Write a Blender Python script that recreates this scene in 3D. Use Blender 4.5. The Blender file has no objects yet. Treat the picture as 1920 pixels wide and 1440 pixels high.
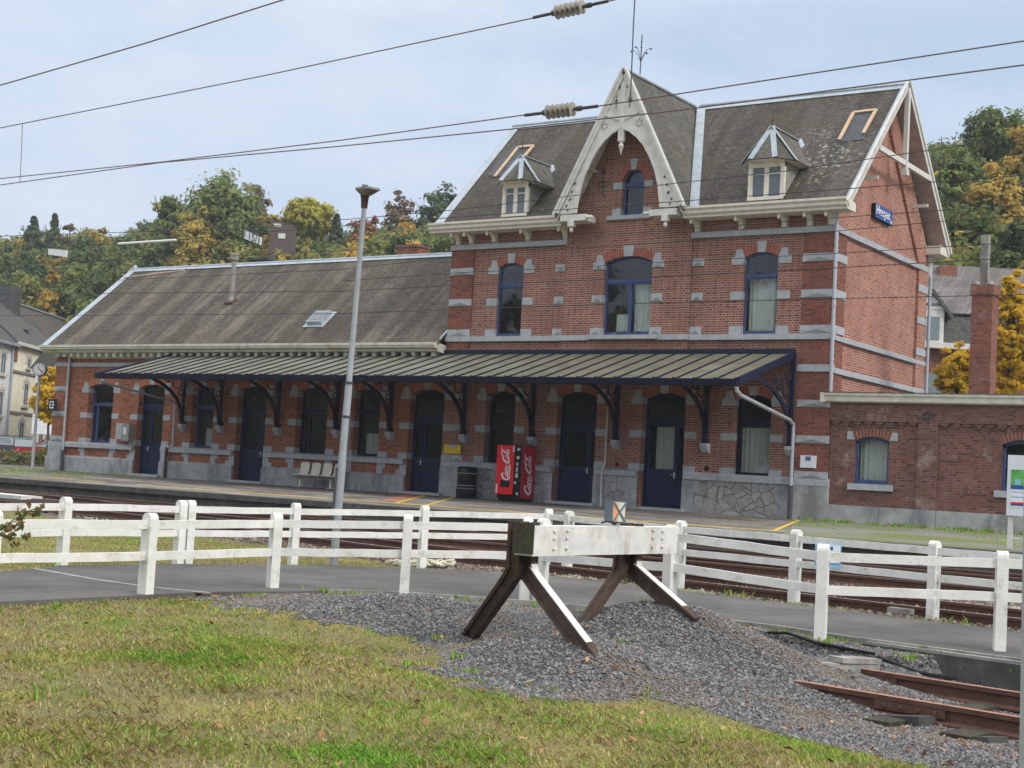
import bpy, bmesh, math, random
import numpy as np
from mathutils import Vector, Matrix
random.seed(7); RNG = np.random.default_rng(11)
S = bpy.context.scene
COL = S.collection
R = math.radians

# ------------------------------------------------------------------ camera
F, YAW, PITCH, ROLL = 2730., R(34.25), R(3.67), R(3.2)
EYE = np.array([0., 0., 1.5])
_fw = np.array([-math.sin(YAW)*math.cos(PITCH), math.cos(YAW)*math.cos(PITCH), math.sin(PITCH)])
_r0 = np.array([math.cos(YAW), math.sin(YAW), 0.]); _u0 = np.cross(_r0, _fw)
_rt = math.cos(ROLL)*_r0+math.sin(ROLL)*_u0; _up = -math.sin(ROLL)*_r0+math.cos(ROLL)*_u0
def ray(x, y): return _fw*F+_rt*(x-960)-_up*(y-720)
def on_y(x, y, Y): d = ray(x, y); return EYE+d*((Y-EYE[1])/d[1])
def on_x(x, y, X): d = ray(x, y); return EYE+d*((X-EYE[0])/d[0])
def on_z(x, y, Z): d = ray(x, y); return EYE+d*((Z-EYE[2])/d[2])
def at(x, y, depth): return EYE+ray(x, y)*(depth/F)
cam = bpy.data.cameras.new('camera'); co = bpy.data.objects.new('camera', cam); COL.objects.link(co)
cam.sensor_width = 36; cam.lens = F/1920*36; cam.clip_end = 3000; cam.clip_start = 0.1
M4 = Matrix.Identity(4)
for i in range(3):
    M4[i][0], M4[i][1], M4[i][2], M4[i][3] = _rt[i], _up[i], -_fw[i], EYE[i]
co.matrix_world = M4; S.camera = co

# ------------------------------------------------------------------ materials
def nt(name):
    m = bpy.data.materials.new(name); m.use_nodes = True; t = m.node_tree
    b = t.nodes['Principled BSDF']; return m, t, b
def node(t, typ, **kw):
    n = t.nodes.new(typ)
    for k, v in kw.items():
        if k in n.inputs: n.inputs[k].default_value = v
        else: setattr(n, k, v)
    return n
def c4(c): return (c[0], c[1], c[2], 1)
def ramp(t, fac, stops):
    n = t.nodes.new('ShaderNodeValToRGB'); e = n.color_ramp.elements
    while len(e) < len(stops): e.new(.5)
    for q, (p, c) in zip(e, stops): q.position = p; q.color = c4(c) if not isinstance(c, (int, float)) else (c, c, c, 1)
    t.links.new(fac, n.inputs[0]); return n.outputs[0]
def mix(t, fac, a, b, mode='MIX'):
    n = t.nodes.new('ShaderNodeMix'); n.data_type = 'RGBA'; n.blend_type = mode
    for s, v in ((n.inputs[0], fac), (n.inputs[6], a), (n.inputs[7], b)):
        if isinstance(v, bpy.types.NodeSocket): t.links.new(v, s)
        elif isinstance(v, (int, float)): s.default_value = v
        else: s.default_value = c4(v)
    return n.outputs[2]
def math_(t, op, a, b=0., c=0.):
    n = t.nodes.new('ShaderNodeMath'); n.operation = op
    for s, v in zip(n.inputs, (a, b, c)):
        if isinstance(v, bpy.types.NodeSocket): t.links.new(v, s)
        else: s.default_value = v
    return n.outputs[0]
def pos(t, obj=False):
    return t.nodes.new('ShaderNodeTexCoord').outputs['Object'] if obj else t.nodes.new('ShaderNodeNewGeometry').outputs['Position']
def scaled(t, v, s, loc=(0, 0, 0), rot=(0, 0, 0)):
    n = t.nodes.new('ShaderNodeMapping'); n.inputs['Scale'].default_value = s if hasattr(s, '__len__') else (s, s, s)
    n.inputs['Location'].default_value = loc; n.inputs['Rotation'].default_value = rot
    t.links.new(v, n.inputs[0]); return n.outputs[0]
def noise(t, v, scale=5, detail=4, rough=.55, col=False):
    n = node(t, 'ShaderNodeTexNoise', Scale=scale, Detail=detail, Roughness=rough); t.links.new(v, n.inputs['Vector'])
    return n.outputs['Color' if col else 'Fac']
def bump(t, b, h, strength=.4, dist=.02):
    n = node(t, 'ShaderNodeBump', Strength=strength, Distance=dist); t.links.new(h, n.inputs['Height']); t.links.new(n.outputs[0], b.inputs['Normal'])
def plain(name, col, rough=.7, var=.18, scale=6, metal=0, bumps=0., stain=None, spec=.4):
    m, t, b = nt(name); p = pos(t)
    n1 = noise(t, p, scale, 6); f = ramp(t, n1, [(.3, 1-var), (.7, 1+var)])
    c = mix(t, 1., col, f, 'MULTIPLY')
    if stain:
        s = ramp(t, noise(t, scaled(t, p, (1, 1, .35)), scale*.35, 8, .7), [(stain[1], 0.), (stain[1]+.12, 1.)])
        c = mix(t, math_(t, 'MULTIPLY', s, stain[2] if len(stain) > 2 else .7), c, stain[0])
    t.links.new(c, b.inputs['Base Color']); b.inputs['Roughness'].default_value = rough; b.inputs['Metallic'].default_value = metal
    b.inputs['Specular IOR Level'].default_value = spec
    if bumps: bump(t, b, noise(t, p, scale*6, 4), bumps, .01)
    return m
def wall_uv(t):
    g = t.nodes.new('ShaderNodeNewGeometry'); sp = t.nodes.new('ShaderNodeSeparateXYZ'); t.links.new(g.outputs['Position'], sp.inputs[0])
    sn = t.nodes.new('ShaderNodeSeparateXYZ'); t.links.new(g.outputs['True Normal'], sn.inputs[0])
    k = math_(t, 'GREATER_THAN', math_(t, 'ABSOLUTE', sn.outputs[0]), .6)
    u = math_(t, 'ADD', math_(t, 'MULTIPLY', sp.outputs[0], math_(t, 'SUBTRACT', 1., k)), math_(t, 'MULTIPLY', sp.outputs[1], k))
    cb = t.nodes.new('ShaderNodeCombineXYZ'); t.links.new(u, cb.inputs[0]); t.links.new(sp.outputs[2], cb.inputs[1])
    return cb.outputs[0], g.outputs['Position']
def brick(name, c1, c2, mortar, msize=.012, dark=.55, grime=(.1, .08, .07), gamt=.25, lime=0.):
    m, t, b = nt(name); uv, p = wall_uv(t)
    wob = node(t, 'ShaderNodeTexNoise', Scale=3., Detail=2.); t.links.new(uv, wob.inputs['Vector'])
    v = t.nodes.new('ShaderNodeVectorMath'); v.operation = 'MULTIPLY_ADD'; t.links.new(wob.outputs['Color'], v.inputs[0]); v.inputs[1].default_value = (.012, .012, 0); t.links.new(uv, v.inputs[2])
    def bt(w, off):
        n = node(t, 'ShaderNodeTexBrick', Scale=1.); n.offset = off; n.squash = .5; n.squash_frequency = 2
        n.inputs['Mortar Size'].default_value = msize; n.inputs['Mortar Smooth'].default_value = .35; n.inputs['Bias'].default_value = 0
        n.inputs['Brick Width'].default_value = w; n.inputs['Row Height'].default_value = .0737
        n.inputs['Color1'].default_value = (0, 0, 0, 1); n.inputs['Color2'].default_value = (1, 1, 1, 1); n.inputs['Mortar'].default_value = (.5, .5, .5, 1)
        t.links.new(v.outputs[0], n.inputs['Vector']); return n
    n = bt(.225, .5)
    bc = mix(t, n.outputs['Color'], c1, c2)
    # odd burnt bricks
    wn = t.nodes.new('ShaderNodeTexWhiteNoise'); wn.noise_dimensions = '1D'; t.links.new(math_(t, 'MULTIPLY', n.outputs['Color'], 917.3), wn.inputs['W'])
    bc = mix(t, math_(t, 'MULTIPLY', math_(t, 'GREATER_THAN', wn.outputs['Value'], .8), .6), bc, tuple(dark*q*.6 for q in c1))
    bc = mix(t, 1., bc, ramp(t, noise(t, p, 14, 4), [(.25, .75), (.75, 1.25)]), 'MULTIPLY')
    mo = mix(t, ramp(t, noise(t, p, 1.3, 4), [(.35, 0.), (.65, 1.)]), mortar, tuple(.62*q for q in mortar))
    c = mix(t, n.outputs['Fac'], bc, mo)
    c = mix(t, math_(t, 'MULTIPLY', ramp(t, noise(t, p, .55, 6, .65), [(.42, 0.), (.66, 1.)]), gamt), c, grime)
    if lime: c = mix(t, math_(t, 'MULTIPLY', ramp(t, noise(t, p, 1.7, 7, .7), [(.56, 0.), (.68, 1.)]), lime), c, (.5, .45, .43))
    t.links.new(c, b.inputs['Base Color']); b.inputs['Roughness'].default_value = .88; b.inputs['Specular IOR Level'].default_value = .25
    bump(t, b, math_(t, 'ADD', math_(t, 'MULTIPLY', n.outputs['Fac'], -1.), noise(t, p, 40, 3)), .5, .008)
    return m
def slate(name, base, moss=(.085, .075, .04), lich=(.34, .35, .30), lamt=.5, streak=.4, axis='X', row=.1, spot=(0, -99, 0)):
    m, t, b = nt(name); g = t.nodes.new('ShaderNodeNewGeometry'); p = g.outputs['Position']
    sp = t.nodes.new('ShaderNodeSeparateXYZ'); t.links.new(p, sp.inputs[0])
    sn = t.nodes.new('ShaderNodeSeparateXYZ'); t.links.new(g.outputs['True Normal'], sn.inputs[0])
    k = math_(t, 'GREATER_THAN', math_(t, 'ABSOLUTE', sn.outputs[0]), .5)
    u = math_(t, 'ADD', math_(t, 'MULTIPLY', sp.outputs[0], math_(t, 'SUBTRACT', 1., k)), math_(t, 'MULTIPLY', sp.outputs[1], k))
    cb = t.nodes.new('ShaderNodeCombineXYZ'); t.links.new(u, cb.inputs[0]); t.links.new(sp.outputs[2], cb.inputs[1])
    n = node(t, 'ShaderNodeTexBrick', Scale=1.); n.offset = .5; n.inputs['Mortar Size'].default_value = .012; n.inputs['Brick Width'].default_value = .22; n.inputs['Row Height'].default_value = row
    n.inputs['Color1'].default_value = c4(tuple(.72*q for q in base)); n.inputs['Color2'].default_value = c4(tuple(1.3*q for q in base)); n.inputs['Mortar'].default_value = c4(tuple(.35*q for q in base))
    t.links.new(cb.outputs[0], n.inputs['Vector'])
    c = n.outputs['Color']
    st = ramp(t, noise(t, scaled(t, cb.outputs[0], (.9, .10, 1)), 1.3, 5, .65), [(.46, 0.), (.60, 1.)])
    c = mix(t, math_(t, 'MULTIPLY', st, streak), c, tuple(2.5*q for q in base))
    c = mix(t, 1., c, ramp(t, noise(t, p, 6, 5, .75), [(.28, .55), (.72, 1.5)]), 'MULTIPLY')
    ms = ramp(t, noise(t, p, .7, 6, .7), [(.42, 0.), (.6, 1.)])
    c = mix(t, math_(t, 'MULTIPLY', ms, .65), c, moss)
    ds = t.nodes.new('ShaderNodeVectorMath'); ds.operation = 'DISTANCE'; t.links.new(p, ds.inputs[0]); ds.inputs[1].default_value = spot; big = ramp(t, math_(t, 'ADD', math_(t, 'MULTIPLY', ds.outputs['Value'], .3), math_(t, 'MULTIPLY', noise(t, p, .8, 4), .5)), [(.45, 1.), (.85, 0.)])
    lc = math_(t, 'MULTIPLY', ramp(t, noise(t, p, 7.5, 6, .7), [(.55, 0.), (.62, 1.)]), math_(t, 'MULTIPLY_ADD', big, lamt, .16))
    c = mix(t, lc, c, lich)
    vs = node(t, 'ShaderNodeTexVoronoi', Scale=9.); t.links.new(p, vs.inputs['Vector'])
    c = mix(t, math_(t, 'MULTIPLY', math_(t, 'LESS_THAN', vs.outputs['Distance'], .1), .5), c, (.45, .42, .36))
    t.links.new(c, b.inputs['Base Color']); b.inputs['Roughness'].default_value = .75; b.inputs['Specular IOR Level'].default_value = .3
    bump(t, b, math_(t, 'ADD', n.outputs['Fac'], noise(t, p, 12, 4)), .6, .02)
    return m
def rubble(name):
    m, t, b = nt(name); uv, p = wall_uv(t)
    v = node(t, 'ShaderNodeTexVoronoi', Scale=2.7, Randomness=.95); v.feature = 'DISTANCE_TO_EDGE'; t.links.new(uv, v.inputs['Vector'])
    vc = node(t, 'ShaderNodeTexVoronoi', Scale=2.7, Randomness=.95); t.links.new(uv, vc.inputs['Vector'])
    e = ramp(t, v.outputs['Distance'], [(.015, 0.), (.04, 1.)])
    gs = t.nodes.new('ShaderNodeRGBToBW'); t.links.new(vc.outputs['Color'], gs.inputs[0])
    c = mix(t, gs.outputs[0], (.26, .25, .24), (.42, .41, .41)); c = mix(t, 1., c, ramp(t, noise(t, p, 9, 5), [(.3, .8), (.7, 1.2)]), 'MULTIPLY')
    c = mix(t, e, (.17, .16, .145), c); t.links.new(c, b.inputs['Base Color']); b.inputs['Roughness'].default_value = .85
    bump(t, b, e, .6, .02); return m
def glassm(name, tint=(.8, .85, .85), refl=1.):
    m, t, b = nt(name); t.nodes.remove(b); o = t.nodes['Material Output']
    tr = node(t, 'ShaderNodeBsdfTransparent', Color=c4(tint)); gl = node(t, 'ShaderNodeBsdfGlossy', Roughness=.02, Color=(.9, .95, 1, 1))
    fr = node(t, 'ShaderNodeFresnel', IOR=1.5); mx = t.nodes.new('ShaderNodeMixShader')
    gb = t.nodes.new('ShaderNodeNewGeometry'); t.links.new(math_(t, 'MULTIPLY_ADD', gb.outputs['Backfacing'], 1/1.5-1.5, 1.5), fr.inputs['IOR'])
    t.links.new(math_(t, 'MULTIPLY', fr.outputs[0], refl), mx.inputs[0]); t.links.new(tr.outputs[0], mx.inputs[1]); t.links.new(gl.outputs[0], mx.inputs[2]); t.links.new(mx.outputs[0], o.inputs[0])
    return m
def leafm(name, cols, trans=.4):
    m, t, b = nt(name); a = t.nodes.new('ShaderNodeAttribute'); a.attribute_name = 'tint'
    c = ramp(t, a.outputs['Fac'], [(i/(len(cols)-1), q) for i, q in enumerate(cols)])
    c = mix(t, 1., c, ramp(t, noise(t, pos(t), .9, 3), [(.3, .75), (.7, 1.25)]), 'MULTIPLY')
    t.links.new(c, b.inputs['Base Color']); b.inputs['Roughness'].default_value = .65; b.inputs['Specular IOR Level'].default_value = .2
    o = t.nodes['Material Output']; tl = t.nodes.new('ShaderNodeBsdfTranslucent'); t.links.new(c, tl.inputs[0])
    mx = t.nodes.new('ShaderNodeMixShader'); mx.inputs[0].default_value = trans; t.links.new(b.outputs[0], mx.inputs[1]); t.links.new(tl.outputs[0], mx.inputs[2]); t.links.new(mx.outputs[0], o.inputs[0])
    return m
MAT = {}
MAT['brick_block'] = brick('red brick with pale joints', (.215, .060, .036), (.31, .098, .060), (.47, .35, .295), .0140, gamt=.22)
MAT['brick_pil'] = brick('dark red brick', (.225, .064, .042), (.28, .085, .055), (.22, .15, .125), .010, gamt=.25)
MAT['brick_wing'] = brick('orange brick with dark joints', (.35, .115, .055), (.43, .16, .082), (.22, .14, .11), .011, gamt=.12)
MAT['brick_gable'] = brick('salmon brick', (.30, .092, .055), (.40, .14, .088), (.54, .40, .33), .013, gamt=.12)
MAT['brick_annex'] = brick('brown weathered brick', (.165, .062, .045), (.24, .098, .072), (.21, .16, .15), .010, gamt=.35, lime=.35)
MAT['brick_chim'] = brick('chimney brick', (.25, .075, .045), (.33, .11, .07), (.28, .2, .17), .011, lime=.3)
MAT['arch'] = plain('arch brick', (.30, .085, .052), .85, .3, 12)
MAT['arch_o'] = plain('orange arch brick', (.40, .13, .065), .85, .3, 12)
MAT['arch_d'] = plain('dark arch brick', (.20, .07, .05), .85, .3, 12)
MAT['mortar'] = plain('mortar', (.42, .32, .28), .9)
MAT['stone'] = plain('blue stone', (.38, .40, .425), .7, .16, 5, bumps=.2, stain=((.2, .2, .19), .55, .45))
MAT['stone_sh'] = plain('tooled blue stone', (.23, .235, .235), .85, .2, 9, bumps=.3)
MAT['plinth'] = plain('plinth stone', (.36, .365, .37), .8, .2, 3, bumps=.25, stain=((.15, .15, .16), .5, .75))
MAT['rubble'] = rubble('polygonal rubble stone')
MAT['slate_block'] = slate('mossy slate', (.056, .047, .041), moss=(.066, .055, .032), lamt=.85, spot=(-17.2, 41.3, 11.8))
MAT['slate_wing'] = slate('weathered slate', (.072, .060, .047), moss=(.052, .041, .025), lamt=.5, streak=.75)
MAT['slate_gab'] = slate('grey slate', (.088, .082, .072), moss=(.08, .074, .05), lamt=.3)
MAT['slate_dark'] = slate('dark slate', (.07, .075, .085), lamt=.15, streak=.15)
MAT['zinc'] = plain('zinc flashing', (.38, .43, .48), .5, .14, 4, .3, stain=((.25, .28, .3), .55, .5))
MAT['cream'] = plain('cream painted wood', (.66, .63, .55), .6, .1, 5, stain=((.42, .33, .2), .57, .5))
MAT['cream2'] = plain('weathered cream cornice', (.60, .58, .50), .6, .14, 4, stain=((.36, .31, .2), .52, .6))
def grimy(name, col):
    m, t, b = nt(name); p = pos(t); c = mix(t, 1., col, ramp(t, noise(t, p, 3, 6, .6), [(.3, .86), (.7, 1.08)]), 'MULTIPLY')
    c = mix(t, ramp(t, noise(t, p, 5, 8, .75), [(.54, 0.), (.68, .75)]), c, (.42, .40, .31)); c = mix(t, ramp(t, noise(t, p, 22, 5, .7), [(.64, 0.), (.70, .8)]), c, (.22, .19, .13)); c = mix(t, ramp(t, noise(t, p, 1.4, 5, .7), [(.55, 0.), (.72, .45)]), c, (.36, .38, .27))
    t.links.new(c, b.inputs['Base Color']); b.inputs['Roughness'].default_value = .75; bump(t, b, noise(t, p, 30, 5), .35, .01); return m
MAT['white'] = plain('white paint', (.62, .61, .575), .65, .12, 4, stain=((.40, .37, .30), .56, .5))
MAT['concrete_white'] = grimy('white painted concrete', (.76, .755, .71))
MAT['blue'] = plain('blue paint', (.048, .075, .19), .5, .25, 7, stain=((.19, .23, .33), .55, .5))
MAT['navy'] = plain('navy paint', (.008, .013, .036), .5, .2, 6, spec=.25)
MAT['navy_door'] = plain('navy door paint', (.010, .019, .060), .5, .2, 4, spec=.25)
MAT['curtain'] = plain('net curtain', (.62, .63, .58), .9, .1, 10)
MAT['dark'] = plain('dark interior', (.06, .055, .05), .9)
MAT['room'] = plain('interior plaster', (.40, .38, .33), .9)
MAT['glass'] = glassm('window glass', refl=1.7)
MAT['glass_d'] = glassm('dark window glass', (.5, .55, .53), 1.5)
MAT['panel'] = plain('dirty roof panel', (.135, .128, .085), .65, .25, 1.6, stain=((.20, .20, .16), .52, .6))
MAT['ptrim'] = plain('purlin steel', (.30, .29, .16), .6)
MAT['grey_metal'] = plain('galvanised steel', (.42, .45, .48), .5, .1, 8, .3, stain=((.3, .32, .33), .55, .4))
MAT['dark_metal'] = plain('dark metal', (.06, .06, .065), .5)
MAT['rust'] = plain('rusty rail', (.105, .052, .038), .8, .3, 12, bumps=.2)
MAT['rust_bright'] = plain('bright rust', (.36, .17, .12), .8, .25, 14, bumps=.2)
MAT['rail_top'] = plain('worn rail top', (.33, .26, .23), .45, .2, 9, .4)
MAT['buffer_rail'] = plain('dark tarred steel', (.062, .037, .026), .85, .4, 9, bumps=.2, stain=((.12, .085, .02), .6, .6))
MAT['timber'] = plain('white painted timber', (.66, .65, .61), .85, .14, 7, bumps=.45, stain=((.36, .33, .29), .52, .65))
MAT['timber_end'] = plain('mossy timber end', (.045, .042, .03), .9, .4, 20, bumps=.4, stain=((.07, .085, .02), .52, .8))
MAT['black'] = plain('black plastic', (.010, .010, .011), .6, .3, spec=.2)
MAT['red'] = plain('red enamel', (.80, .010, .022), .35, .05)
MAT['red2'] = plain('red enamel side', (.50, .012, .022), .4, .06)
MAT['logo'] = plain('white lettering', (.82, .82, .84), .5, .03)
MAT['silver'] = plain('silver plate', (.6, .62, .64), .4, .1)
MAT['yellow'] = plain('yellow sign', (.75, .52, .02), .5, .06)
MAT['signblue'] = plain('blue sign', (.03, .09, .30), .4, .08)
MAT['lightblue'] = plain('pale blue', (.25, .5, .75), .5, .05)
MAT['paper'] = plain('white board', (.72, .76, .80), .5, .04)
MAT['green_p'] = plain('green poster', (.12, .42, .10), .5, .4, 3)
MAT['wood_new'] = plain('new timber batten', (.55, .40, .26), .8, .15, 9)
MAT['felt'] = plain('roof felt sheet', (.045, .048, .06), .55, .3, 3, stain=((.2, .23, .3), .58, .5))
MAT['concrete'] = plain('old concrete', (.30, .29, .27), .9, .25, 5, bumps=.4, stain=((.1, .1, .085), .5, .7))
MAT['concrete_dk'] = plain('blackened concrete', (.075, .075, .07), .9, .4, 4, bumps=.4, stain=((.28, .27, .24), .6, .6))
MAT['platface'] = plain('platform face', (.10, .095, .085), .9, .35, 3, bumps=.3, stain=((.2, .2, .18), .56, .5))
MAT['yline'] = plain('yellow line paint', (.66, .47, .06), .7, .25, 6, stain=((.3, .26, .16), .6, .5))
MAT['orange'] = plain('orange lens', (.75, .30, .14), .3, .1)
MAT['lens'] = plain('pale lens', (.6, .66, .55), .25, .1)
MAT['lampgrey'] = plain('lamp housing', (.14, .17, .20), .5)
MAT['pole_grey'] = plain('weathered pole', (.30, .325, .35), .6, .12, 8, stain=((.2, .215, .23), .54, .5))
MAT['lantern'] = plain('lantern housing', (.17, .17, .155), .6)
MAT['porcelain'] = plain('brown glass insulator', (.30, .27, .23), .35, .2)
MAT['wire'] = plain('wire', (.09, .06, .05), .5, .2)
MAT['wire_d'] = plain('dark wire', (.03, .03, .032), .6)
MAT['bark'] = plain('bark', (.075, .06, .045), .95, .3, 8, bumps=.5)
MAT['tyre'] = plain('tyre', (.02, .02, .02), .9)
MAT['carred'] = plain('car red', (.45, .02, .035), .25, .03, spec=.6)
MAT['carblack'] = plain('car dark', (.03, .032, .04), .25, .05, spec=.6)
MAT['carglass'] = plain('car glass', (.16, .2, .21), .08, .1, spec=.8)
MAT['cream_wall'] = plain('cream render', (.86, .81, .64), .9, .07, 2, stain=((.48, .44, .36), .56, .5))
MAT['white_wall'] = plain('white render', (.74, .75, .76), .9, .07, 2)
MAT['pink_wall'] = plain('pink render', (.5, .27, .24), .9, .07, 2)
MAT['brown_wall'] = plain('brown cladding', (.10, .072, .068), .8, .15, 4)
MAT['rope'] = plain('pale rope', (.62, .59, .46), .9, .2, 9)
MAT['tile'] = plain('brown roof tile', (.13, .105, .10), .8, .2, 4)
LEAF = {
 'green': leafm('green leaves', [(0.065, 0.105, 0.037), (0.165, 0.227, 0.070), (0.277, 0.305, 0.092), (0.441, 0.383, 0.110)]),
 'dark': leafm('dark green leaves', [(0.043, 0.081, 0.043), (0.097, 0.147, 0.070), (0.165, 0.207, 0.089)]),
 'olive': leafm('olive leaves', [(0.109, 0.126, 0.043), (0.312, 0.282, 0.078), (0.551, 0.400, 0.092), (0.600, 0.400, 0.092)]),
 'amber': leafm('amber leaves', [(0.183, 0.160, 0.052), (0.406, 0.322, 0.072), (0.480, 0.416, 0.085)]),
 'russet': leafm('russet leaves', [(0.122, 0.106, 0.072), (0.265, 0.186, 0.114), (0.366, 0.281, 0.158)]),
 'red': leafm('red leaves', [(0.116, 0.082, 0.040), (0.302, 0.106, 0.047), (0.382, 0.170, 0.064)]),
 'lime': leafm('lime yellow leaves', [(0.246, 0.246, 0.043), (0.435, 0.406, 0.058), (0.551, 0.493, 0.072)], .4),
 'yellow': leafm('golden leaves', [(.22, .19, .02), (.52, .37, .02), (.72, .48, .03), (.78, .54, .06)], .5),
 'mixed': leafm('autumn wood leaves', [(0.043, 0.081, 0.035), (0.081, 0.126, 0.048), (0.125, 0.173, 0.056), (0.183, 0.220, 0.062), (0.277, 0.259, 0.070), (0.480, 0.332, 0.070), (0.600, 0.332, 0.078)]),
 'shrub': leafm('shrub leaves', [(0.051, 0.087, 0.031), (0.126, 0.185, 0.052), (0.280, 0.246, 0.104), (0.406, 0.173, 0.077)]),
}
# ------------------------------------------------------------------ mesh helper
class MB:
    def __init__(s): s.v = []; s.f = []; s.m = []; s.g = []
    def cut(s): s.g.append((len(s.v), len(s.f))); return s
    def pieces(s, name, mat, parent):
        # one object for every piece between cuts
        e = s.g+[(len(s.v), len(s.f))]
        for (v0, f0), (v1, f1) in zip(e[:-1], e[1:]):
            q = MB(); q.v = s.v[v0:v1]; q.f = [tuple(i-v0 for i in f) for f in s.f[f0:f1]]; q.m = s.m[f0:f1]
            if q.f: q.build(name, mat, parent)
    def add(s, vs, fs, mi=0):
        o = len(s.v); s.v += [tuple(map(float, p)) for p in vs]; s.f += [tuple(o+i for i in f) for f in fs]; s.m += [mi]*len(fs); return s
    def poly(s, pts, mi=0): return s.add(pts, [tuple(range(len(pts)))], mi)
    def box(s, x0, x1, y0, y1, z0, z1, mi=0):
        v = [(x, y, z) for z in (z0, z1) for y in (y0, y1) for x in (x0, x1)]
        return s.add(v, [(0, 2, 3, 1), (4, 5, 7, 6), (0, 1, 5, 4), (2, 6, 7, 3), (0, 4, 6, 2), (1, 3, 7, 5)], mi)
    def obox(s, c, ax, ay, az, mi=0):
        c, ax, ay, az = map(np.array, (c, ax, ay, az))
        v = [c+ax*i+ay*j+az*k for k in (-1, 1) for j in (-1, 1) for i in (-1, 1)]
        return s.add(v, [(0, 2, 3, 1), (4, 5, 7, 6), (0, 1, 5, 4), (2, 6, 7, 3), (0, 4, 6, 2), (1, 3, 7, 5)], mi)
    def beam(s, a, b, w, h, up=(0, 0, 1), mi=0):
        a, b = np.array(a, float), np.array(b, float); d = b-a; L = np.linalg.norm(d); d /= L
        sd = np.cross(d, up); sd = np.cross(d, (1, 0, 0)) if np.linalg.norm(sd) < 1e-4 else sd; sd /= np.linalg.norm(sd); u = np.cross(sd, d)
        return s.obox((a+b)/2, d*L/2, sd*w/2, u*h/2, mi)
    def prism(s, pts, off, mi=0):
        n = len(pts); pts = [np.array(p, float) for p in pts]; off = np.array(off, float)
        return s.add(pts+[p+off for p in pts], [tuple(range(n-1, -1, -1)), tuple(range(n, 2*n))]+[(i, (i+1) % n, n+(i+1) % n, n+i) for i in range(n)], mi)
    def tube(s, pts, r, n=8, mi=0, cap=True):
        pts = [np.array(p, float) for p in pts]; rs = r if hasattr(r, '__len__') else [r]*len(pts); o = len(s.v); u = None
        for i, p in enumerate(pts):
            d = pts[min(i+1, len(pts)-1)]-pts[max(i-1, 0)]; d = d/(np.linalg.norm(d)+1e-9)
            if u is None: u = np.cross(d, (0, 0, 1) if abs(d[2]) < .9 else (1, 0, 0))
            u = u-d*(u@d); u = u/np.linalg.norm(u); w = np.cross(d, u)
            for k in range(n):
                a = 2*math.pi*k/n; s.v.append(tuple(p+(u*math.cos(a)+w*math.sin(a))*rs[i]))
        for i in range(len(pts)-1):
            for k in range(n): s.f.append((o+i*n+k, o+i*n+(k+1) % n, o+(i+1)*n+(k+1) % n, o+(i+1)*n+k)); s.m.append(mi)
        if cap:
            s.f.append(tuple(o+k for k in range(n-1, -1, -1))); s.f.append(tuple(o+(len(pts)-1)*n+k for k in range(n))); s.m += [mi, mi]
        return s
    def lathe(s, prof, c, n=16, ax=(0, 0, 1), mi=0):
        ax = np.array(ax, float); u = np.cross(ax, (1, 0, 0) if abs(ax[0]) < .9 else (0, 1, 0)); u /= np.linalg.norm(u); w = np.cross(ax, u); o = len(s.v); c = np.array(c, float)
        for r, h in prof:
            for k in range(n):
                a = 2*math.pi*k/n; s.v.append(tuple(c+ax*h+(u*math.cos(a)+w*math.sin(a))*max(r, 1e-4)))
        for i in range(len(prof)-1):
            for k in range(n): s.f.append((o+i*n+k, o+i*n+(k+1) % n, o+(i+1)*n+(k+1) % n, o+(i+1)*n+k)); s.m.append(mi)
        return s
    def torus(s, c, r, rr, n=20, k=6, e1=(0, 1, 0), e2=(0, 0, 1), mi=0):
        e1, e2, c = map(lambda q: np.array(q, float), (e1, e2, c))
        pts = [c+r*(e1*math.cos(2*math.pi*i/n)+e2*math.sin(2*math.pi*i/n)) for i in range(n+1)]
        return s.tube(pts, rr, k, mi, False)
    def build(s, name, mat, parent=None, smooth=False, label=None):
        org = np.array(parent['_o']) if parent is not None else np.zeros(3)
        me = bpy.data.meshes.new(name); me.from_pydata([tuple(np.array(p)-org) for p in s.v], [], s.f)
        mats = mat if isinstance(mat, (list, tuple)) else [mat]
        for q in mats: me.materials.append(MAT[q] if isinstance(q, str) else q)
        if len(mats) > 1: me.polygons.foreach_set('material_index', s.m)
        bm = bmesh.new(); bm.from_mesh(me); bmesh.ops.recalc_face_normals(bm, faces=bm.faces); bm.to_mesh(me); bm.free()
        if smooth:
            me.polygons.foreach_set('use_smooth', [True]*len(me.polygons))
            try: me.set_sharp_from_angle(angle=R(40))
            except Exception: pass
        o = bpy.data.objects.new(name, me); COL.objects.link(o)
        if parent is not None: o.parent = parent; o['_o'] = [float(q) for q in org]
        if label: o['label'] = label
        return o
def thing(name, label, cat, loc=(0, 0, 0), group=None):
    o = bpy.data.objects.new(name, None); COL.objects.link(o); o.location = [float(q) for q in loc]
    o['_o'] = [float(q) for q in loc]; o['label'] = label; o['category'] = cat
    if group: o['group'] = group
    return o
def tag(o, label, cat, group=None, kind=None):
    o['label'] = label; o['category'] = cat
    if group: o['group'] = group
    if kind: o['kind'] = kind
    return o
def structure(o): o['kind'] = 'structure'; return o
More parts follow.
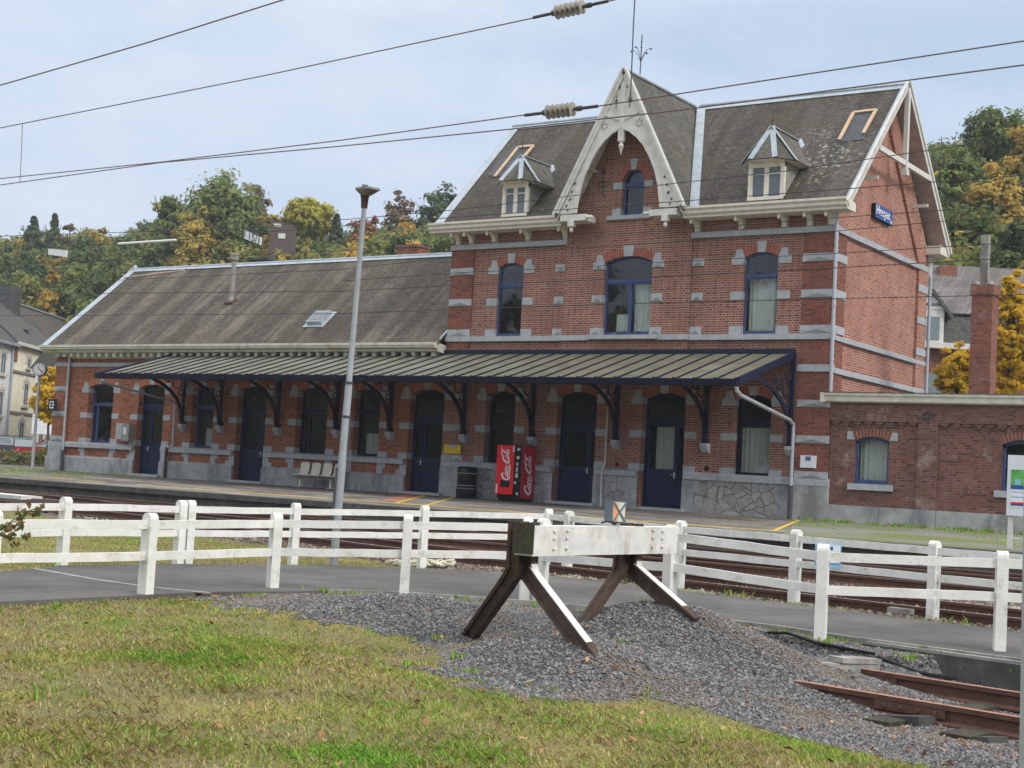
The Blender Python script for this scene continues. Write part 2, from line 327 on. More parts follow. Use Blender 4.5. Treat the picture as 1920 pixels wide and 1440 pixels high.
def np_mesh(name, V, Fq, mats, tint=None, midx=None, parent=None):
    me = bpy.data.meshes.new(name); n = len(Fq); k = Fq.shape[1]
    me.vertices.add(len(V)); me.vertices.foreach_set('co', np.asarray(V, np.float32).ravel())
    me.loops.add(n*k); me.loops.foreach_set('vertex_index', np.asarray(Fq, np.int32).ravel())
    me.polygons.add(n); me.polygons.foreach_set('loop_start', np.arange(0, n*k, k, dtype=np.int32))
    me.polygons.foreach_set('loop_total', np.full(n, k, np.int32))
    for q in mats: me.materials.append(q)
    if midx is not None: me.polygons.foreach_set('material_index', np.asarray(midx, np.int32))
    if tint is not None:
        a = me.attributes.new('tint', 'FLOAT', 'FACE'); a.data.foreach_set('value', np.asarray(tint, np.float32))
    me.update(); me.validate()
    o = bpy.data.objects.new(name, me); COL.objects.link(o)
    if parent is not None: o.parent = parent
    return o
def text_mesh(body, size, o, ex, ey, shear=0., depth=.004, bold=0.):
    cu = bpy.data.curves.new('lettering', 'FONT'); cu.body = body; cu.size = size; cu.shear = shear; cu.extrude = depth/2; cu.offset = bold; cu.align_x = 'CENTER'; cu.align_y = 'CENTER'; cu.resolution_u = 3
    ob = bpy.data.objects.new('lettering', cu); COL.objects.link(ob); dg = bpy.context.evaluated_depsgraph_get()
    me = bpy.data.meshes.new_from_object(ob.evaluated_get(dg)); bpy.data.objects.remove(ob); bpy.data.curves.remove(cu)
    o, ex, ey = (np.array(q, float) for q in (o, ex, ey)); ez = np.cross(ex, ey)
    mb = MB(); mb.add([o+ex*v.co.x+ey*v.co.y+ez*v.co.z for v in me.vertices], [tuple(p.vertices) for p in me.polygons]); bpy.data.meshes.remove(me); return mb
# ------------------------------------------------------------------ station building
D = 40.
ST = thing('station_building', 'long red brick railway station with a gabled two storey block', 'station', (-30, 40, .75))
def az(op, x):
    xc, hw = (op['x0']+op['x1'])/2, (op['x1']-op['x0'])/2; t = min(1., abs((x-xc)/hw))
    return op['zp']+op['rise']*(math.sqrt(max(0., 1-t*t)) if op.get('round') else 1-t*t)
def wall(mb, y, x0, x1, z0, z1, ops, dep, breaks=(), N=12):
    top = z1 if callable(z1) else (lambda x: z1)
    xs = sorted(set([x0, x1]+[q for o in ops for q in (o['x0'], o['x1'])]+list(breaks)))
    for a, b in zip(xs[:-1], xs[1:]):
        o = next((o for o in ops if o['x0'] <= a+1e-6 and b <= o['x1']+1e-6), None)
        if o is None: mb.poly([(a, y, z0), (b, y, z0), (b, y, top(b)), (a, y, top(a))])
        else:
            if o['zs'] > z0+1e-4: mb.poly([(a, y, z0), (b, y, z0), (b, y, o['zs']), (a, y, o['zs'])])
            q = [a+(b-a)*i/N for i in range(N+1)]
            for u, v in zip(q[:-1], q[1:]): mb.poly([(u, y, az(o, u)), (v, y, az(o, v)), (v, y, top(v)), (u, y, top(u))])
    for o in ops:
        a, b, zs, zp = o['x0'], o['x1'], o['zs'], o['zp']; Y = y+dep
        mb.poly([(a, y, zs), (a, Y, zs), (a, Y, zp), (a, y, zp)]); mb.poly([(b, y, zs), (b, Y, zs), (b, Y, zp), (b, y, zp)])
        mb.poly([(a, y, zs), (b, y, zs), (b, Y, zs), (a, Y, zs)])
        q = [a+(b-a)*i/N for i in range(N+1)]
        for u, v in zip(q[:-1], q[1:]): mb.poly([(u, y, az(o, u)), (v, y, az(o, v)), (v, Y, az(o, v)), (u, Y, az(o, u))])
def OP(x0, x1, zs, zp, rise, **k): return dict(x0=x0, x1=x1, zs=zs, zp=zp, rise=rise, **k)
GR = dict(g1=OP(-48.39, -46.87, 1.96, 4.24, .17), d2=OP(-45.34, -43.85, .83, 4.24, .17), w3=OP(-42.26, -41.06, 1.96, 4.22, .15), d4=OP(-39.80, -38.31, .83, 4.24, .17),
          w5=OP(-36.77, -35.26, 1.96, 4.22, .17), w6=OP(-33.98, -32.80, 1.96, 4.22, .15), d7=OP(-31.48, -29.99, .83, 4.22, .17), w8=OP(-28.23, -27.05, 1.96, 4.22, .15),
          d9=OP(-25.40, -23.90, .83, 4.22, .17), d10=OP(-22.24, -20.73, .83, 4.22, .17), w11=OP(-19.09, -17.89, 1.94, 4.22, .15))
UP = dict(W1=OP(-28.04, -27.01, 6.2, 8.53, .16), W2=OP(-23.84, -22.09, 6.2, 8.53, .2), W3=OP(-18.97, -17.87, 6.2, 8.53, .16))
GW = OP(-23.33, -22.53, 10.03, 11.12, .40, round=True)
xb = -29.995
# walls
w = MB(); wall(w, D, -50.5, xb, .75, 5.85, [GR[k] for k in ('g1', 'd2', 'w3', 'd4', 'w5', 'w6', 'd7')], .32); w.build('wing_facade_wall', 'brick_wing', ST)
w = MB(); wall(w, D, xb, -16.1, .75, 5.5, [GR[k] for k in ('w8', 'd9', 'd10', 'w11')], .32)
wall(w, D, xb, -25.34, 5.5, 9.95, [UP['W1']], .13); wall(w, D, -20.74, -16.1, 5.5, 9.95, [UP['W3']], .13)
yc = D-.09
gz = lambda x: 14.33-abs(x+23.0)*2.0
wall(w, yc, -25.34, -20.74, 5.5, 9.6, [UP['W2']], .2); wall(w, yc, -25.34, -20.74, 9.6, lambda x: max(9.7, gz(x)), [GW], .2, breaks=(-23.0, -25.3, -20.78))
for x in (-25.34, -20.74): w.poly([(x, yc, 5.5), (x, D, 5.5), (x, D, 9.95), (x, yc, 9.95)])
w.poly([(-25.34, yc, 5.5), (-20.74, yc, 5.5), (-20.74, D, 5.5), (-25.34, D, 5.5)])
w.build('facade_wall', 'brick_block', ST)
# side gable (faces +X), rear walls, inner shell
w = MB(); w.poly([(-16.1, 40, .75), (-16.1, 48, .75), (-16.1, 48, 9.9), (-16.1, 44, 14.35), (-16.1, 40, 9.9)])
w.prism([(-16.1, 47.15, .75), (-16.1, 48, .75), (-16.1, 48, 9.3), (-16.1, 47.15, 9.3)], (.09, 0, 0))
w.prism([(-16.1, 47.15, 9.3), (-16.1, 48, 9.3), (-16.1, 48, 9.85), (-16.1, 44.0, 14.3), (-16.1, 44.0, 13.1)], (.085, 0, 0))
w.build('gable_wall', 'brick_gable', ST)
w = MB(); w.box(-49.55, -30.02, 47.8, 48, .75, 5.8); w.poly([(-50.5, 40, .75), (-50.5, 48, .75), (-50.5, 48, 5.8), (-50.5, 44, 9.7), (-50.5, 40, 5.8)]); w.poly([(-30, 40, 5.5), (-30, 48, 5.5), (-30, 48, 9.9), (-30, 44, 14.35), (-30, 40, 9.9)])
w.f = w.f[6:]; w.m = w.m[6:]   # rear wing wall is built with its opening below
RO = OP(-37.6, -35.9, .85, 3.9, .2); wall(w, 48., -50.5, -30., .75, 5.8, [RO], -.3); w.poly([(-30, 48, .75), (-16.1, 48, .75), (-16.1, 48, 9.9), (-30, 48, 9.9)])
w.build('rear_wall', 'brick_wing', ST)
w = MB()
w.box(-50.3, -16.3, 40.6, 47.6, .70, .82); w.box(-50.3, -16.3, 40.4, 47.6, 5.44, 5.5); w.box(-29.8, -16.3, 40.4, 47.6, 9.0, 9.06)
for x in (-43.2, -38, -34.4, -26.3, -23.1, -19.8): w.box(x-.05, x+.05, 40.4, 47.7, .82, 5.44)
w.box(-29.9, -16.3, 44.5, 44.6, .82, 9.0); w.box(-50.3, -38.0, 44.5, 44.6, .82, 5.44)
w.box(-25.4, -25.3, 40.4, 44.5, 5.5, 9.0); w.box(-20.8, -20.7, 40.4, 44.5, 5.5, 9.0)
w.box(-25.2, -20.8, 40.6, 41.5, 9.06, 9.5); w.build('inner_walls', 'room', ST)
# pilasters
for (a, b, z0, z1, nm, mt) in ((-30.0, -29.06, .75, 9.25, 'pilaster', 'brick_pil'), (-17.06, -16.04, 1.9, 9.25, 'pilaster', 'brick_pil'), (-50.5, -49.62, 1.9, 5.55, 'pilaster', 'brick_wing')):
    z0 = 5.62 if a == -30.0 else z0
    m = MB(); m.box(a, b, D-.07, D+.02, z0, z1)
    if a == -17.06: m.box(-16.1, -16.04, D+.021, D+.75, z0, z1)
    m.build(nm, mt, ST)
# stone helpers -----------------------------------------------------------
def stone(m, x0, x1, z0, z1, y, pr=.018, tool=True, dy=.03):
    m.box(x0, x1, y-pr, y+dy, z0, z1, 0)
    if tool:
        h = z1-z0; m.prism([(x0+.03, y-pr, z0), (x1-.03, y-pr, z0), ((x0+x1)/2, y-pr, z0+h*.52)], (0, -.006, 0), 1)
def surround(o, y, levels, dep, side=.41, tool=False, parent=None, skew=True, key=None, lw=None):
    m = MB(); a, b = o['x0'], o['x1']
    for z0, z1 in levels:
        m.cut(); stone(m, a-(lw or side), a, z0, z1, y, tool=tool); m.box(a-.01, a+.006, y-.018, y+dep-.03, z0, z1)
        m.cut(); stone(m, b, b+side, z0, z1, y, tool=tool); m.box(b-.006, b+.01, y-.018, y+dep-.03, z0, z1)
    if skew:
        z = levels[0][1]
        for s, e in ((-1, a), (1, b)):
            m.cut(); m.prism([(e+s*.32, y-.016, z), (e, y-.016, z), (e+s*.09, y-.016, z+.23), (e+s*.28, y-.016, z+.23)], (0, .03, 0))
    zc = o['zp']+o['rise']; xc = (a+b)/2; k0, k1 = key or (.12, .16)
    zt = zc+.24+(.09 if key else .0)
    m.cut(); m.prism([(xc-k0, y-.03, zc-.015), (xc+k0, y-.03, zc-.015), (xc+k1, y-.03, zt), (xc-k1, y-.03, zt)], (0, .06, 0))
    m.pieces('stone_block', ['stone', 'stone_sh'], parent)
def arch_ring(o, y, parent, mt='arch', th=.25):
    m = MB(); a, b = o['x0'], o['x1']; xc, hw = (a+b)/2, (b-a)/2; n = max(10, int((b-a)/.085)) if not o.get('round') else 18
    P = []
    for i in range(n+1):
        if o.get('round'):
            an = math.pi*(1-i/n); p = (xc+hw*math.cos(an), o['zp']+o['rise']*math.sin(an)); d = (math.cos(an), math.sin(an))
        else:
            t = -1+2*i/n; p = (xc+hw*t, o['zp']+o['rise']*(1-t*t)); d = (t*.36, 1.)
        P.append((p, (p[0]+d[0]*th, p[1]+d[1]*th)))
    for i in range(n):
        (p0, q0), (p1, q1) = P[i], P[i+1]
        m.prism([(p0[0], y-.004, p0[1]), (p1[0], y-.004, p1[1]), (q1[0], y-.004, q1[1]), (q0[0], y-.004, q0[1])], (0, .01, 0), 1)
        L = lambda u, v, t: (u[0]+(v[0]-u[0])*t, y-.010, u[1]+(v[1]-u[1])*t)
        m.prism([L(p0, p1, .08), L(p0, p1, .92), L(q0, q1, .92), L(q0, q1, .08)], (0, .01, 0), 0)
    m.build('brick_arch', [mt, 'mortar'], parent)
def apoly(o, y, inset=0., zs=None, N=12):
    a, b = o['x0']+inset, o['x1']-inset; q = [a+(b-a)*i/N for i in range(N+1)]
    return [(a, y, (zs if zs is not None else o['zs'])), (b, y, (zs if zs is not None else o['zs']))]+[(x, y, az(o, x)-inset) for x in reversed(q)]
def frame_head(m, o, y, wd, th, N=12):
    a, b = o['x0'], o['x1']; q = [a+(b-a)*i/N for i in range(N+1)]
    for u, v in zip(q[:-1], q[1:]): m.prism([(u, y, az(o, u)), (v, y, az(o, v)), (v, y, az(o, v)-wd), (u, y, az(o, u)-wd)], (0, th, 0))
GLV = ((4.03, 4.24), (2.98, 3.20), (1.94, 2.16)); ULV = ((8.32, 8.56), (7.25, 7.49), (6.20, 6.44))
def curtain_mesh(x0, x1, y, z0, z1, top=None):
    m = MB(); n = max(8, int((x1-x0)/.035)); xs = [x0+(x1-x0)*i/n for i in range(n+1)]
    yy = [y+.025*math.sin(i*1.35)+.012*math.sin(i*.53+1) for i in range(n+1)]
    for i in range(n): m.poly([(xs[i], yy[i], z0), (xs[i+1], yy[i+1], z0), (xs[i+1], yy[i+1], z1), (xs[i], yy[i], z1)])
    return m
def window(o, y, dep, zt, mul=(), mat='blue', curtain=None, wf=.065, ring='arch', lv=GLV, tool=False, glass='glass', key=None, side=.41, ysur=None, skew=True, low=True):
    Y = y+dep; m = MB(); a, b, zs, zp = o['x0'], o['x1'], o['zs'], o['zp']
    m.box(a, a+wf, Y-.05, Y+.04, zs, zp+.02); m.box(b-wf, b, Y-.05, Y+.04, zs, zp+.02); m.box(a+wf, b-wf, Y-.055, Y+.035, zs, zs+wf*1.6)
    frame_head(m, o, Y-.05, wf, .09); m.box(a+wf, b-wf, Y-.065, Y+.03, zt-.075, zt+.075); m.box(a+wf, b-wf, Y-.085, Y-.065, zt-.02, zt+.035)
    for x in mul: m.box(x-.05, x+.05, Y-.055, Y+.03, zs+wf*1.6, zt-.075)
    wd = m.build('window', mat, ST)
    g = MB(); g.poly(apoly(o, Y, .03)); g.build('glass', glass, wd)
    if curtain:
        for (x0, x1, z0, z1) in curtain: curtain_mesh(x0, x1, Y+.16, z0, z1).build('curtain', 'curtain', wd)
    arch_ring(o, y, wd, ring); surround(o, y, lv, dep, side, tool, wd, skew, key)
    return wd
def door(o, y, dep, zt, leaf, zp_, ring='arch', glass='glass_d', step=True, louv=False):
    Y = y+dep; m = MB(); a, b = o['x0'], o['x1']; wf = .07
    m.box(a, a+wf, Y-.05, Y+.04, .83, o['zp']+.02); m.box(b-wf, b, Y-.05, Y+.04, .83, o['zp']+.02); frame_head(m, o, Y-.05, wf, .09)
    m.box(a+wf, b-wf, Y-.06, Y+.03, zt-.09, zt+.09)
    cuts = [a+wf]+list(leaf)+[b-wf]
    for i in range(len(cuts)-1):
        u, v = cuts[i]+.01, cuts[i+1]-.01
        m.box(u, v, Y-.03, Y+.02, .86, zp_-.06); s = .10 if v-u > .5 else .05
        m.box(u, u+s, Y-.04, Y+.02, zp_-.06, zt-.09); m.box(v-s, v, Y-.04, Y+.02, zp_-.06, zt-.09)
        m.box(u+s, v-s, Y-.04, Y+.02, zt-.2, zt-.09); m.box(u+s, v-s, Y-.04, Y+.02, zp_-.06, zp_+.06)
        for k in range(3 if louv else 2):
            z0 = .95+k*(zp_-1.05)/(3 if louv else 2); z1 = z0+(zp_-1.05)/(3 if louv else 2)-.07; m.box(u+s*.9, v-s*.9, Y-.043, Y-.03, z0, z1)
    d = m.build('door', 'navy_door', ST); g = MB(); g.poly(apoly(o, Y, .03, zs=zp_-.1)); g.build('glass', glass, d)
    h = MB(); xh = leaf[0]-.06 if leaf else b-.2; h.box(xh-.02, xh+.02, Y-.055, Y-.04, 1.75, 1.95); h.tube([(xh, Y-.05, 1.86), (xh, Y-.09, 1.86), (xh-.1, Y-.09, 1.86)], .01, 6); h.build('handle', 'silver', d)
    arch_ring(o, y, d, ring); surround(o, y, GLV, dep, .41, False, d)
    q = MB(); q.box(a-.15, b+.15, y-.22, y+.3, .74, .83); q.build('door_step', 'stone', d)
window(GR['g1'], D, .32, 3.57, (-48.07,), ring='arch_o'); window(GR['w3'], D, .32, 3.57, ring='arch_o', curtain=[(-41.9, -41.1, 2.05, 2.75)])
window(GR['w5'], D, .32, 3.55, (-36.35,), mat='navy', ring='arch_o'); window(GR['w6'], D, .32, 3.55, mat='navy', ring='arch_o', curtain=[(-33.75, -32.9, 2.05, 2.8)])
window(GR['w8'], D, .32, 3.54, mat='navy'); window(GR['w11'], D, .32, 3.53, mat='navy', curtain=[(-19.0, -18.0, 2.05, 3.4)])
door(GR['d2'], D, .32, 3.57, (-44.85,), 2.02, 'arch_o', 'glass'); door(GR['d4'], D, .32, 3.57, (-38.65,), 2.0, 'arch_o', 'glass', louv=True)
door(GR['d7'], D, .32, 3.4, (-31.02,), 1.98, 'arch_o', 'glass'); door(GR['d9'], D, .32, 3.3, (-24.25,), 1.92)
door(GR['d10'], D, .32, 3.54, (-21.1,), 1.96, 'arch', 'glass', louv=True)
m = curtain_mesh(-21.95, -21.2, D+.5, 2.0, 3.4); m.build('curtain', 'curtain', ST)
window(UP['W1'], D, .13, 7.93, lv=ULV, ring='arch', key=(.12, .165), side=.42)
window(UP['W2'], yc, .2, 7.93, (-22.92,), lv=ULV, tool=True, key=(.16, .205), curtain=[(-22.85, -22.2, 6.35, 7.85), (-23.5, -23.0, 6.35, 6.9)])
window(UP['W3'], D, .13, 7.95, lv=ULV, key=(.12, .165), curtain=[(-18.88, -17.95, 6.33, 7.9)], side=.42)
wd = window(GW, yc, .2, 11.05, lv=((10.9, 11.12), (10.03, 10.27)), side=.32, skew=False, key=(.09, .14))
m = MB(); m.box(-23.8, -22.22, yc-.1, yc+.12, 9.9, 10.03); m.build('window_sill', 'stone', wd)
# stone bands, ledges, quoin blocks
def part(name, mat, f): m = MB(); f(m); return m.build(name, mat, ST)
class CB(MB):
    def box(s, *a, **k): s.cut(); return MB.box(s, *a, **k)
def parts(name, mat, f): m = CB(); f(m); m.pieces(name, mat, ST)
def sillband(m):
    m.box(-30.05, -25.36, D-.12, D+.02, 6.03, 6.20); m.box(-25.36, -24.25, yc-.1, yc+.02, 6.03, 6.20); m.box(-24.25, -21.75, yc-.16, yc+.02, 6.06, 6.19); m.box(-21.75, -20.72, yc-.1, yc+.02, 6.03, 6.20)
    m.box(-20.72, -15.98, D-.12, D+.02, 6.02, 6.19); m.box(-16.1, -15.99, D+.02, 48.06, 6.0, 6.14)
parts('sill_band', 'stone', sillband)
parts('upper_band', 'stone', lambda m: (m.box(-30.03, -25.30, D-.12, D+.02, 9.19, 9.36), m.box(-20.76, -15.98, D-.12, D+.02, 9.19, 9.36), m.box(-16.1, -15.98, D+.02, 48.06, 9.16, 9.33)))
parts('lower_band', 'stone', lambda m: (m.box(-17.08, -15.98, D-.11, D+.02, 5.07, 5.28), m.box(-16.1, -15.99, D+.02, 48.05, 5.04, 5.2), m.box(-50.53, -43.0, D-.05, D+.02, 5.11, 5.27), m.box(-50.53, -49.6, D-.10, D-.05, 5.11, 5.27)))
def quoins(m):
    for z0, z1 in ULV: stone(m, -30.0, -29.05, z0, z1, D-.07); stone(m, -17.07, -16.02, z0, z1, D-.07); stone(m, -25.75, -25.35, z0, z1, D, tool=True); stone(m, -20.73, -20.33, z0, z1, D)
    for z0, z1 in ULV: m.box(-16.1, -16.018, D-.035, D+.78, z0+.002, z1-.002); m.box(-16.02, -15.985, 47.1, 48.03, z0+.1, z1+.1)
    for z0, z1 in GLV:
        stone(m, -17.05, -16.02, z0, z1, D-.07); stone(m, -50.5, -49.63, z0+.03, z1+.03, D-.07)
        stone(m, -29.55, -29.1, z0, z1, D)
parts('quoin_block', ['stone', 'stone_sh'], quoins)
def ledge(m):
    segs = [(-50.62, -45.42), (-43.77, -39.88), (-38.23, -31.56), (-29.91, -25.48), (-23.82, -22.32), (-20.65, -15.98)]
    for a, b in segs: m.box(a, b, D-.13, D+.02, 1.75, 1.92); m.prism([(a, D-.13, 1.92), (a, D+.02, 1.92), (a, D+.02, 1.97)], (b-a, 0, 0))
parts('ledge', 'stone', ledge)
def strips(m):
    for k in ('g1', 'w3', 'w5', 'w6'):
        o = GR[k]
        for e, s in ((o['x0'], -1), (o['x1'], 1)):
            for (z0, z1, wq) in ((1.60, 1.75, .38), (1.33, 1.60, .25)):
                a, b = sorted((e, e+s*wq)); m.box(a, b, D-.02, D+.02, z0, z1)
    for k in ('d2', 'd4', 'd7'):
        o = GR[k]
        for e, s in ((o['x0'], -1), (o['x1'], 1)):
            if k == 'd7' and s > 0: continue
            for (z0, z1, wq) in ((1.55, 1.75, .3), (1.33, 1.55, .45)):
                a, b = sorted((e, e+s*wq)); m.box(a, b, D-.02, D+.02, z0, z1)
parts('stone_strip', 'stone', strips)
def plinth(m):
    for a, b in ((-49.55, -45.36), (-43.84, -39.82), (-38.3, -31.5)):
        n = max(1, int((b-a)/1.35))
        for i in range(n): m.box(a+(b-a)*i/n+.004, a+(b-a)*(i+1)/n-.004, D-.10-.004*(i % 2), D+.02, .72, 1.33)
        m.prism([(a, D-.1, 1.33), (a, D+.0, 1.33), (a, D+.0, 1.40)], (b-a, 0, 0))
    m.box(-50.64, -49.56, D-.18, D+.7, .72, 1.33); m.box(-50.58, -49.6, D-.13, D+.7, 1.33, 1.75); m.box(-17.05, -15.98, D-.12, D+.7, .72, 1.75); m.box(-29.97, -29.15, D-.08, D+.02, .72, 1.75)
parts('plinth_stone', 'plinth', plinth)
def rub(m):
    for a, b in ((-29.15, -25.42), (-23.88, -22.26), (-20.71, -17.05)): m.box(a, b, D-.05, D+.02, .72, 1.75)
parts('rubble_panel', 'rubble', rub)
def rubq(m):
    for e, s in ((-25.42, -1), (-23.88, 1), (-22.26, -1), (-20.71, 1), (-17.05, -1)):
        for i, (z0, z1) in enumerate(((.74, 1.02), (1.03, 1.37), (1.38, 1.74))):
            a, b = sorted((e, e+s*(.42 if i % 2 else .6))); m.box(a, b, D-.058, D, z0, z1-.008)
parts('corner_stone', 'plinth', rubq)
# ------------------------------------------------------------------ roofs
def slab(m, pts, th=.07, mi=0):
    p = [np.array(q, float) for q in pts]; n = np.cross(p[1]-p[0], p[2]-p[0]); n /= np.linalg.norm(n)
    if n[2] < 0: n = -n
    m.prism(p, -n*th, mi)
ZR, ZE, YE = 14.52, 9.98, 39.5; XL, XR = -30.55, -15.5
part('roof', 'slate_block', lambda m: (slab(m, [(XL, YE, ZE), (-25.28, YE, ZE), (-23.0, 44, ZR), (XL, 44, ZR)]), slab(m, [(-20.72, YE, ZE), (XR, YE, ZE), (XR, 44, ZR), (-23.0, 44, ZR)]),
     slab(m, [(XL, 44, ZR), (XR, 44, ZR), (XR, 48.5, ZE), (XL, 48.5, ZE)])))
part('cross_gable_roof', 'slate_gab', lambda m: (slab(m, [(-25.33, 39.1, ZE-.02), (-25.33, 39.5, ZE-.02), (-23.0, 44.05, ZR+.03), (-23.0, 39.1, ZR+.03)]), slab(m, [(-20.67, 39.1, ZE-.02), (-20.67, 39.5, ZE-.02), (-23.0, 44.05, ZR+.03), (-23.0, 39.1, ZR+.03)])))
WZ, WE = 9.84, 5.93
part('wing_roof', 'slate_wing', lambda m: (slab(m, [(-50.95, 39.45, WE), (-30.02, 39.45, WE), (-30.02, 44, WZ), (-50.95, 44, WZ)]), slab(m, [(-50.95, 48.5, WE), (-30.02, 48.5, WE), (-30.02, 44, WZ), (-50.95, 44, WZ)])))
def strip(m, a, b, n, wd, lift=.02, th=.02):
    a, b, n = (np.array(q, float) for q in (a, b, n)); n /= np.linalg.norm(n); m.beam(a+n*lift, b+n*lift, wd, th, n)
nf = np.array([0, -(ZR-ZE), 4.5]); nw = np.array([0, -(WZ-WE), 4.55])
def zinc(m):
    strip(m, (XL+.16, YE, ZE), (XL+.16, 44, ZR), nf, .36); strip(m, (XR-.09, YE, ZE), (XR-.09, 44, ZR), nf, .2)
    strip(m, (-20.5, YE+.0, ZE), (-22.75, 44, ZR), nf, .30, .03); strip(m, (-25.5, YE, ZE), (-23.25, 44, ZR), nf, .2)
    for a, b in ((XL, -23.1), (-22.8, XR+.03)): m.tube([(a, 44, ZR+.03), (b, 44, ZR+.03)], .07, 8); strip(m, (a, 43.9, ZR-.1), (b, 43.9, ZR-.1), nf, .2)
    m.tube([(-23, 39.1, ZR+.05), (-23, 44, ZR+.05)], .06, 8)
    strip(m, (-20.72, 39.14, ZE), (-22.97, 39.14, ZR+.02), (2, 0, 1), .14, .03)
    strip(m, (-50.78, 39.45, WE), (-50.78, 44, WZ), nw, .38); strip(m, (-51, 43.92, WZ-.06), (-30.02, 43.92, WZ-.06), nw, .22); m.tube([(-50.9, 44, WZ+.02), (-30.02, 44, WZ+.02)], .06, 8)
    m.prism([(-51.0, 43.9, WZ-.05), (-50.6, 43.9, WZ-.05), (-50.75, 43.95, WZ+.22)], (0, .15, 0))
    strip(m, (-30.04, 39.6, WE+.14), (-30.04, 44, WZ), nw, .06)
part('zinc_flashing', 'zinc', zinc)
# cornices
def corn(m):
    for a, b in ((-30.56, -25.22), (-20.80, -15.52)):
        m.cut(); m.prism([(a, 39.98, 9.72), (a, 39.34, 9.72), (a, 39.34, 9.78), (a, 39.26, 9.84), (a, 39.26, 9.93), (a, 39.20, 9.98), (a, 39.20, 10.05), (a, 39.6, 10.05), (a, 39.98, 9.95)], (b-a, 0, 0))
    m.box(-16.05, -15.52, 47.75, 48.7, 9.74, 10.03)
parts('cornice', 'cream', corn)
part('wing_cornice', 'cream2', lambda m: (m.prism([(-50.9, 39.98, 5.60), (-50.9, 39.5, 5.66), (-50.9, 39.5, 5.74), (-50.9, 39.32, 5.78), (-50.9, 39.32, 5.85), (-50.9, 39.28, 5.86), (-50.9, 39.28, 5.95), (-50.9, 39.5, 5.95), (-50.9, 39.98, 5.9)], (20.86, 0, 0)),
    [m.box(-50.2+i*.44, -50.02+i*.44, 39.62, 39.98, 5.48, 5.66) for i in range(46)], m.box(-50.6, -30.05, 39.93, 40.0, 5.44, 5.52)))
for xcb in (-29.72, -29.17, -28.22, -26.86, -25.38, -20.57, -19.08, -17.68, -16.88, -16.22):
    m = MB(); pr = [(D, 9.36), (39.86, 9.38), (39.86, 9.48), (39.80, 9.58), (39.68, 9.66), (39.5, 9.70), (39.42, 9.72), (D, 9.72)]
    m.prism([(xcb-.08, y, z) for y, z in pr], (.16, 0, 0)); m.lathe([(.0, .0), (.045, .03), (.055, .08), (.03, .12), (.05, .15), (.05, .19)], (xcb, 39.45, 9.54), 8); m.build('cornice_bracket', 'cream', ST)
# big carved bargeboard of the cross gable
def barge(m):
    y = 39.12; inn = [(0, 12.67), (.25, 12.58), (.5, 12.4), (.78, 12.13), (1.05, 11.72), (1.3, 11.2), (1.44, 10.7), (1.53, 10.05)]
    for s in (-1, 1):
        out = [(0, 14.6)]+[(max(0., (14.6-z)/4.55*2.36), z) for _, z in inn]; ii = [(0, 12.67)]+inn
        for k in range(len(inn)):
            a, b, c, d = out[k], out[k+1], ii[k+1], ii[k]
            pts = [(-23+s*q[0], y, q[1]) for q in (a, b, c, d)]
            if k == 0: pts = [(-23+s*a[0], y, a[1]), (-23+s*b[0], y, b[1]), (-23, y, 12.67)]
            m.prism(pts, (0, .05, 0))
        m.beam((-23+s*.03, y-.02, 14.5), (-23+s*2.27, y-.02, 10.1), .07, .20, (s*.9, 0, .45)); m.beam((-23+s*.03, y-.05, 14.6), (-23+s*2.36, y-.05, 10.03), .10, .07, (s*.9, 0, .45))
        for kk, (a, b) in enumerate(zip(inn[:-1], inn[1:])): m.beam((-23+s*a[0]+s*.03, y-.02-.004*(kk % 2), a[1]+.05), (-23+s*b[0]+s*.05, y-.02-.004*(kk % 2), b[1]), .07, .13, (s*.7, 0, .7))
        m.beam((-23+s*.1, y-.01, 12.95), (-23+s*.62, y-.01, 13.15), .05, .07)
        m.box(*sorted((-23+s*1.15, -23+s*2.1)), y-.03, y+.6, 9.80, 10.0); m.box(*sorted((-23+s*1.6, -23+s*1.8)), y-.06, y+.14, 9.62, 9.82)
        m.lathe([(0, 0), (.05, .04), (.075, .10), (.04, .15), (.06, .18), (.06, .24)], (-23+s*1.7, y+.04, 9.42), 8)
        m.lathe([(.06, 0), (.06, .08), (.03, .1), (.07, .16), (.03, .24), (0, .28)], (-23+s*1.15, y+.02, 9.9), 8, (-s, 0, 0))
    m.box(-23.09, -22.91, y-.03, y+.06, 12.5, 14.1); m.box(-23.1, -22.9, y-.05, y+.10, 12.25, 12.72)
    m.lathe([(0, 0), (.06, .22), (.10, .30), (.06, .36), (.06, .42), (.085, .46)], (-23, y+.02, 11.80), 10)
bg = part('bargeboard', 'white', barge)
def holes(m):
    y = 39.105
    for s in (-1, 1):
        m.box(-23+s*.24-.012, -23+s*.24+.012, y-.004, y, 13.30, 13.75); m.lathe([(0, 0), (.05, .0), (.05, .006), (0, .006)], (-23+s*.24, y, 13.55), 10, (0, -1, 0))
        m.prism([(-23+s*.12, y, 13.95), (-23+s*.2, y, 13.95), (-23+s*.12, y, 14.15)], (0, -.004, 0))
        for k in range(6):
            a = k*math.pi/3+.5; c = (-23+s*.62+.1*math.cos(a), y-.002, 12.78+.1*math.sin(a)); m.obox(c, (.03*math.cos(a), 0, .03*math.sin(a)), (0, .003, 0), (-.012*math.sin(a), 0, .012*math.cos(a)))
        for (dx, z, sz) in ((1.78, 10.5, .035), (1.72, 10.75, .03), (1.62, 11.0, .03), (1.9, 10.3, .03), (1.85, 10.15, .025)): m.obox((-23+s*dx, y-.002, z), (sz, 0, sz), (0, .003, 0), (-sz*.5, 0, sz*.7))
m = MB(); holes(m); m.build('fretwork_hole', 'dark_metal', bg)
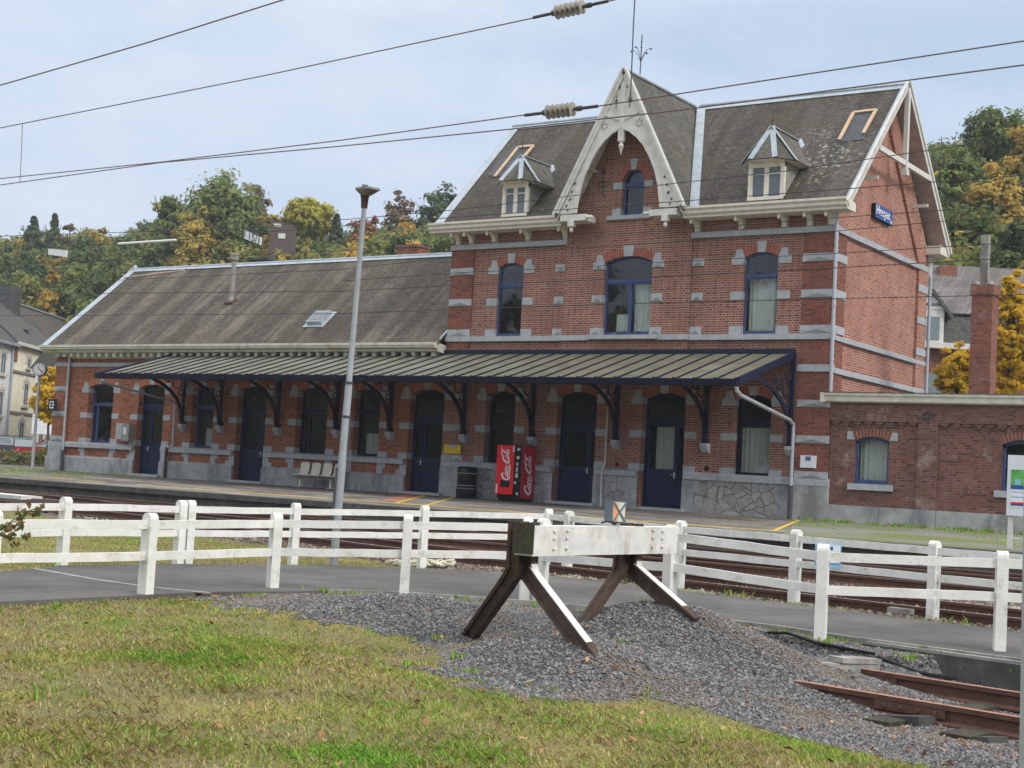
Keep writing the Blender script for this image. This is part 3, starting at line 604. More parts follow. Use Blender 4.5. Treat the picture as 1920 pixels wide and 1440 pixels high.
part('gable_soffit', 'cream2', lambda m: [slab(m, [(-23+s*2.28, 39.12, 9.88), (-23+s*2.28, 39.9, 9.88), (-23, 39.9, 14.40), (-23, 39.12, 14.40)], .03) for s in (-1, 1)]+[m.box(*sorted((-23+s*1.42, -23+s*1.3)), 39.16, 39.92, 11.5, 11.58) for s in (-1, 1)])
# iron wall anchors beside the gable window
for xa in (-24.05, -21.85):
    m = MB(); y = yc-.02; m.beam((xa, y, 10.75), (xa, y, 11.75), .03, .03); m.torus((xa-.1, y, 11.1), .1, .015, 12, 5, (1, 0, 0)); m.torus((xa+.1, y, 11.1), .1, .015, 12, 5, (1, 0, 0)); m.torus((xa, y, 11.5), .07, .014, 12, 5, (1, 0, 0)); m.build('wall_anchor', 'dark_metal', ST)
# right gable timberwork
def rg(m):
    x = XR-.02
    m.beam((x, 39.35, 9.86), (x, 44.02, 14.58), .06, .22, (0, -.7, .7)); m.beam((x, 48.65, 9.86), (x, 43.98, 14.58), .06, .24, (0, .7, .7)); m.beam((x+.05, 48.75, 9.9), (x+.05, 44.0, 14.66), .05, .10, (0, .7, .7))
    m.beam((x, 41.65, 12.0), (x, 46.35, 12.0), .10, .16); m.beam((x, 44.0, 11.75), (x, 44.0, 14.4), .14, .14, (1, 0, 0)); m.box(x-.1, x+.1, 43.9, 44.1, 11.62, 11.8)
    for yy in (42.5, 45.5): m.beam((-16.1, yy+.8*(1 if yy > 44 else -1), 11.1), (x, yy+.8*(1 if yy > 44 else -1), 11.1), .1, .1)
    m.prism([(-16.05, 48.0, 9.0), (-16.05, 48.5, 9.75), (-16.05, 48.0, 9.75)], (.12, 0, 0))
part('verge_timber', 'white', rg)
MAT['soffit'] = plain('weathered soffit board', (.40, .31, .28), .85, .15, 3)
part('verge_soffit', 'soffit', lambda m: (slab(m, [(-16.1, 39.5, 9.87), (XR, 39.5, 9.87), (XR, 44, 14.41), (-16.1, 44, 14.41)], .03), slab(m, [(-16.1, 48.5, 9.87), (XR, 48.5, 9.87), (XR, 44, 14.41), (-16.1, 44, 14.41)], .03)))
# dormers
def on_plane(x, y, p0, n): d = ray(x, y); n = np.array(n, float); return EYE+d*(((np.array(p0)-EYE)@n)/(d@n))
PF, NF = (0, YE, ZE), nf
def dormer(px0, px1, py, pytop, apex):
    yf = 39.78; L, Rr = on_y(px0, py, yf), on_y(px1, py, yf); xc = (L[0]+Rr[0])/2; hw = (Rr[0]-L[0])/2; z0 = ZE+(yf-YE)*(ZR-ZE)/4.5; z1 = on_y((px0+px1)/2, pytop, yf)[2]; sl = (ZR-ZE)/4.5
    yb = YE+(z1-ZE)/sl
    q = MB(); q.box(xc-hw, xc-hw+.11, yf-.03, yf+.08, z0-.05, z1); q.box(xc+hw-.11, xc+hw, yf-.03, yf+.08, z0-.05, z1); q.box(xc-hw, xc+hw, yf-.035, yf+.08, z1-.16, z1+.03); q.box(xc-hw, xc+hw, yf-.05, yf+.08, z0-.06, z0+.05)
    q.box(xc-.04, xc+.04, yf-.02, yf+.05, z0, z1-.1)
    for s in (-1, 1):
        a, b = sorted((xc+s*.04, xc+s*(hw-.11))); q.box(a, a+.035, yf-.01, yf+.05, z0, z1-.1); q.box(b-.035, b, yf-.01, yf+.05, z0, z1-.1)
        q.box(a, b, yf-.012, yf+.05, z0+(z1-z0)*.66, z0+(z1-z0)*.66+.035)
    dm = q.build('dormer', 'cream', ST)
    g = MB(); g.poly([(xc-hw+.1, yf+.03, z0), (xc+hw-.1, yf+.03, z0), (xc+hw-.1, yf+.03, z1-.1), (xc-hw+.1, yf+.03, z1-.1)]); g.build('glass', MAT['glass_frost'], dm)
    c = MB()
    for s in (-1, 1): c.prism([(xc+s*(hw-.01), yf+.08, z0+.02), (xc+s*(hw-.01), yf+.08, z1), (xc+s*(hw-.01), yb+.1, z1)], (-s*.04, 0, 0))
    c.box(xc-hw+.05, xc+hw-.05, yf+.25, yf+.27, z0, z1); c.build('dormer_cheek', 'soffit2', dm)
    ap = on_y(*apex, yf+.25); A = np.array((xc, yf+.25, ap[2])); ez = z1+.02
    e = [(xc-hw-.32, yb+.15, ez-.02), (xc-hw-.32, yf+.12, ez-.02), (xc-.40, yf-.36, ez+.02), (xc+.40, yf-.36, ez+.02), (xc+hw+.32, yf+.12, ez-.02), (xc+hw+.32, yb+.15, ez-.02)]
    rb = (xc, YE+(A[2]-ZE)/sl, A[2]); rf = MB()
    rf.poly([e[2], e[3], tuple(A)]); rf.poly([e[1], e[2], tuple(A)]); rf.poly([e[3], e[4], tuple(A)]); rf.poly([e[0], e[1], tuple(A), rb]); rf.poly([e[4], e[5], rb, tuple(A)])
    ro = rf.build('dormer_roof', 'slate_gab', dm)
    sf = MB(); sf.poly([(x, y, z-.025) for x, y, z in e]); sf.build('dormer_soffit', 'cream2', dm)
    zz = MB()
    for k in (1, 2, 3, 4): zz.beam(np.array(e[k])+(0, 0, .015), A+(0, 0, .02), .17, .02, (0, -1, .5) if k in (2, 3) else ((-1 if k == 1 else 1), 0, .6))
    zz.beam(A+(0, 0, .02), np.array(rb)+(0, 0, .02), .12, .03); zz.beam(np.array(e[5])+(0, .02, .0), np.array(rb)+(0, 0, .04), .22, .03, (.2, -1, .8)); zz.build('hip_flashing', 'zinc', dm)
    fi = MB(); fi.tube([A, A+(0, 0, .55)], .015, 6); fi.lathe([(0, 0), (.04, .04), (0, .08)], A+(0, 0, .15), 6); fi.lathe([(0, 0), (.03, .03), (0, .06)], A+(0, 0, .35), 6); fi.build('finial', 'rust', dm)
MAT['glass_frost'] = plain('dusty dormer pane', (.13, .15, .18), .15, .2, 2)
MAT['soffit2'] = plain('grey boarded cheek', (.25, .25, .235), .8, .25, 5)
dormer(941, 989, 400, 344, (985, 292)); dormer(1402, 1470, 368, 304, (1447, 238))
# repair patches: felt and battens on the big roof
def patch(c, felt):
    P = [on_plane(x, y, PF, NF) for x, y in c]; n = nf/np.linalg.norm(nf)
    q = MB(); Q = [on_plane(x, y, PF, NF)+n*.006 for x, y in felt]; q.prism(Q, n*.012); fo = q.build('roof_patch', 'felt', ST)
    b = MB()
    for i in range(3): b.beam(P[i]+n*.045, P[i+1]+n*.045, .11, .045, n)
    b.build('batten', 'wood_new', fo)
patch([(1574, 264), (1601, 213), (1643, 208), (1619, 252)], [(1570, 268), (1602, 209), (1650, 203), (1620, 262)])
patch([(928, 333), (972, 278), (1001, 275), (982, 297)], [(915, 330), (935, 300), (966, 272), (1005, 271), (985, 300), (945, 330)])
# wing roof fittings
PW = (0, 39.45, WE)
def on_wing(x, y): return on_plane(x, y, PW, nw)
b = on_wing(434, 566); m = MB(); h = 1.95
m.lathe([(.17, 0), (.15, .12), (.105, .18), (.10, h-.3), (.10, h-.25)], b, 12); m.lathe([(.0, h-.26), (.17, h-.26), (.18, h-.05), (.17, h), (0, h)], b, 12); m.build('flue_pipe', 'soffit2', ST)
m = MB(); m.obox(b+(0, -.05, .02), (.2, 0, 0), (0, .14, .12), (0, -.02, .03)); m.build('flue_base', 'rust', ST)
c = on_wing(600, 600); n = nw/np.linalg.norm(nw); u = np.cross((1, 0, 0), n); m = MB(); m.obox(c+n*.08, (.36, 0, 0), u*.36, n*.1); m.obox(c+n*.02, (.5, 0, 0), u*.5, n*.015); sk = m.build('roof_light', 'zinc', ST)
m = MB(); [m.obox(c+n*.186+np.array((dx, 0, 0)), (.07, 0, 0), u*.3, n*.006) for dx in (-.25, -.08, .09, .26)]; m.build('glass', MAT['glass_frost'], sk)
# chimneys behind ridge and hipped rear roof
p = on_y(490, 492, 45.2); m = MB(); m.box(p[0]-.45, p[0]+.45, 45, 45.7, p[2]-1.2, p[2]+.06, 0); m.box(p[0]-.62, p[0]+.62, 44.9, 45.8, p[2]+.06, p[2]+.16, 1); m.build('chimney', ['brick_chim', 'concrete_dk'], ST)
p = on_y(775, 466, 50.); m = MB(); m.box(p[0]-.55, p[0]+.55, 49.6, 50.4, p[2]-2.5, p[2], 0); m.box(p[0]-.6, p[0]+.6, 49.55, 50.45, p[2], p[2]+.1, 0); m.build('chimney', 'brick_chim', ST)
p = on_y(852, 462, 49.); m = MB(); slab(m, [(p[0]-2.9, 48.2, p[2]-1.75), (p[0]+3, 48.2, p[2]-1.75), (p[0]+3, 50, p[2]), (p[0]-.3, 50, p[2])]); slab(m, [(p[0]-2.9, 48.2, p[2]-1.75), (p[0]-.3, 50, p[2]), (p[0]-2.9, 52, p[2]-1.75)]); m.build('rear_hip_roof', 'slate_wing', ST)
# cross gable iron finial
a = np.array((-23., 40.1, ZR+.08)); m = MB(); m.tube([a, a+(0, 0, 1.35)], .018, 6)
for s, e in ((1, (1, 0)), (-1, (1, 0)), (1, (0, 1)), (-1, (0, 1))):
    pts = [a+(s*e[0]*.36*t, s*e[1]*.36*t, .45+.42*math.sin(t*1.9)) for t in (0, .2, .4, .6, .8, 1.)]; m.tube(pts, .01, 5); m.lathe([(0, 0), (.04, .04), (0, .09)], pts[-1]-np.array((0, 0, .05)), 6)
for z in (.2, .9, 1.1): m.lathe([(0, 0), (.04, .03), (0, .06)], a+(0, 0, z), 6)
m.build('iron_finial', 'dark_metal', ST)
# rainwater pipes
def pipe(px, mat, r=.05): m = MB(); m.tube(px, r, 10); [m.tube([np.array(px[0])*(1-t)+np.array(px[-1])*t, np.array(px[0])*(1-t)+np.array(px[-1])*t+np.array((0, 0, -.06))], r*1.25, 10) for t in (.2, .5, .8)]; return m
pipe([(-16.0, 39.8, 9.7), (-16.0, 39.80, 9.4), (-16.0, 39.84, 4.4)], 'grey', .055).build('rainwater_pipe', 'grey_metal', ST)
pipe([(-15.95, 48.15, 9.6), (-15.95, 48.1, 4.3)], 'grey', .055).build('rainwater_pipe', 'grey_metal', ST)
pipe([(-49.55, 39.82, 5.6), (-49.55, 39.82, 1.35)], 'grey', .05).build('rainwater_pipe', 'grey_metal', ST); pipe([(-49.55, 39.82, 1.6), (-49.55, 39.82, .74)], 'd', .062).build('rainwater_pipe', 'dark_metal', ST)
m = MB(); m.tube([(-23.46, 39.93, 4.25), (-23.46, 39.93, 2.1), (-23.5, 39.82, 1.85), (-23.46, 39.8, .74)], .03, 8); m.build('service_pipe', 'cream2', ST)
for x in (-23.06, -19.92): m = MB(); m.box(x-.06, x+.06, 39.985, 40.0, 2.04, 2.16); m.build('vent_grille', 'black', ST)
# small things fixed to the wall
def boxthing(name, label, cat, boxes, loc):
    t = thing(name, label, cat, loc)
    for nm, mt, b in boxes: m = MB(); m.box(*b); m.build(nm, mt, t)
    return t
boxthing('meter_box', 'grey metal meter box with two doors fixed to the brick wall of the wing', 'box', [('cabinet', 'grey_metal', (-46.25, -45.85, 39.72, 40.0, 2.16, 2.80)), ('door', 'soffit2', (-45.84, -45.42, 39.66, 40.0, 2.10, 2.80)), ('keypad', 'silver', (-45.75, -45.55, 39.65, 39.66, 2.35, 2.65))], (-45.9, 39.8, 2.1))
t = thing('notice_sign', 'yellow notice plate with a blue panel on the brick between door and litter bin', 'sign', (-29.45, 39.9, 2.2)); m = MB(); m.box(-29.82, -29.12, 39.89, 39.91, 2.19, 2.50); m.build('plate', 'yellow', t)
m = MB(); m.box(-29.62, -29.3, 39.882, 39.89, 2.42, 2.49); m.build('blue_panel', 'lightblue', t); m = MB(); [m.box(-29.72, -29.22, 39.884, 39.89, z, z+.015) for z in (2.25, 2.3, 2.35)]; m.build('text_line', 'yline', t)
t = thing('flag_plaque', 'white plaque with a small dark blue flag panel on the corner pilaster', 'sign', (-16.6, 39.9, 2.25)); m = MB(); m.box(-16.86, -16.38, 39.89, 39.93, 2.26, 2.62); m.build('plate', 'paper', t); m = MB(); m.box(-16.70, -16.54, 39.882, 39.89, 2.47, 2.59); m.build('flag_panel', 'signblue', t)
m = MB(); [m.lathe([(0, 0), (.006, 0), (.006, .003), (0, .003)], (-16.62+.04*math.cos(a*math.pi/6), 39.881, 2.53+.04*math.sin(a*math.pi/6)), 5, (0, -1, 0)) for a in range(12)]; m.build('star_ring', 'yellow', t)
t = thing('station_name_sign', 'dark blue name sign lettered Houyet high on the side gable', 'sign', (-16, 43.5, 10.3)); m = MB(); m.box(-16.1, -15.98, 42.75, 44.3, 10.10, 10.55); m.build('board', 'black', t); m = MB(); m.box(-15.98, -15.965, 42.77, 44.3, 10.12, 10.55); m.build('face', 'signblue', t)
m = text_mesh('Houyet', .40, (-15.96, 43.43, 10.36), (0, 1, 0), (0, 0, 1), bold=.006); m.build('lettering', 'logo', t); m = MB(); m.lathe([(0, 0), (.05, 0), (.05, .004), (0, .004)], (-15.965, 44.17, 10.19), 12, (1, 0, 0)); m.build('roundel', 'logo', t)
p = on_y(98, 759, 39.7); t = thing('pictogram_sign', 'small dark blue square sign with white mark at the left wall corner', 'sign', p); m = MB(); m.box(p[0]-.24, p[0]+.24, 39.68, 39.74, p[2]-.24, p[2]+.24); m.build('board', 'navy', t)
m = MB(); x, z = p[0]-.01, p[2]; m.box(x-.13, x-.09, 39.672, 39.68, z-.15, z+.15); m.box(x-.09, x+.11, 39.672, 39.68, z+.11, z+.15); m.box(x-.09, x+.11, 39.672, 39.68, z-.15, z-.11); m.box(x+.07, x+.11, 39.672, 39.68, z-.11, z-.05); m.box(x+.07, x+.11, 39.672, 39.68, z+.05, z+.11); m.box(x, x+.16, 39.672, 39.68, z-.02, z+.02); m.build('white_mark', 'logo', t)
# ------------------------------------------------------------------ canopy
CY, CZ = 36.25, 4.50; cs = (5.60-CZ)/(39.92-CY); CA, CB = -43.35, -17.2
CN = thing('platform_canopy', 'long sloping platform canopy with dark blue gutter and cast iron brackets along the facade', 'canopy', (-30, 38, 2.7))
def cz(y): return CZ+(y-CY)*cs
m = MB(); m.prism([(CA, CY, cz(CY)), (CA, 39.92, cz(39.92)), (CA, 39.92, cz(39.92)-.025), (CA, CY, cz(CY)-.025)], (CB-CA, 0, 0)); m.build('roof_panel', 'panel', CN)
x = CA+.05
while x < CB: m = MB(); m.beam((x, CY-.03, cz(CY)+.015), (x, 39.9, cz(39.9)+.015), .03, .04); m.box(x-.035, x+.035, CY-.10, CY, cz(CY)-.02, cz(CY)+.06); m.build('glazing_bar', 'navy', CN); x += .635
m = MB(); m.prism([(CA-.03, CY-.2, 4.50), (CA-.03, CY-.17, 4.36), (CA-.03, CY-.06, 4.32), (CA-.03, CY+.04, 4.36), (CA-.03, CY+.04, 4.47)], (CB-CA+.06, 0, 0)); m.box(CA-.03, CB+.03, CY-.22, CY-.19, 4.49, 4.52); m.build('gutter', 'navy', CN)
m = MB(); m.box(CA, CB, 39.86, 39.97, cz(39.9)+.0, cz(39.9)+.14); m.beam((CB+.02, CY-.1, cz(CY)-.03), (CB+.02, 39.95, cz(39.95)-.03), .06, .2); m.beam((CA-.02, CY-.1, cz(CY)-.03), (CA-.02, 39.95, cz(39.95)-.03), .06, .16); m.build('edge_flashing', 'navy', CN)
m = MB(); [m.box(CA+.05, CB-.05, y-.04, y+.04, cz(y)-.12, cz(y)-.03) for y in (36.6, 37.4, 38.3, 39.2)]; m.build('purlin', 'ptrim', CN)
for xb_ in (-42.61, -40.56, -37.57, -34.69, -32.22, -29.03, -26.25, -23.08, -19.95, -17.2):
    m = MB(); m.box(xb_-.055, xb_+.055, 39.78, 39.9, 2.95, cz(39.8)-.03); m.box(xb_-.07, xb_+.07, 39.78, 39.98, 2.8, 3.0)
    pts = [(39.8, 3.0), (39.72, 3.45), (39.48, 3.85), (39.1, 4.15), (38.6, 4.38), (38.0, 4.56), (37.2, 4.68), (36.5, 4.52)]
    pts = [(y, min(z, cz(y)-.10)) for y, z in pts]
    for (a, b) in zip(pts[:-1], pts[1:]): m.beam((xb_, a[0], a[1]), (xb_, b[0], b[1]), .07, .13 if b[0] > 38 else .10)
    m.beam((xb_, 36.4, cz(36.4)-.09), (xb_, 39.85, cz(39.85)-.09), .06, .1)
    br = m.build('bracket', 'navy', CN); m = MB()
    for (cy_, czz, rr) in ((39.46, 4.46, .23), (38.98, 4.62, .17), (38.62, 4.68, .11), (39.66, 4.08, .10), (39.55, 4.95, .2)): m.torus((xb_, cy_, czz), rr, .022, 18, 6)
    m.build('ring_ornament', 'navy', br); m = MB(); m.prism([(xb_-.12, 40.0, 2.86), (xb_-.12, 39.74, 2.86), (xb_-.12, 39.74, 2.76), (xb_-.12, 39.86, 2.6), (xb_-.12, 40.0, 2.55)], (.24, 0, 0)); m.build('stone_corbel', 'stone', br)
q = MB(); q.tube([(CB-.05, CY-.05, 4.34), (CB-.05, CY+.0, 4.2), (CB-.05, CY+.25, 4.1), (-17.12, 39.6, 3.62), (-17.1, 39.84, 3.5)], .055, 10); q.tube([(-17.1, 39.84, 3.55), (-17.1, 39.84, 1.72)], .055, 10); q.build('downpipe', 'grey_metal', CN)
q = MB(); q.tube([(-17.1, 39.84, 1.72), (-17.1, 39.84, .74)], .065, 10); q.build('downpipe', 'dark_metal', CN)
q = MB(); q.tube([(CA+.1, CY-.05, 4.36), (CA+.1, CY, 4.2), (-43.1, 39.7, 3.75), (-43.05, 39.85, 3.6), (-43.05, 39.86, 2.0), (-43.35, 39.84, 1.9)], .045, 8); q.build('downpipe', 'grey_metal', CN); q = MB(); q.tube([(-43.35, 39.84, 1.95), (-43.38, 39.84, .74)], .06, 8); q.build('downpipe', 'rust', CN)
# ------------------------------------------------------------------ brick annex
AX = thing('brick_annex', 'low flat roofed annex of dark brown brick with two small windows', 'annex', (-13, 40, .75))
AO = [OP(-15.26, -14.26, 1.88, 3.10, .13), OP(-11.12, -10.12, 1.88, 3.12, .14)]
m = MB(); wall(m, D, -16.02, -7.5, .75, 4.3, AO, .16); m.box(-13.42, -12.86, D-.08, D+.01, .75, 3.66); m.box(-16.02, -7.5, D-.08, D+.01, 3.66, 4.3); m.box(-8.1, -7.5, D-.08, D+.01, .75, 3.66)
for a, b in ((-16.0, -13.42), (-12.86, -8.1)):
    n = int((b-a)/.3)
    for i in range(n): xx = a+(b-a)*(i+.5)/n; m.box(xx-.11, xx+.11, D-.06, D, 3.58, 3.66); m.box(xx-.05, xx+.05, D-.04, D, 3.51, 3.58)
m.box(-7.6, -7.5, D, 46, .75, 4.3); m.box(-16.0, -7.5, 45.9, 46, .75, 4.3); m.build('wall', 'brick_annex', AX)
m = MB(); m.box(-16.0, -7.6, D+.3, 45.9, .78, .8); m.box(-16.0, -7.6, 43, 43.05, .8, 4.3); m.build('inner_walls', 'room', AX)
m = MB(); m.prism([(-16.25, D-.16, 4.18), (-16.25, D-.22, 4.22), (-16.25, D-.22, 4.36), (-16.25, D-.26, 4.38), (-16.25, D-.26, 4.46), (-16.25, 46.2, 4.46), (-16.25, 46.2, 4.18)], (8.9, 0, 0)); m.build('roof', 'cream2', AX)
m = MB(); m.box(-16.27, -7.3, D-.28, 46.25, 4.46, 4.475); m.build('roof_edge_strip', 'dark_metal', AX)
m = MB(); [m.box(a, b, D-.09, D+.01, .72, 1.24) for a, b in ((-16.0, -14.45), (-14.44, -13.43), (-13.43, -12.85), (-12.84, -10.9), (-10.89, -7.5))]; m.prism([(-13.43, D-.16, .72), (-12.85, D-.16, .72), (-12.85, D-.16, 1.24), (-13.43, D-.16, 1.24)], (0, .1, 0)); m.build('plinth', 'plinth', AX)
for i, o in enumerate(AO):
    f = MB(); Y = D+.14; f.box(o['x0'], o['x0']+.08, Y-.04, Y+.04, o['zs'], o['zp']); f.box(o['x1']-.08, o['x1'], Y-.04, Y+.04, o['zs'], o['zp']); f.box(o['x0']+.08, o['x1']-.08, Y-.04, Y+.04, o['zs'], o['zs']+.12); frame_head(f, o, Y-.04, .09, .08)
    wd = f.build('window', 'blue', AX); g = MB(); g.poly(apoly(o, Y, .03)); g.build('glass', 'glass', wd)
    if i == 0: curtain_mesh(o['x0']+.05, o['x1']-.05, Y+.2, 1.95, 3.25).build('curtain', 'curtain', wd)
    arch_ring(o, D, wd, 'arch_d', .22); q = MB(); q.box(o['x0']-.16, o['x1']+.16, D-.08, D+.12, 1.70, 1.88); q.build('window_sill', 'stone', wd)
    if i == 0: q = MB(); [q.prism([(e+s*.02, D-.014, 3.13), (e+s*.24, D-.014, 3.13), (e+s*.24, D-.014, 3.36), (e+s*.08, D-.014, 3.36)], (0, .03, 0)) for e, s in ((o['x0'], -1), (o['x1'], 1))]; q.build('skewback_stone', 'stone', wd)
m = MB(); m.beam((-13.14, D-.1, 3.6), (-13.14, D-.1, 4.0), .04, .03); m.torus((-13.22, D-.1, 3.85), .08, .015, 12, 5, (1, 0, 0)); m.torus((-13.06, D-.1, 3.85), .08, .015, 12, 5, (1, 0, 0)); m.build('wall_anchor', 'dark_metal', AX)
m = MB(); m.box(-13.2, -12.58, 43.7, 44.32, 4.45, 7.95); m.box(-13.24, -12.54, 43.66, 44.36, 7.75, 8.05); ch = m.build('chimney', 'brick_chim', AX)
m = MB(); m.box(-13.05, -12.82, 43.9, 44.13, 8.05, 9.6); m.build('chimney_pipe', MAT['concrete'], ch); m = MB(); [m.lathe([(0, 0), (.16, .04), (.1, .14), (0, .17)], (-12.9+dx, 44+dy, 8.03), 7) for dx, dy in ((-.22, -.2), (.2, -.15), (.1, .2))]; m.build('mortar_cap', 'concrete', ch)
m = MB(); m.box(-16.27, -16.15, D-.28, D-.2, 4.18, 4.475); m.build('cornice_end', 'cream2', AX)
# ------------------------------------------------------------------ terrain
def sm(a, b, x): q = np.clip((x-a)/(b-a), 0, 1); return q*q*(3-2*q)
UD = np.array((.975, -.222)); BC = np.array((-7.2, 12.95))
def uv_(X, Y): return (X-BC[0])*UD[0]+(Y-BC[1])*UD[1], -(X-BC[0])*UD[1]+(Y-BC[1])*UD[0]
def vnoise(X, Y, s, seed):
    X, Y = np.asarray(X, float)/s, np.asarray(Y, float)/s; x0, y0 = np.floor(X), np.floor(Y); fx, fy = X-x0, Y-y0; fx = fx*fx*(3-2*fx); fy = fy*fy*(3-2*fy)
    def hh(a, b): q = np.sin(a*127.1+b*311.7+seed*74.7)*43758.5453; return q-np.floor(q)
    return (hh(x0, y0)*(1-fx)+hh(x0+1, y0)*fx)*(1-fy)+(hh(x0, y0+1)*(1-fx)+hh(x0+1, y0+1)*fx)*fy
def H(X, Y):
    X = np.asarray(X, float); Y = np.asarray(Y, float); u, v = uv_(X, Y)
    z = -.02-.05*sm(12, 8, np.hypot(X, Y))+.10*(vnoise(X, Y, 2.3, 1)-.5)*sm(13.5, 9, np.hypot(X, Y))+.03*(vnoise(X, Y, .5, 2)-.5)
    cut = sm(-2.5, -.5, u)*sm(-4.6, -2.2, v); lim_ = 1.1+1.1*sm(1.9, 2.6, u); cut = cut*(1-sm(lim_, lim_+.3, v)); z = z-.20*cut
    tr = sm(1.6, 3.6, u)*sm(-3.0, -1.3, v)*sm(2.3, 1.5, v); z = z-.10*tr
    heap = .57*np.exp(-(((u-.4)/1.45)**2+((v-.0)/.95)**2))+.33*np.exp(-(((u-.95)/1.35)**2+((v+1.85)/1.0)**2))+.17*np.exp(-(((u+2.5)/1.0)**2+((v+.8)/.8)**2))
    z = z+heap+.05*heap*(vnoise(X, Y, .7, 5)-.5)*4
    far = sm(17.5, 19, Y-.1*np.maximum(0, -12-X)); z = z*(1-far)-.025*far
    plat = sm(30.6, 31.2, Y); z = z*(1-plat)+.30*plat
    st = sm(47, 49, Y); z = z*(1-st)+.70*st; lft = sm(-50, -53, X)*sm(36, 40, Y); z = z*(1-lft)+.68*lft
    Ys = 74+sm(-70, -115, X)*14; hl = np.clip((Y-Ys)/52., 0, 1.9); z = z+np.where(hl > 0, 26*hl**1.1-4*hl*hl, 0)*sm(160, 60, X)
    z = z+sm(10, 60, X)*0
    return z
def hit(px, py, lo=5., hi=60.):
    d = ray(px, py); d = d/(d@_fw); t = lo
    while t < hi:
        p = EYE+d*t
        if p[2] < float(H(p[0], p[1])):
            a, b = t-.25, t
            for _ in range(12):
                c = (a+b)/2; p = EYE+d*c
                if p[2] < float(H(p[0], p[1])): b = c
                else: a = c
            return EYE+d*b
        t += .25
    return EYE+d*hi
def project(P):
    v = np.asarray(P, float)-EYE; z = v@_fw; return 960+F*(v@_rt)/z, 720-F*(v@_up)/z, z
def inpoly(X, Y, poly):
    r = np.zeros(np.shape(X), bool); n = len(poly)
    for i in range(n):
        (x0, y0), (x1, y1) = poly[i], poly[(i+1) % n]
        c = ((y0 > Y) != (y1 > Y)) & (X < (x1-x0)*(Y-y0)/((y1-y0) if abs(y1-y0) > 1e-9 else 1e-9)+x0); r ^= c
    return r
near_edge = [(-14.5, 4.5), (-12.6, 7.), (-12.05, 9.08), (-12.05, 10.61), (-12.10, 11.81), (-11.6, 13.4), (-10.96, 14.1), (-9.46, 14.78), (-7.71, 15.12), (-6.56, 15.05), (-5.6, 14.75), (-4.4, 14.55), (-3.0, 14.3), (1., 13.5), (9., 12.)]
far_edge = [(-17.0, 6.), (-15.6, 9.), (-15.00, 11.26), (-15.63, 12.64), (-15.43, 14.61), (-14.64, 17.0), (-13.36, 18.7), (-12.0, 19.2), (-10.04, 18.9), (-7.93, 18.45), (-6.61, 18.2), (-5.5, 17.95), (-4.2, 17.65), (1., 16.6), (9., 15.)]
gpx = [(388, 1120), (470, 1118), (560, 1112), (640, 1110), (740, 1112), (900, 1105), (1000, 1100), (1280, 1120), (1440, 1160), (1560, 1190), (1660, 1210), (1900, 1235), (2050, 1250), (2050, 1440), (1930, 1425), (1790, 1398), (1640, 1368), (1480, 1338), (1290, 1318), (1060, 1313), (960, 1300), (885, 1288), (832, 1242), (800, 1205), (690, 1182), (600, 1160), (540, 1138), (500, 1142), (400, 1146)]
gpoly = [tuple(hit(*q)[:2]) for q in gpx]
pathpoly = near_edge+far_edge[::-1]
gx = np.concatenate([np.array([-900, -600, -400]), np.arange(-300, -60, 12.), np.arange(-60, -30, 2.), np.arange(-30, -16, .5), np.arange(-16, 2, .13), np.arange(2, 12, 1.), np.arange(12, 60, 6.), np.array([60, 90, 130, 200, 350, 600, 900])])
gy = np.concatenate([np.array([-700, -300, -120, -50, -20, -8, 0]), np.arange(2, 17.5, .13), np.arange(17.5, 32, .35), np.arange(32, 60, 2.), np.arange(60, 180, 5.), np.array([180, 200, 230, 270, 330, 450, 700, 1000])])
GX, GY = np.meshgrid(gx, gy); GZ = H(GX, GY)
pm = inpoly(GX, GY, pathpoly); GZ = np.where(pm, np.minimum(GZ, -.06), GZ)
V = np.stack([GX.ravel(), GY.ravel(), GZ.ravel()], 1); nx, ny = len(gx), len(gy)
I = np.arange(nx*ny).reshape(ny, nx); Q = np.stack([I[:-1, :-1].ravel(), I[:-1, 1:].ravel(), I[1:, 1:].ravel(), I[1:, :-1].ravel()], 1)
m, t, b = nt('ground cover')
p = pos(t)
def attr(t, n): a = t.nodes.new('ShaderNodeAttribute'); a.attribute_name = n; return a.outputs['Fac']
g1 = mix(t, ramp(t, noise(t, p, 1.1, 6, .65), [(.36, 0.), (.62, 1.)]), (.20, .155, .085), (.15, .165, .055))
g1 = mix(t, ramp(t, noise(t, scaled(t, p, 1, (7, 3, 0)), .8, 6, .7), [(.5, 0.), (.62, .8)]), g1, (.25, .225, .06))
g1 = mix(t, 1., g1, ramp(t, noise(t, p, 45, 5, .7), [(.25, .45), (.75, 1.5)]), 'MULTIPLY')
vo = node(t, 'ShaderNodeTexVoronoi', Scale=24.); t.links.new(p, vo.inputs['Vector']); bw = t.nodes.new('ShaderNodeRGBToBW'); t.links.new(vo.outputs['Color'], bw.inputs[0])
gv = ramp(t, bw.outputs[0], [(.15, (.075, .075, .08)), (.5, (.13, .13, .138)), (.85, (.23, .23, .23))]); gv = mix(t, ramp(t, noise(t, p, .9, 5, .7), [(.52, 0.), (.7, .55)]), gv, (.12, .095, .065))
vb = node(t, 'ShaderNodeTexVoronoi', Scale=11.); t.links.new(p, vb.inputs['Vector']); bw2 = t.nodes.new('ShaderNodeRGBToBW'); t.links.new(vb.outputs['Color'], bw2.inputs[0])
bl = ramp(t, bw2.outputs[0], [(.15, (.07, .055, .045)), (.5, (.14, .115, .095)), (.85, (.25, .22, .19))]); bl = mix(t, ramp(t, noise(t, p, .5, 4), [(.5, 0.), (.7, .6)]), bl, (.06, .04, .03))
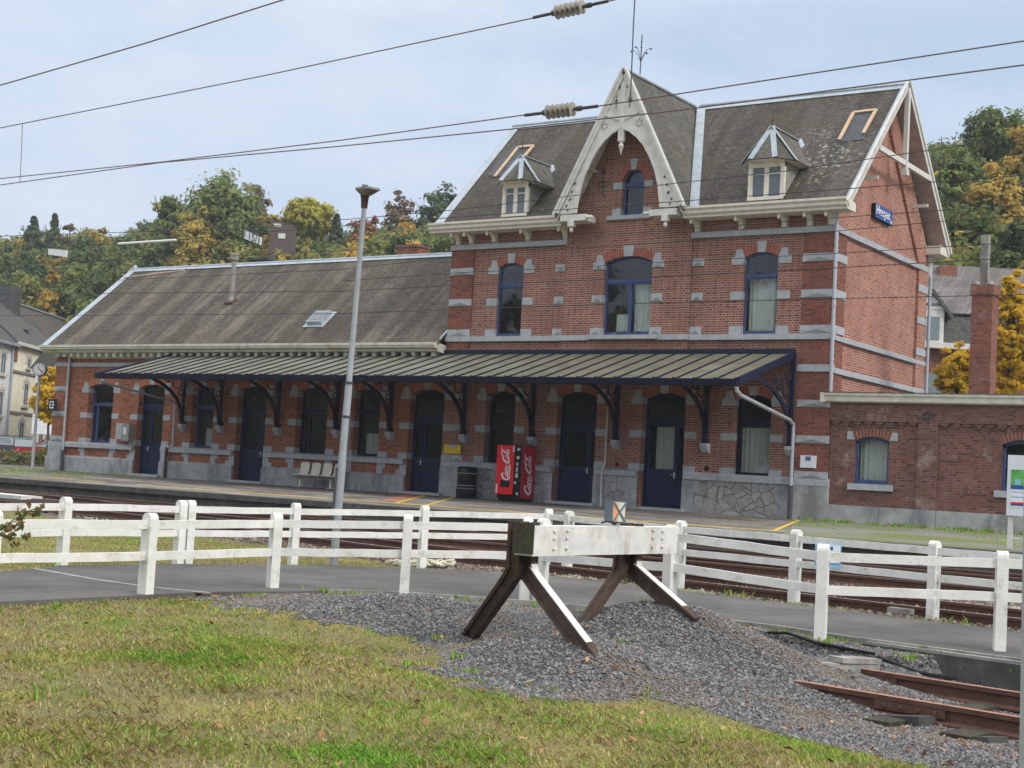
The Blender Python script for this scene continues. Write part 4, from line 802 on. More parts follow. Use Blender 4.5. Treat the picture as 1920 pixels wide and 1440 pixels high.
en = math_(t, 'MULTIPLY', math_(t, 'SUBTRACT', noise(t, p, 5, 5, .7), .5), .9)
c = mix(t, ramp(t, math_(t, 'ADD', attr(t, 'gravel'), en), [(.42, 0.), (.58, 1.)]), g1, gv)
c = mix(t, ramp(t, math_(t, 'ADD', attr(t, 'ballast'), en), [(.42, 0.), (.58, 1.)]), c, bl)
c = mix(t, attr(t, 'street'), c, (.16, .155, .15)); c = mix(t, attr(t, 'wood'), c, (.045, .04, .02))
t.links.new(c, b.inputs['Base Color']); b.inputs['Roughness'].default_value = .95; b.inputs['Specular IOR Level'].default_value = .15
bump(t, b, math_(t, 'ADD', vo.outputs['Distance'], noise(t, p, 40, 4)), .5, .03)
gr = np_mesh('ground', V, Q, [m]); structure(gr)
def blur(A, n):
    A = A.astype(float)
    for _ in range(n): B = np.pad(A, 1, mode='edge'); A = (B[:-2, 1:-1]+B[2:, 1:-1]+B[1:-1, :-2]+B[1:-1, 2:]+4*A)/8
    return A
uG, vG = uv_(GX, GY)
gm = inpoly(GX, GY, gpoly) | ((uG > 2) & (vG > -2.2) & (vG < 2.4))
bm_ = (GY > 18.2+np.maximum(0, (-13-GX))*.28) & (GY < 31)
for nm, A in (('gravel', blur(gm, 2)), ('ballast', blur(bm_, 1)), ('street', ((GY > 46) & (GY < 72)).astype(float)), ('wood', (GY > 74).astype(float))):
    a = gr.data.attributes.new(nm, 'FLOAT', 'POINT'); a.data.foreach_set('value', A.ravel().astype(np.float32))
gr.data.polygons.foreach_set('use_smooth', [True]*len(gr.data.polygons))
# path -------------------------------------------------------------------
m, t, b = nt('asphalt path'); p = pos(t)
c = mix(t, ramp(t, noise(t, p, .8, 5, .6), [(.35, 0.), (.65, 1.)]), (.066, .062, .058), (.108, .101, .095)); c = mix(t, 1., c, ramp(t, noise(t, p, 60, 4, .8), [(.25, .6), (.75, 1.4)]), 'MULTIPLY')
c = mix(t, ramp(t, noise(t, p, .35, 6, .7), [(.5, 0.), (.6, .6)]), c, (.15, .14, .13)); c = mix(t, ramp(t, noise(t, p, 1.7, 7, .75), [(.60, 0.), (.7, .6)]), c, (.06, .062, .04))
vc_ = node(t, 'ShaderNodeTexVoronoi', Scale=.55); vc_.feature = 'DISTANCE_TO_EDGE'; t.links.new(mix(t, .12, p, noise(t, p, 2.5, 5, .7, True)), vc_.inputs['Vector']); c = mix(t, ramp(t, vc_.outputs['Distance'], [(.003, .22), (.008, 0.)]), c, (.03, .03, .025))
t.links.new(c, b.inputs['Base Color']); b.inputs['Roughness'].default_value = .9; bump(t, b, noise(t, p, 70, 3), .35, .01)
MAT['asphalt'] = m
q = MB(); n = len(near_edge)
for i in range(n-1):
    a, b_, c_, d_ = near_edge[i], near_edge[i+1], far_edge[i+1], far_edge[i]
    q.poly([(*a, .02), (*b_, .02), (*c_, .02), (*d_, .02)])
    for (e, f) in ((a, b_), (d_, c_)): q.poly([(*e, .02), (*f, .02), (*f, -.6), (*e, -.6)])
structure(q.build('path', 'asphalt'))
q = MB()
for i in range(5, n-1): q.beam((*near_edge[i], .0), (*near_edge[i+1], .0), .07, .09)
tag(q.build('path_edging', 'concrete'), 'thin concrete edging along the near side of the asphalt path', 'kerb', None, 'structure')
q = MB()
st = [on_z(x, y, .02) for x, y in ((62, 1066), (180, 1087), (280, 1101), (392, 1112))]
for a, c_ in zip(st[:-1], st[1:]): q.beam(a+(0, 0, .0), c_+(0, 0, .0), .10, .012)
tag(q.build('drain_strip', 'soffit2'), 'flat grey drain strip crossing the asphalt path at the left', 'drain')
# retaining wall and concrete trough by the siding
t = thing('retaining_wall', 'low blackened concrete retaining wall between the sunken siding and the path', 'wall', (-4, 14.4, -.5))
q = MB(); wp = [(-5.35, 14.62), (-4.4, 14.42), (-3.0, 14.17), (1., 13.37)]
for a, c_ in zip(wp[:-1], wp[1:]): q.beam((*a, -.27), (*c_, -.27), .22, .56)
q.build('wall_body', 'concrete_dk', t); q = MB()
for a, c_ in zip(wp[:-1], wp[1:]): q.beam((a[0], a[1]+.1, .0), (c_[0], c_[1]+.1, .0), .2, .05)
q.build('coping', 'concrete', t)
t = thing('cable_trough', 'old concrete cable trough with a loose lid beside the siding', 'trough', (-6, 14.4, -.2)); A, B_ = hit(1490, 1226), hit(1640, 1250)
A[2], B_[2] = -.14, -.18; q = MB(); q.beam(A, B_, .14, .16); q.build('trough', 'concrete', t); q = MB(); q.beam(A*.55+B_*.45+(.02, .05, .11), B_+(-.02, .04, .11), .2, .05); q.build('lid', 'concrete', t)
for nm, lb, pts in (('black_cable', 'black corrugated cable running into the concrete trough lid', [(1440, 1188, -.0), (1475, 1200, .06), (1530, 1215, .04), (1640, 1234, .03)]), ('black_cable', 'black cable lying at the foot of the blackened retaining wall', [(1645, 1240, .03), (1720, 1262, .0), (1800, 1278, .0), (1900, 1288, .03)])):
    q = MB(); P = [hit(x, y)+(0, 0, dz+.03) for x, y, dz in pts]; q.tube([p-np.array((0, 0, .02)) for p in P], .016, 8); tag(q.build(nm, 'black', smooth=True), lb, 'cable')
# platform ---------------------------------------------------------------
def pz(Y): return .55+(Y-30.55)/(40-30.55)*.19
m, t, b = nt('platform pavers'); p = pos(t)
n_ = node(t, 'ShaderNodeTexBrick', Scale=1.); n_.inputs['Brick Width'].default_value = .3; n_.inputs['Row Height'].default_value = .3; n_.inputs['Mortar Size'].default_value = .012
n_.inputs['Color1'].default_value = (.17, .15, .13, 1); n_.inputs['Color2'].default_value = (.20, .18, .16, 1); n_.inputs['Mortar'].default_value = (.09, .08, .065, 1); t.links.new(p, n_.inputs['Vector'])
c = mix(t, ramp(t, noise(t, scaled(t, p, (.5, 1, 1)), 1.1, 6, .65), [(.42, 0.), (.58, .9)]), n_.outputs['Color'], (.085, .068, .054)); c = mix(t, ramp(t, noise(t, scaled(t, p, (.4, 1, 1), (3, 1, 0)), .9, 6, .7), [(.5, 0.), (.62, .8)]), c, (.33, .31, .29))
sx = t.nodes.new('ShaderNodeSeparateXYZ'); t.links.new(p, sx.inputs[0])
gl = math_(t, 'MULTIPLY', ramp(t, math_(t, 'ADD', math_(t, 'MULTIPLY', sx.outputs[0], -.05), math_(t, 'MULTIPLY', noise(t, p, .8, 6, .7), 2.)), [(.0, 0.), (1., 1.)]), 1.)
c = mix(t, ramp(t, math_(t, 'ADD', noise(t, scaled(t, p, (.5, 1, 1)), .9, 7, .75), math_(t, 'MULTIPLY', math_(t, 'MAXIMUM', math_(t, 'SUBTRACT', -37., sx.outputs[0]), 0.), .02)), [(.60, 0.), (.72, .8)]), c, (.075, .09, .03))
t.links.new(c, b.inputs['Base Color']); b.inputs['Roughness'].default_value = .8; MAT['paver'] = m
m, t, b = nt('overgrown apron'); p = pos(t)
c = mix(t, ramp(t, noise(t, p, 40, 4, .8), [(.3, 0.), (.7, 1.)]), (.15, .145, .14), (.26, .25, .245)); c = mix(t, ramp(t, noise(t, scaled(t, p, (.35, 1, 1)), .8, 7, .7), [(.42, 0.), (.55, .95)]), c, (.13, .155, .035)); c = mix(t, 1., c, ramp(t, noise(t, p, 18, 4, .7), [(.25, .6), (.75, 1.4)]), 'MULTIPLY')
t.links.new(c, b.inputs['Base Color']); b.inputs['Roughness'].default_value = .95; MAT['apron'] = m
DG = [(-13.45, 30.75), (-16.95, 40.0)]
def pp(x, y, dz=0.): return (x, y, pz(y)+dz)
q = MB(); q.poly([pp(-80, 31.0), pp(DG[0][0], 31.0), pp(DG[1][0], 40.25), pp(-80, 40.25)]); structure(q.build('platform', 'paver'))
q = MB(); q.poly([pp(DG[0][0], 31.0), pp(14, 31.0), pp(14, 40.25), pp(DG[1][0], 40.25)]); structure(q.build('platform_apron', 'apron'))
q = MB(); q.poly([(-80, 30.55, .55), (14, 30.55, .55), (14, 31.0, .559), (-80, 31.0, .559)], 1); q.poly([(-80, 30.55, .55), (14, 30.55, .55), (14, 30.55, .40), (-80, 30.55, .40)], 1); q.poly([(-80, 30.55, .40), (14, 30.55, .40), (14, 30.7, .40), (-80, 30.7, .40)], 1); q.poly([(-80, 30.7, .40), (14, 30.7, .40), (14, 30.7, -.3), (-80, 30.7, -.3)], 0)
structure(q.build('platform_edge', ['platface', 'concrete_dk']))
def yl(name, pts, wd, lab, ht=.012):
    q = MB()
    for a, c_ in zip(pts[:-1], pts[1:]):
        d = np.array(c_)-np.array(a); nn = np.array((-d[1], d[0]))/np.linalg.norm(d)*wd/2; q.prism([pp(a[0]+nn[0], a[1]+nn[1], ht), pp(c_[0]+nn[0], c_[1]+nn[1], ht), pp(c_[0]-nn[0], c_[1]-nn[1], ht), pp(a[0]-nn[0], a[1]-nn[1], ht)], (0, 0, -ht-.01))
    o = q.build(name, 'yline'); tag(o, lab, 'line', None, 'structure')
yl('platform_line', [(-42, 32.5), (-38.2, 32.5)], .11, 'worn yellow line along the platform edge, broken left end'); yl('platform_line', [(-36.6, 32.5), (-29, 32.45), (-22, 32.3), (-14.2, 32.15)], .12, 'yellow safety line along the platform edge below the canopy'); yl('platform_line', [(-14.2, 32.2), (-16.7, 39.6)], .1, 'thin yellow line running diagonally from platform edge to the corner pilaster')
mh = [tuple(on_z(x, y, .6)[:2]) for x, y in ((742, 943), (812, 934), (866, 938), (800, 947))]
yl('hatch_marking', mh+[mh[0]], .09, 'yellow painted outline around a brown hatch cover on the platform', .012)
q = MB(); c0 = np.mean(mh, 0); q.poly([pp(*(c0+(np.array(a)-c0)*.8-np.array((.9, 0))), .003) for a in mh]); tag(q.build('hatch_cover', 'rust_bright'), 'rusty brown hatch cover set in the platform paving', 'cover')
# tracks ------------------------------------------------------------------
RP = [(-.065, -.165), (.065, -.165), (.065, -.148), (.012, -.125), (.012, -.05), (.037, -.04), (.037, 0), (-.037, 0), (-.037, -.04), (-.012, -.05), (-.012, -.125), (-.065, -.148)]
def rail_mb(pts, top=True):
    m = MB(); pts = [np.array(p, float) for p in pts]; k = len(RP); R_ = []
    for i, p in enumerate(pts):
        d = pts[min(i+1, len(pts)-1)]-pts[max(i-1, 0)]; s = np.array((-d[1], d[0], 0)); s /= np.linalg.norm(s); R_.append([p+s*a+np.array((0, 0, z)) for a, z in RP])
    m.v = [tuple(q) for r in R_ for q in r]
    for i in range(len(pts)-1):
        for j in range(k): m.f.append((i*k+j, i*k+(j+1) % k, (i+1)*k+(j+1) % k, (i+1)*k+j)); m.m.append(1 if (top and j == 6) else 0)
    m.f.append(tuple(range(k))); m.f.append(tuple((len(pts)-1)*k+j for j in range(k))); m.m += [0, 0]; return m
def rz(x): return .12+.003*max(0., -x-10)
SLP = MB(); SLP.box(-1.25, 1.25, -.12, .12, -.10, 0.0); slm = SLP.build('sleeper', 'timber_end'); slme = slm.data; bpy.data.objects.remove(slm)
def catmull(P, n=8):
    P = [np.array(p, float) for p in P]; P = [2*P[0]-P[1]]+P+[2*P[-1]-P[-2]]; o = []
    for i in range(1, len(P)-2):
        for k in range(n): t = k/n; o.append(.5*((2*P[i])+(-P[i-1]+P[i+1])*t+(2*P[i-1]-5*P[i]+4*P[i+1]-P[i+2])*t*t+(-P[i-1]+3*P[i]-3*P[i+1]+P[i+2])*t**3))
    return o+[P[-2]]
def track(label, cen, bright=False, sl=(-46, 4), zf=rz, g=.755, mats=('rust', 'rail_top'), step=.62):
    cen = [np.array(c) for c in cen]; t = thing('railway_track', label, 'track', (cen[len(cen)//2][0], cen[len(cen)//2][1], 0), None)
    for s in (-1, 1):
        P = []
        for i, c in enumerate(cen):
            d = cen[min(i+1, len(cen)-1)]-cen[max(i-1, 0)]; nn = np.array((-d[1], d[0]))/np.linalg.norm(d); q = c+nn*s*g; P.append((q[0], q[1], zf(q[0])))
        rail_mb(P).build('rail', list(mats), t)
    acc = 0.
    for a, c in zip(cen[:-1], cen[1:]):
        L_ = np.linalg.norm(c-a); k = acc
        while k < L_:
            q = a+(c-a)*k/L_
            if sl[0] < q[0] < sl[1]:
                o = bpy.data.objects.new('sleeper', slme); COL.objects.link(o); o.parent = t; org = t['_o']; o.location = (q[0]-org[0], q[1]-org[1], zf(q[0])-.155); o.rotation_euler = (0, 0, math.atan2(c[1]-a[1], c[0]-a[0])+math.pi/2)
            k += step
        acc = k-L_
    return t
track('rusty railway track nearest the platform, running straight along its edge', [(-120, 28.9), (-60, 28.85), (12, 28.8)], sl=(-45, 2))
track('middle railway track between the platform track and the curving near track', [(-120, 24.9), (-60, 24.85), (12, 24.8)], sl=(-40, 2))
CT = catmull([(-46, 24.87), (-36, 24.85), (-27, 24.1), (-21, 22.6), (-16.5, 21.35), (-12.3, 20.75), (-9.0, 20.15), (-5.3, 19.4), (0, 18.3), (12, 15.8)])
track('near railway track curving right alongside the far white fence', CT, sl=(-27, 2))
track('crossover track slanting from the middle track towards the platform at far left', catmull([(-22, 24.84), (-27, 25.3), (-32, 26.9), (-38, 28.5), (-46, 28.86)]), sl=(-45, -24))
# siding behind the buffer stop
r1 = [on_z(1515, 1238, -.13), on_z(1908, 1300, -.13)]; r2 = [on_z(1575, 1289, -.13), on_z(1908, 1341, -.13)]
d_ = ((r1[1]-r1[0])/np.linalg.norm(r1[1]-r1[0])+(r2[1]-r2[0])/np.linalg.norm(r2[1]-r2[0]))/2
SD = thing('siding_track', 'short rusty siding track half buried in gravel behind the buffer stop', 'track', (r1[0][0], r1[0][1], -.4))
for r_, off in ((r1, -.9), (r2, -.5)):
    a = r_[0]+d_*off; mb = rail_mb([a-d_*.8, a+d_*9.], True); ro = mb.build('rail', ['rust', 'rust_bright'], SD)
    nn = np.array((d_[1], -d_[0], 0)); 
    for q0, q1 in ((.35, 1.0), (2.6, 3.2)): f = MB(); f.beam(a+d_*(q0+abs(off))+nn*.025+(0, 0, -.08), a+d_*(q1+abs(off))+nn*.025+(0, 0, -.08), .03, .07); [f.lathe([(.022, 0), (.02, .02), (0, .022)], a+d_*(q0+abs(off)+(q1-q0)*w_)+nn*.04+(0, 0, -.08), 7, tuple(nn)) for w_ in (.15, .38, .62, .85)]; f.build('fishplate', 'rust', ro)
for k in range(9): a = (r1[0]+r2[0])/2+d_*(.6+k*.68)+(0, 0, -.2); q = MB(); q.beam(a+np.array((d_[1], -d_[0], 0))*1.2, a-np.array((d_[1], -d_[0], 0))*1.2, .24, .12); q.build('sleeper', 'timber_end', SD)
# ------------------------------------------------------------------ white fences
def fence(label, posts, name):
    # posts: (base px, base z, top px y) -> world
    P = []
    for (bx, by, bz, tx, ty) in posts:
        p = on_z(bx, by, bz); z = at(tx, ty, (p-EYE)@_fw)[2]; P.append((p[0], p[1], bz-.1, z))
    t = thing('concrete_fence', label, 'fence', (P[0][0], P[0][1], 0))
    for i, (x, y, z0, z1) in enumerate(P):
        a, c = P[max(i-1, 0)], P[min(i+1, len(P)-1)]; d = np.array((c[0]-a[0], c[1]-a[1], 0.)); d /= np.linalg.norm(d); s = np.array((-d[1], d[0], 0)); w, h = .056, .07
        prof = [(-h, z0), (h, z0), (h, z1-.07)]+[(h*math.cos(k*math.pi/8), z1-.07+.07*math.sin(k*math.pi/8)) for k in range(1, 8)]+[(-h, z1-.07)]
        q = MB(); q.prism([np.array((x, y, 0))+s*u+np.array((0, 0, z))-d*w for u, z in prof], d*2*w); q.build('post', 'concrete_white', t)
    for (a, c) in zip(P[:-1], P[1:]):
        if math.hypot(c[0]-a[0], c[1]-a[1]) < .45: continue
        for dz in (.13, .47):
            q = MB(); A = np.array((a[0], a[1], a[3]-dz)); B_ = np.array((c[0], c[1], c[3]-dz)); n = 6; pts = [A+(B_-A)*k/n+np.array((0, 0, random.uniform(-.004, .004))) for k in range(n+1)]
            for k in range(n): q.beam(pts[k], pts[k+1], .06, .092)
            q.build('rail', 'concrete_white', t)
    return t, P
FN, NP = fence('white concrete post and rail fence on the near path side, behind the buffer stop', [(-190, 1125, 0, -185, 950), (-22, 1127, 0, -8, 958), (272, 1117, 0, 285, 962), (510, 1105, 0, 520, 962), (757, 1119, 0, 764, 965), (982, 1128, 0, 990, 970), (1012, 1131, 0, 1018, 972), (1252, 1168, 0, 1263, 984), (1537, 1213, -.06, 1540, 1020), (1873, 1233, -.05, 1877, 1033), (2230, 1262, -.05, 2236, 1052)], 'n')
FF, FP = fence('white concrete post and rail fence on the far path side beside the rails', [(-120, 1068, 0, -115, 930), (115, 1060, 0, 125, 932), (333, 1059, 0, 340, 938), (350, 1059, 0, 355, 938), (548, 1060, 0, 553, 943), (790, 1065, 0, 794, 948), (1023, 1071, 0, 1027, 954), (1062, 1076, 0, 1067, 958), (1272, 1103, 0, 1276, 976), (1488, 1130, 0, 1493, 993), (1748, 1162, 0, 1751, 1014), (2010, 1192, 0, 2014, 1034)], 'f')
# sign on the far fence
dp = (np.array(FP[9][:2])@_fw[:2]+np.array(FP[10][:2])@_fw[:2])/2
t = thing('fence_sign', 'white and blue notice board fixed to the far white fence', 'sign', at(1553, 1042, dp+.15)); c4_ = [at(x, y, dp+.12) for x, y in ((1529, 1019), (1578, 1023), (1576, 1065), (1527, 1061))]
q = MB(); q.prism(c4_, _fw*.02); q.build('board', 'lightblue', t); q = MB(); q.prism([at(x, y, dp+.10) for x, y in ((1532, 1021), (1576, 1025), (1573, 1056), (1530, 1056))], _fw*.015); q.build('face', 'paper', t); q = MB(); q.prism([at(x, y, dp+.09) for x, y in ((1557, 1025), (1562, 1025), (1562, 1031), (1557, 1031))], _fw*.01); q.build('blue_emblem', 'signblue', t)
# ------------------------------------------------------------------ buffer stop
P1, P2 = at(1001, 1013.5, 13.2), at(1272, 1014.5, 15.4); zc = (P1[2]+P2[2])/2; ax_ = P2-P1; ax_[2] = 0; LB = np.linalg.norm(ax_); ax_ /= LB; fn = np.array((ax_[1], -ax_[0], 0)); P1[2] = zc+.02; P2[2] = zc-.02
BS = thing('buffer_stop', 'buffer stop with a white painted timber beam on four bent rail legs standing in gravel', 'buffer stop', ((P1+P2)/2)*(1, 1, 0))
hh = .137; q = MB(); cmid = (P1+P2)/2-fn*.11; q.obox(cmid, ax_*LB/2, fn*.10, (0, 0, hh)); q.build('beam', 'timber', BS)
q = MB(); q.obox(P1-fn*.11-ax_*.008, ax_*.008, fn*.112, (0, 0, hh+.003)); q.build('beam_end', 'timber_end', BS)
for fr in (.125, .205, .80, .875):
    for dz in (-.085, -.0, .075): q = MB(); q.lathe([(.016, 0), (.016, .007), (.009, .015), (0, .017)], P1+ax_*LB*fr+(0, 0, dz+random.uniform(-.01, .01)), 8, tuple(fn)); q.build('bolt', 'timber', BS)
feet = [((985, 1100), (879, 1194)), ((1000, 1100), (1100, 1217)), ((1190, 1080), (1094, 1166)), ((1205, 1080), (1279, 1147))]
for k, (fr, side, ft) in enumerate(((.03, -1, (879, 1194)), (.06, 1, (1098, 1217)), (.73, -1, (1094, 1167)), (.76, 1, (1279, 1148)))):
    G = hit(*ft); base = P1+ax_*LB*fr-fn*(.25 if side < 0 else .16); z0 = base[2]; a = base+(0, 0, hh-.01); b1 = base+(0, 0, -hh-.13); G = G+(G-b1)/np.linalg.norm(G-b1)*.25
    mid = b1+(G-b1)*.12+(0, 0, -.05); pts = [a, b1, b1+(0, 0, -.07)+(G-b1)*(.03, .03, 0), mid+(G-b1)*.02, G]
    q = MB(); w2 = ax_*.055
    for (A, B_) in zip(pts[:-1], pts[1:]):
        d = (B_-A)/np.linalg.norm(B_-A); s_ = np.cross(d, ax_); s_ /= np.linalg.norm(s_)
        q.obox((A+B_)/2, d*(np.linalg.norm(B_-A)/2+.015), ax_*.014, s_*.056); q.obox((A+B_)/2+s_*.062, d*(np.linalg.norm(B_-A)/2+.02), ax_*.055, s_*.011); q.obox((A+B_)/2-s_*.060, d*(np.linalg.norm(B_-A)/2+.02), ax_*.038, s_*.018)
    leg = q.build('leg', 'buffer_rail', BS)
    if side > 0:
        q = MB(); A, B_ = pts[1]+(0, 0, -.02), pts[-1]-(pts[-1]-pts[-2])/np.linalg.norm(pts[-1]-pts[-2])*.27
        for (A, B_) in ((pts[1], pts[2]), (pts[2], pts[3]), (pts[3], B_)):
            d = (B_-A)/np.linalg.norm(B_-A); s_ = np.cross(d, ax_); s_ /= np.linalg.norm(s_); s_ = s_ if s_@fn > 0 else -s_; q.obox((A+B_)/2+s_*.076, d*(np.linalg.norm(B_-A)/2+.015), ax_*.050, s_*.004)
        q.build('white_flange', 'timber', leg)
lp = P1+ax_*LB*.575+(0, 0, hh)-fn*.08
t = thing('warning_lamp', 'small grey warning lamp with an orange and pale lens on the buffer beam', 'lamp', lp); ex = (fn*.9+ax_*-.3); ex /= np.linalg.norm(ex); ey = np.array((-ex[1], ex[0], 0))
q = MB(); q.obox(lp+(0, 0, .125)-ex*.03, ex*.06, ey*.085, (0, 0, .105)); q.obox(lp+(0, 0, .01), ex*.03, ey*.03, (0, 0, .02)); q.build('housing', 'lampgrey', t); q = MB(); q.obox(lp+(0, 0, .125)+ex*.033, ex*.004, ey*.075, (0, 0, .095)); q.build('lens', 'lens', t); q = MB(); q.obox(lp+(0, 0, .125)+ex*.038-ey*.045, ex*.003, ey*.026, (0, 0, .09)); q.build('lens', 'orange', t)
q = MB(); q.beam(lp+ex*.046-ey*.08+(0, 0, .03), lp+ex*.046+ey*.08+(0, 0, .22), .01, .014); q.beam(lp+ex*.046-ey*.08+(0, 0, .22), lp+ex*.046+ey*.08+(0, 0, .03), .01, .014); q.build('cross_bar', 'lampgrey', t)
q = MB(); q.tube([lp+(0, 0, .02), lp-ax_*.1+ex*.06+(0, 0, .012), lp-ax_*.2+ex*.02+(0, 0, .03), lp-ax_*.28+(0, 0, .015)], .009, 6); q.build('lead', 'black', t)
A, B_ = on_z(1146, 1147, .04), on_z(1358, 1170, .04); q = MB(); n = 60; q.lathe([(.045 if i % 4 < 2 else .085, (np.linalg.norm(B_-A))*i/n) for i in range(n+1)], A, 10, tuple((B_-A)/np.linalg.norm(B_-A)))
tag(q.build('corrugated_pipe', 'black'), 'black corrugated drain pipe half sunk in the gravel heap', 'pipe')
for lb, px, s in (('mossy concrete block lying in gravel below the siding', (1700, 1352), (.22, .12, .07)), ('broken grey concrete lump at the lower right by the siding', (1838, 1388), (.16, .09, .05))):
    g = hit(*px); q = MB(); q.obox(g+(0, 0, -.02), (s[0], -.09, .03), (.05, s[1], 0), (0, 0, s[2])); tag(q.build('concrete_block', 'concrete_dk'), lb, 'block')
g = on_z(1698, 1149, .02); q = MB(); q.obox(g+(0, 0, .03), (.16, -.03, 0), (.03, .2, 0), (0, 0, .035)); tag(q.build('concrete_slab', 'concrete'), 'small pale concrete slab at the path edge under the far fence', 'slab')
g = on_z(8, 936, .12); q = MB(); q.obox(g+(0, 0, .1), (1.3, -.1, 0), (.0, .35, 0), (0, 0, .05)); q.obox(g+(0, 0, 0), (1.0, -.1, 0), (.0, .1, 0), (0, 0, .08)); tag(q.build('white_crossing_panel', 'white'), 'pale flat panel lying between the rails at far left', 'panel')
q = MB(); g = on_z(785, 1061, .0)
for k in range(5):
    pts = [g+_rt*(-.5+1.05*i/14+.04*math.sin(i*1.7+k))+np.array((0, .0, .05+.035*math.sin(i*.9+k*2.1)))+_fw*(.07*math.sin(i*1.1+k*1.3)) for i in range(15)]; q.tube(pts, .024, 6)
tag(q.build('rope_pile', 'rope', smooth=True), 'tangled pile of pale rope lying by the far fence foot', 'rope')
# ------------------------------------------------------------------ street furniture
VM = thing('vending_machine', 'red drinks vending machine with white lettering standing against the station wall', 'vending machine', (-26.55, 39.45, .75))
x0, x1, y0, y1, z0, z1 = -27.02, -26.05, 39.05, 39.84, .82, 2.55
q = MB(); q.box(x0, x1, y0+.1, y1, z0, z1); q.box(x0+.05, x1-.05, y0+.15, y1-.05, .74, z0); q.build('cabinet', 'black', VM); q = MB(); q.box(x1, x1+.012, y0+.02, y1, z0+.02, z1-.01); sp_ = q.build('side_panel', 'red2', VM)
q = MB(); q.box(x0, x1-.29, y0, y0+.1, z0+.13, z1-.01); dr = q.build('door', 'red', VM); q = MB(); q.box(x1-.285, x1, y0+.02, y0+.1, z0, z1-.01); pn = q.build('selection_panel', 'black', VM)
q = MB(); q.box(x0+.20, x1-.42, y0-.012, y0, 1.18, 1.40); q.build('delivery_flap', 'black', dr); q = MB(); q.box(x1-.35, x1-.29, y0-.006, y0, 2.32, 2.52); q.build('sticker', 'silver', dr)
for nm, a in (('coin_plate', (x1-.2, x1-.1, 2.1, 2.2)), ('display', (x1-.19, x1-.08, 2.38, 2.46)), ('coin_return', (x1-.22, x1-.12, 1.5, 1.64)), ('lock', (x1-.26, x1-.18, 1.3, 1.38)), ('label_plate', (x1-.16, x1-.08, .95, 1.03))): q = MB(); q.box(a[0], a[1], y0+.012, y0+.02, a[2], a[3]); q.build(nm, 'silver', pn)
for k in range(6): q = MB(); q.box(x1-.21, x1-.13, y0+.010, y0+.02, 1.68+k*.055, 1.72+k*.055); q.build('button', 'red2' if k == 3 else 'silver', pn)
q = MB(); [q.box(x0+.02, x0+.08, y0-.004, y0, z0+.16+k*.05, z0+.2+k*.05) for k in range(6)]; q.build('small_print', 'logo', dr)
def ribbon(mb, pts, wd, o, ex, ey, ez):
    pts = [np.array(p, float) for p in pts]; n = len(pts); L_, R_ = [], []
    for i, p in enumerate(pts):
        d = pts[min(i+1, n-1)]-pts[max(i-1, 0)]; d = d/(np.linalg.norm(d)+1e-9); nn = np.array((-d[1], d[0])); w = wd[i] if hasattr(wd, '__len__') else wd; L_.append(p+nn*w/2); R_.append(p-nn*w/2)
    W_ = lambda q: o+ex*q[0]+ey*q[1]+ez*.003
    for i in range(n-1): mb.poly([W_(L_[i]), W_(L_[i+1]), W_(R_[i+1]), W_(R_[i])])
def logo(o, ex, ey, sc):
    o, ex, ey = (np.array(q, float) for q in (o, ex, ey)); ez = np.cross(ex, ey); mb = MB(); SK = .45
    def st(P, w=.13, n=6):
        q = catmull([(x+SK*y, y) for x, y in P], n); N = len(q); ww = [1.45*w*(.5+.7*math.sin(math.pi*(.12+.76*i/(N-1)))) for i in range(N)]
        ribbon(mb, [p*sc for p in q], [k*sc for k in ww], o, ex, ey, ez)
    def arc(cx, cy, rx, ry, a0, a1, n=9): return [(cx+rx*math.cos(R(a0+(a1-a0)*i/n)), cy+ry*math.sin(R(a0+(a1-a0)*i/n))) for i in range(n+1)]
    def small(cx, kind):
        if kind == 'o': st(arc(cx, .30, .22, .30, 60, 420), .12)
        if kind == 'c': st(arc(cx, .30, .22, .30, 50, 320), .13)
        if kind == 'a': st(arc(cx, .30, .22, .30, 50, 400), .12); st([(cx+.22, .58), (cx+.2, .2), (cx+.27, .0), (cx+.42, .12)], .12)
        if kind == 'l': st([(cx-.1, .25), (cx+.08, .8), (cx+.1, 1.2), (cx-.02, 1.25), (cx-.08, .8), (cx-.06, .2), (cx+.05, 0), (cx+.2, .12)], .11)
    def big(cx): st([(cx+.62, .95), (cx+.55, 1.22), (cx+.3, 1.3), (cx-.05, 1.05), (cx-.2, .5), (cx-.05, .05), (cx+.3, -.08), (cx+.65, .2)], .2)
    big(0); small(.95, 'o'); small(1.5, 'c'); small(2.02, 'a'); st([(2.55, .38), (2.8, .44)], .12); big(3.1); small(4.0, 'o'); small(4.5, 'l'); small(4.95, 'a')
    st([(.1, -.1), (.5, -.38), (1.4, -.3), (2.2, -.42), (2.9, -.15)], .13); st([(3.35, 1.3), (3.9, 1.55), (4.6, 1.45), (5.0, 1.7)], .12); return mb
logo((x0+.47, y0-.001, 1.42), (0, 0, 1), (-1, 0, 0), .182).build('lettering', 'logo', dr); logo((x1+.0125, y0+.53, 1.0), (0, 0, 1), (0, -1, 0), .225).build('lettering', 'logo', sp_)
LB_ = thing('litter_bin', 'black cylindrical litter bin with lighter bands beside the vending machine', 'bin', (-28.46, 39.45, .74)); q = MB(); c0 = (-28.46, 39.45, .74); q.lathe([(.0, 0), (.34, 0), (.35, .32), (.325, .33), (.325, .82), (.335, .83), (.335, .98), (.28, 1.03), (0, 1.04)], c0, 24); q.build('drum', 'black', LB_, True)

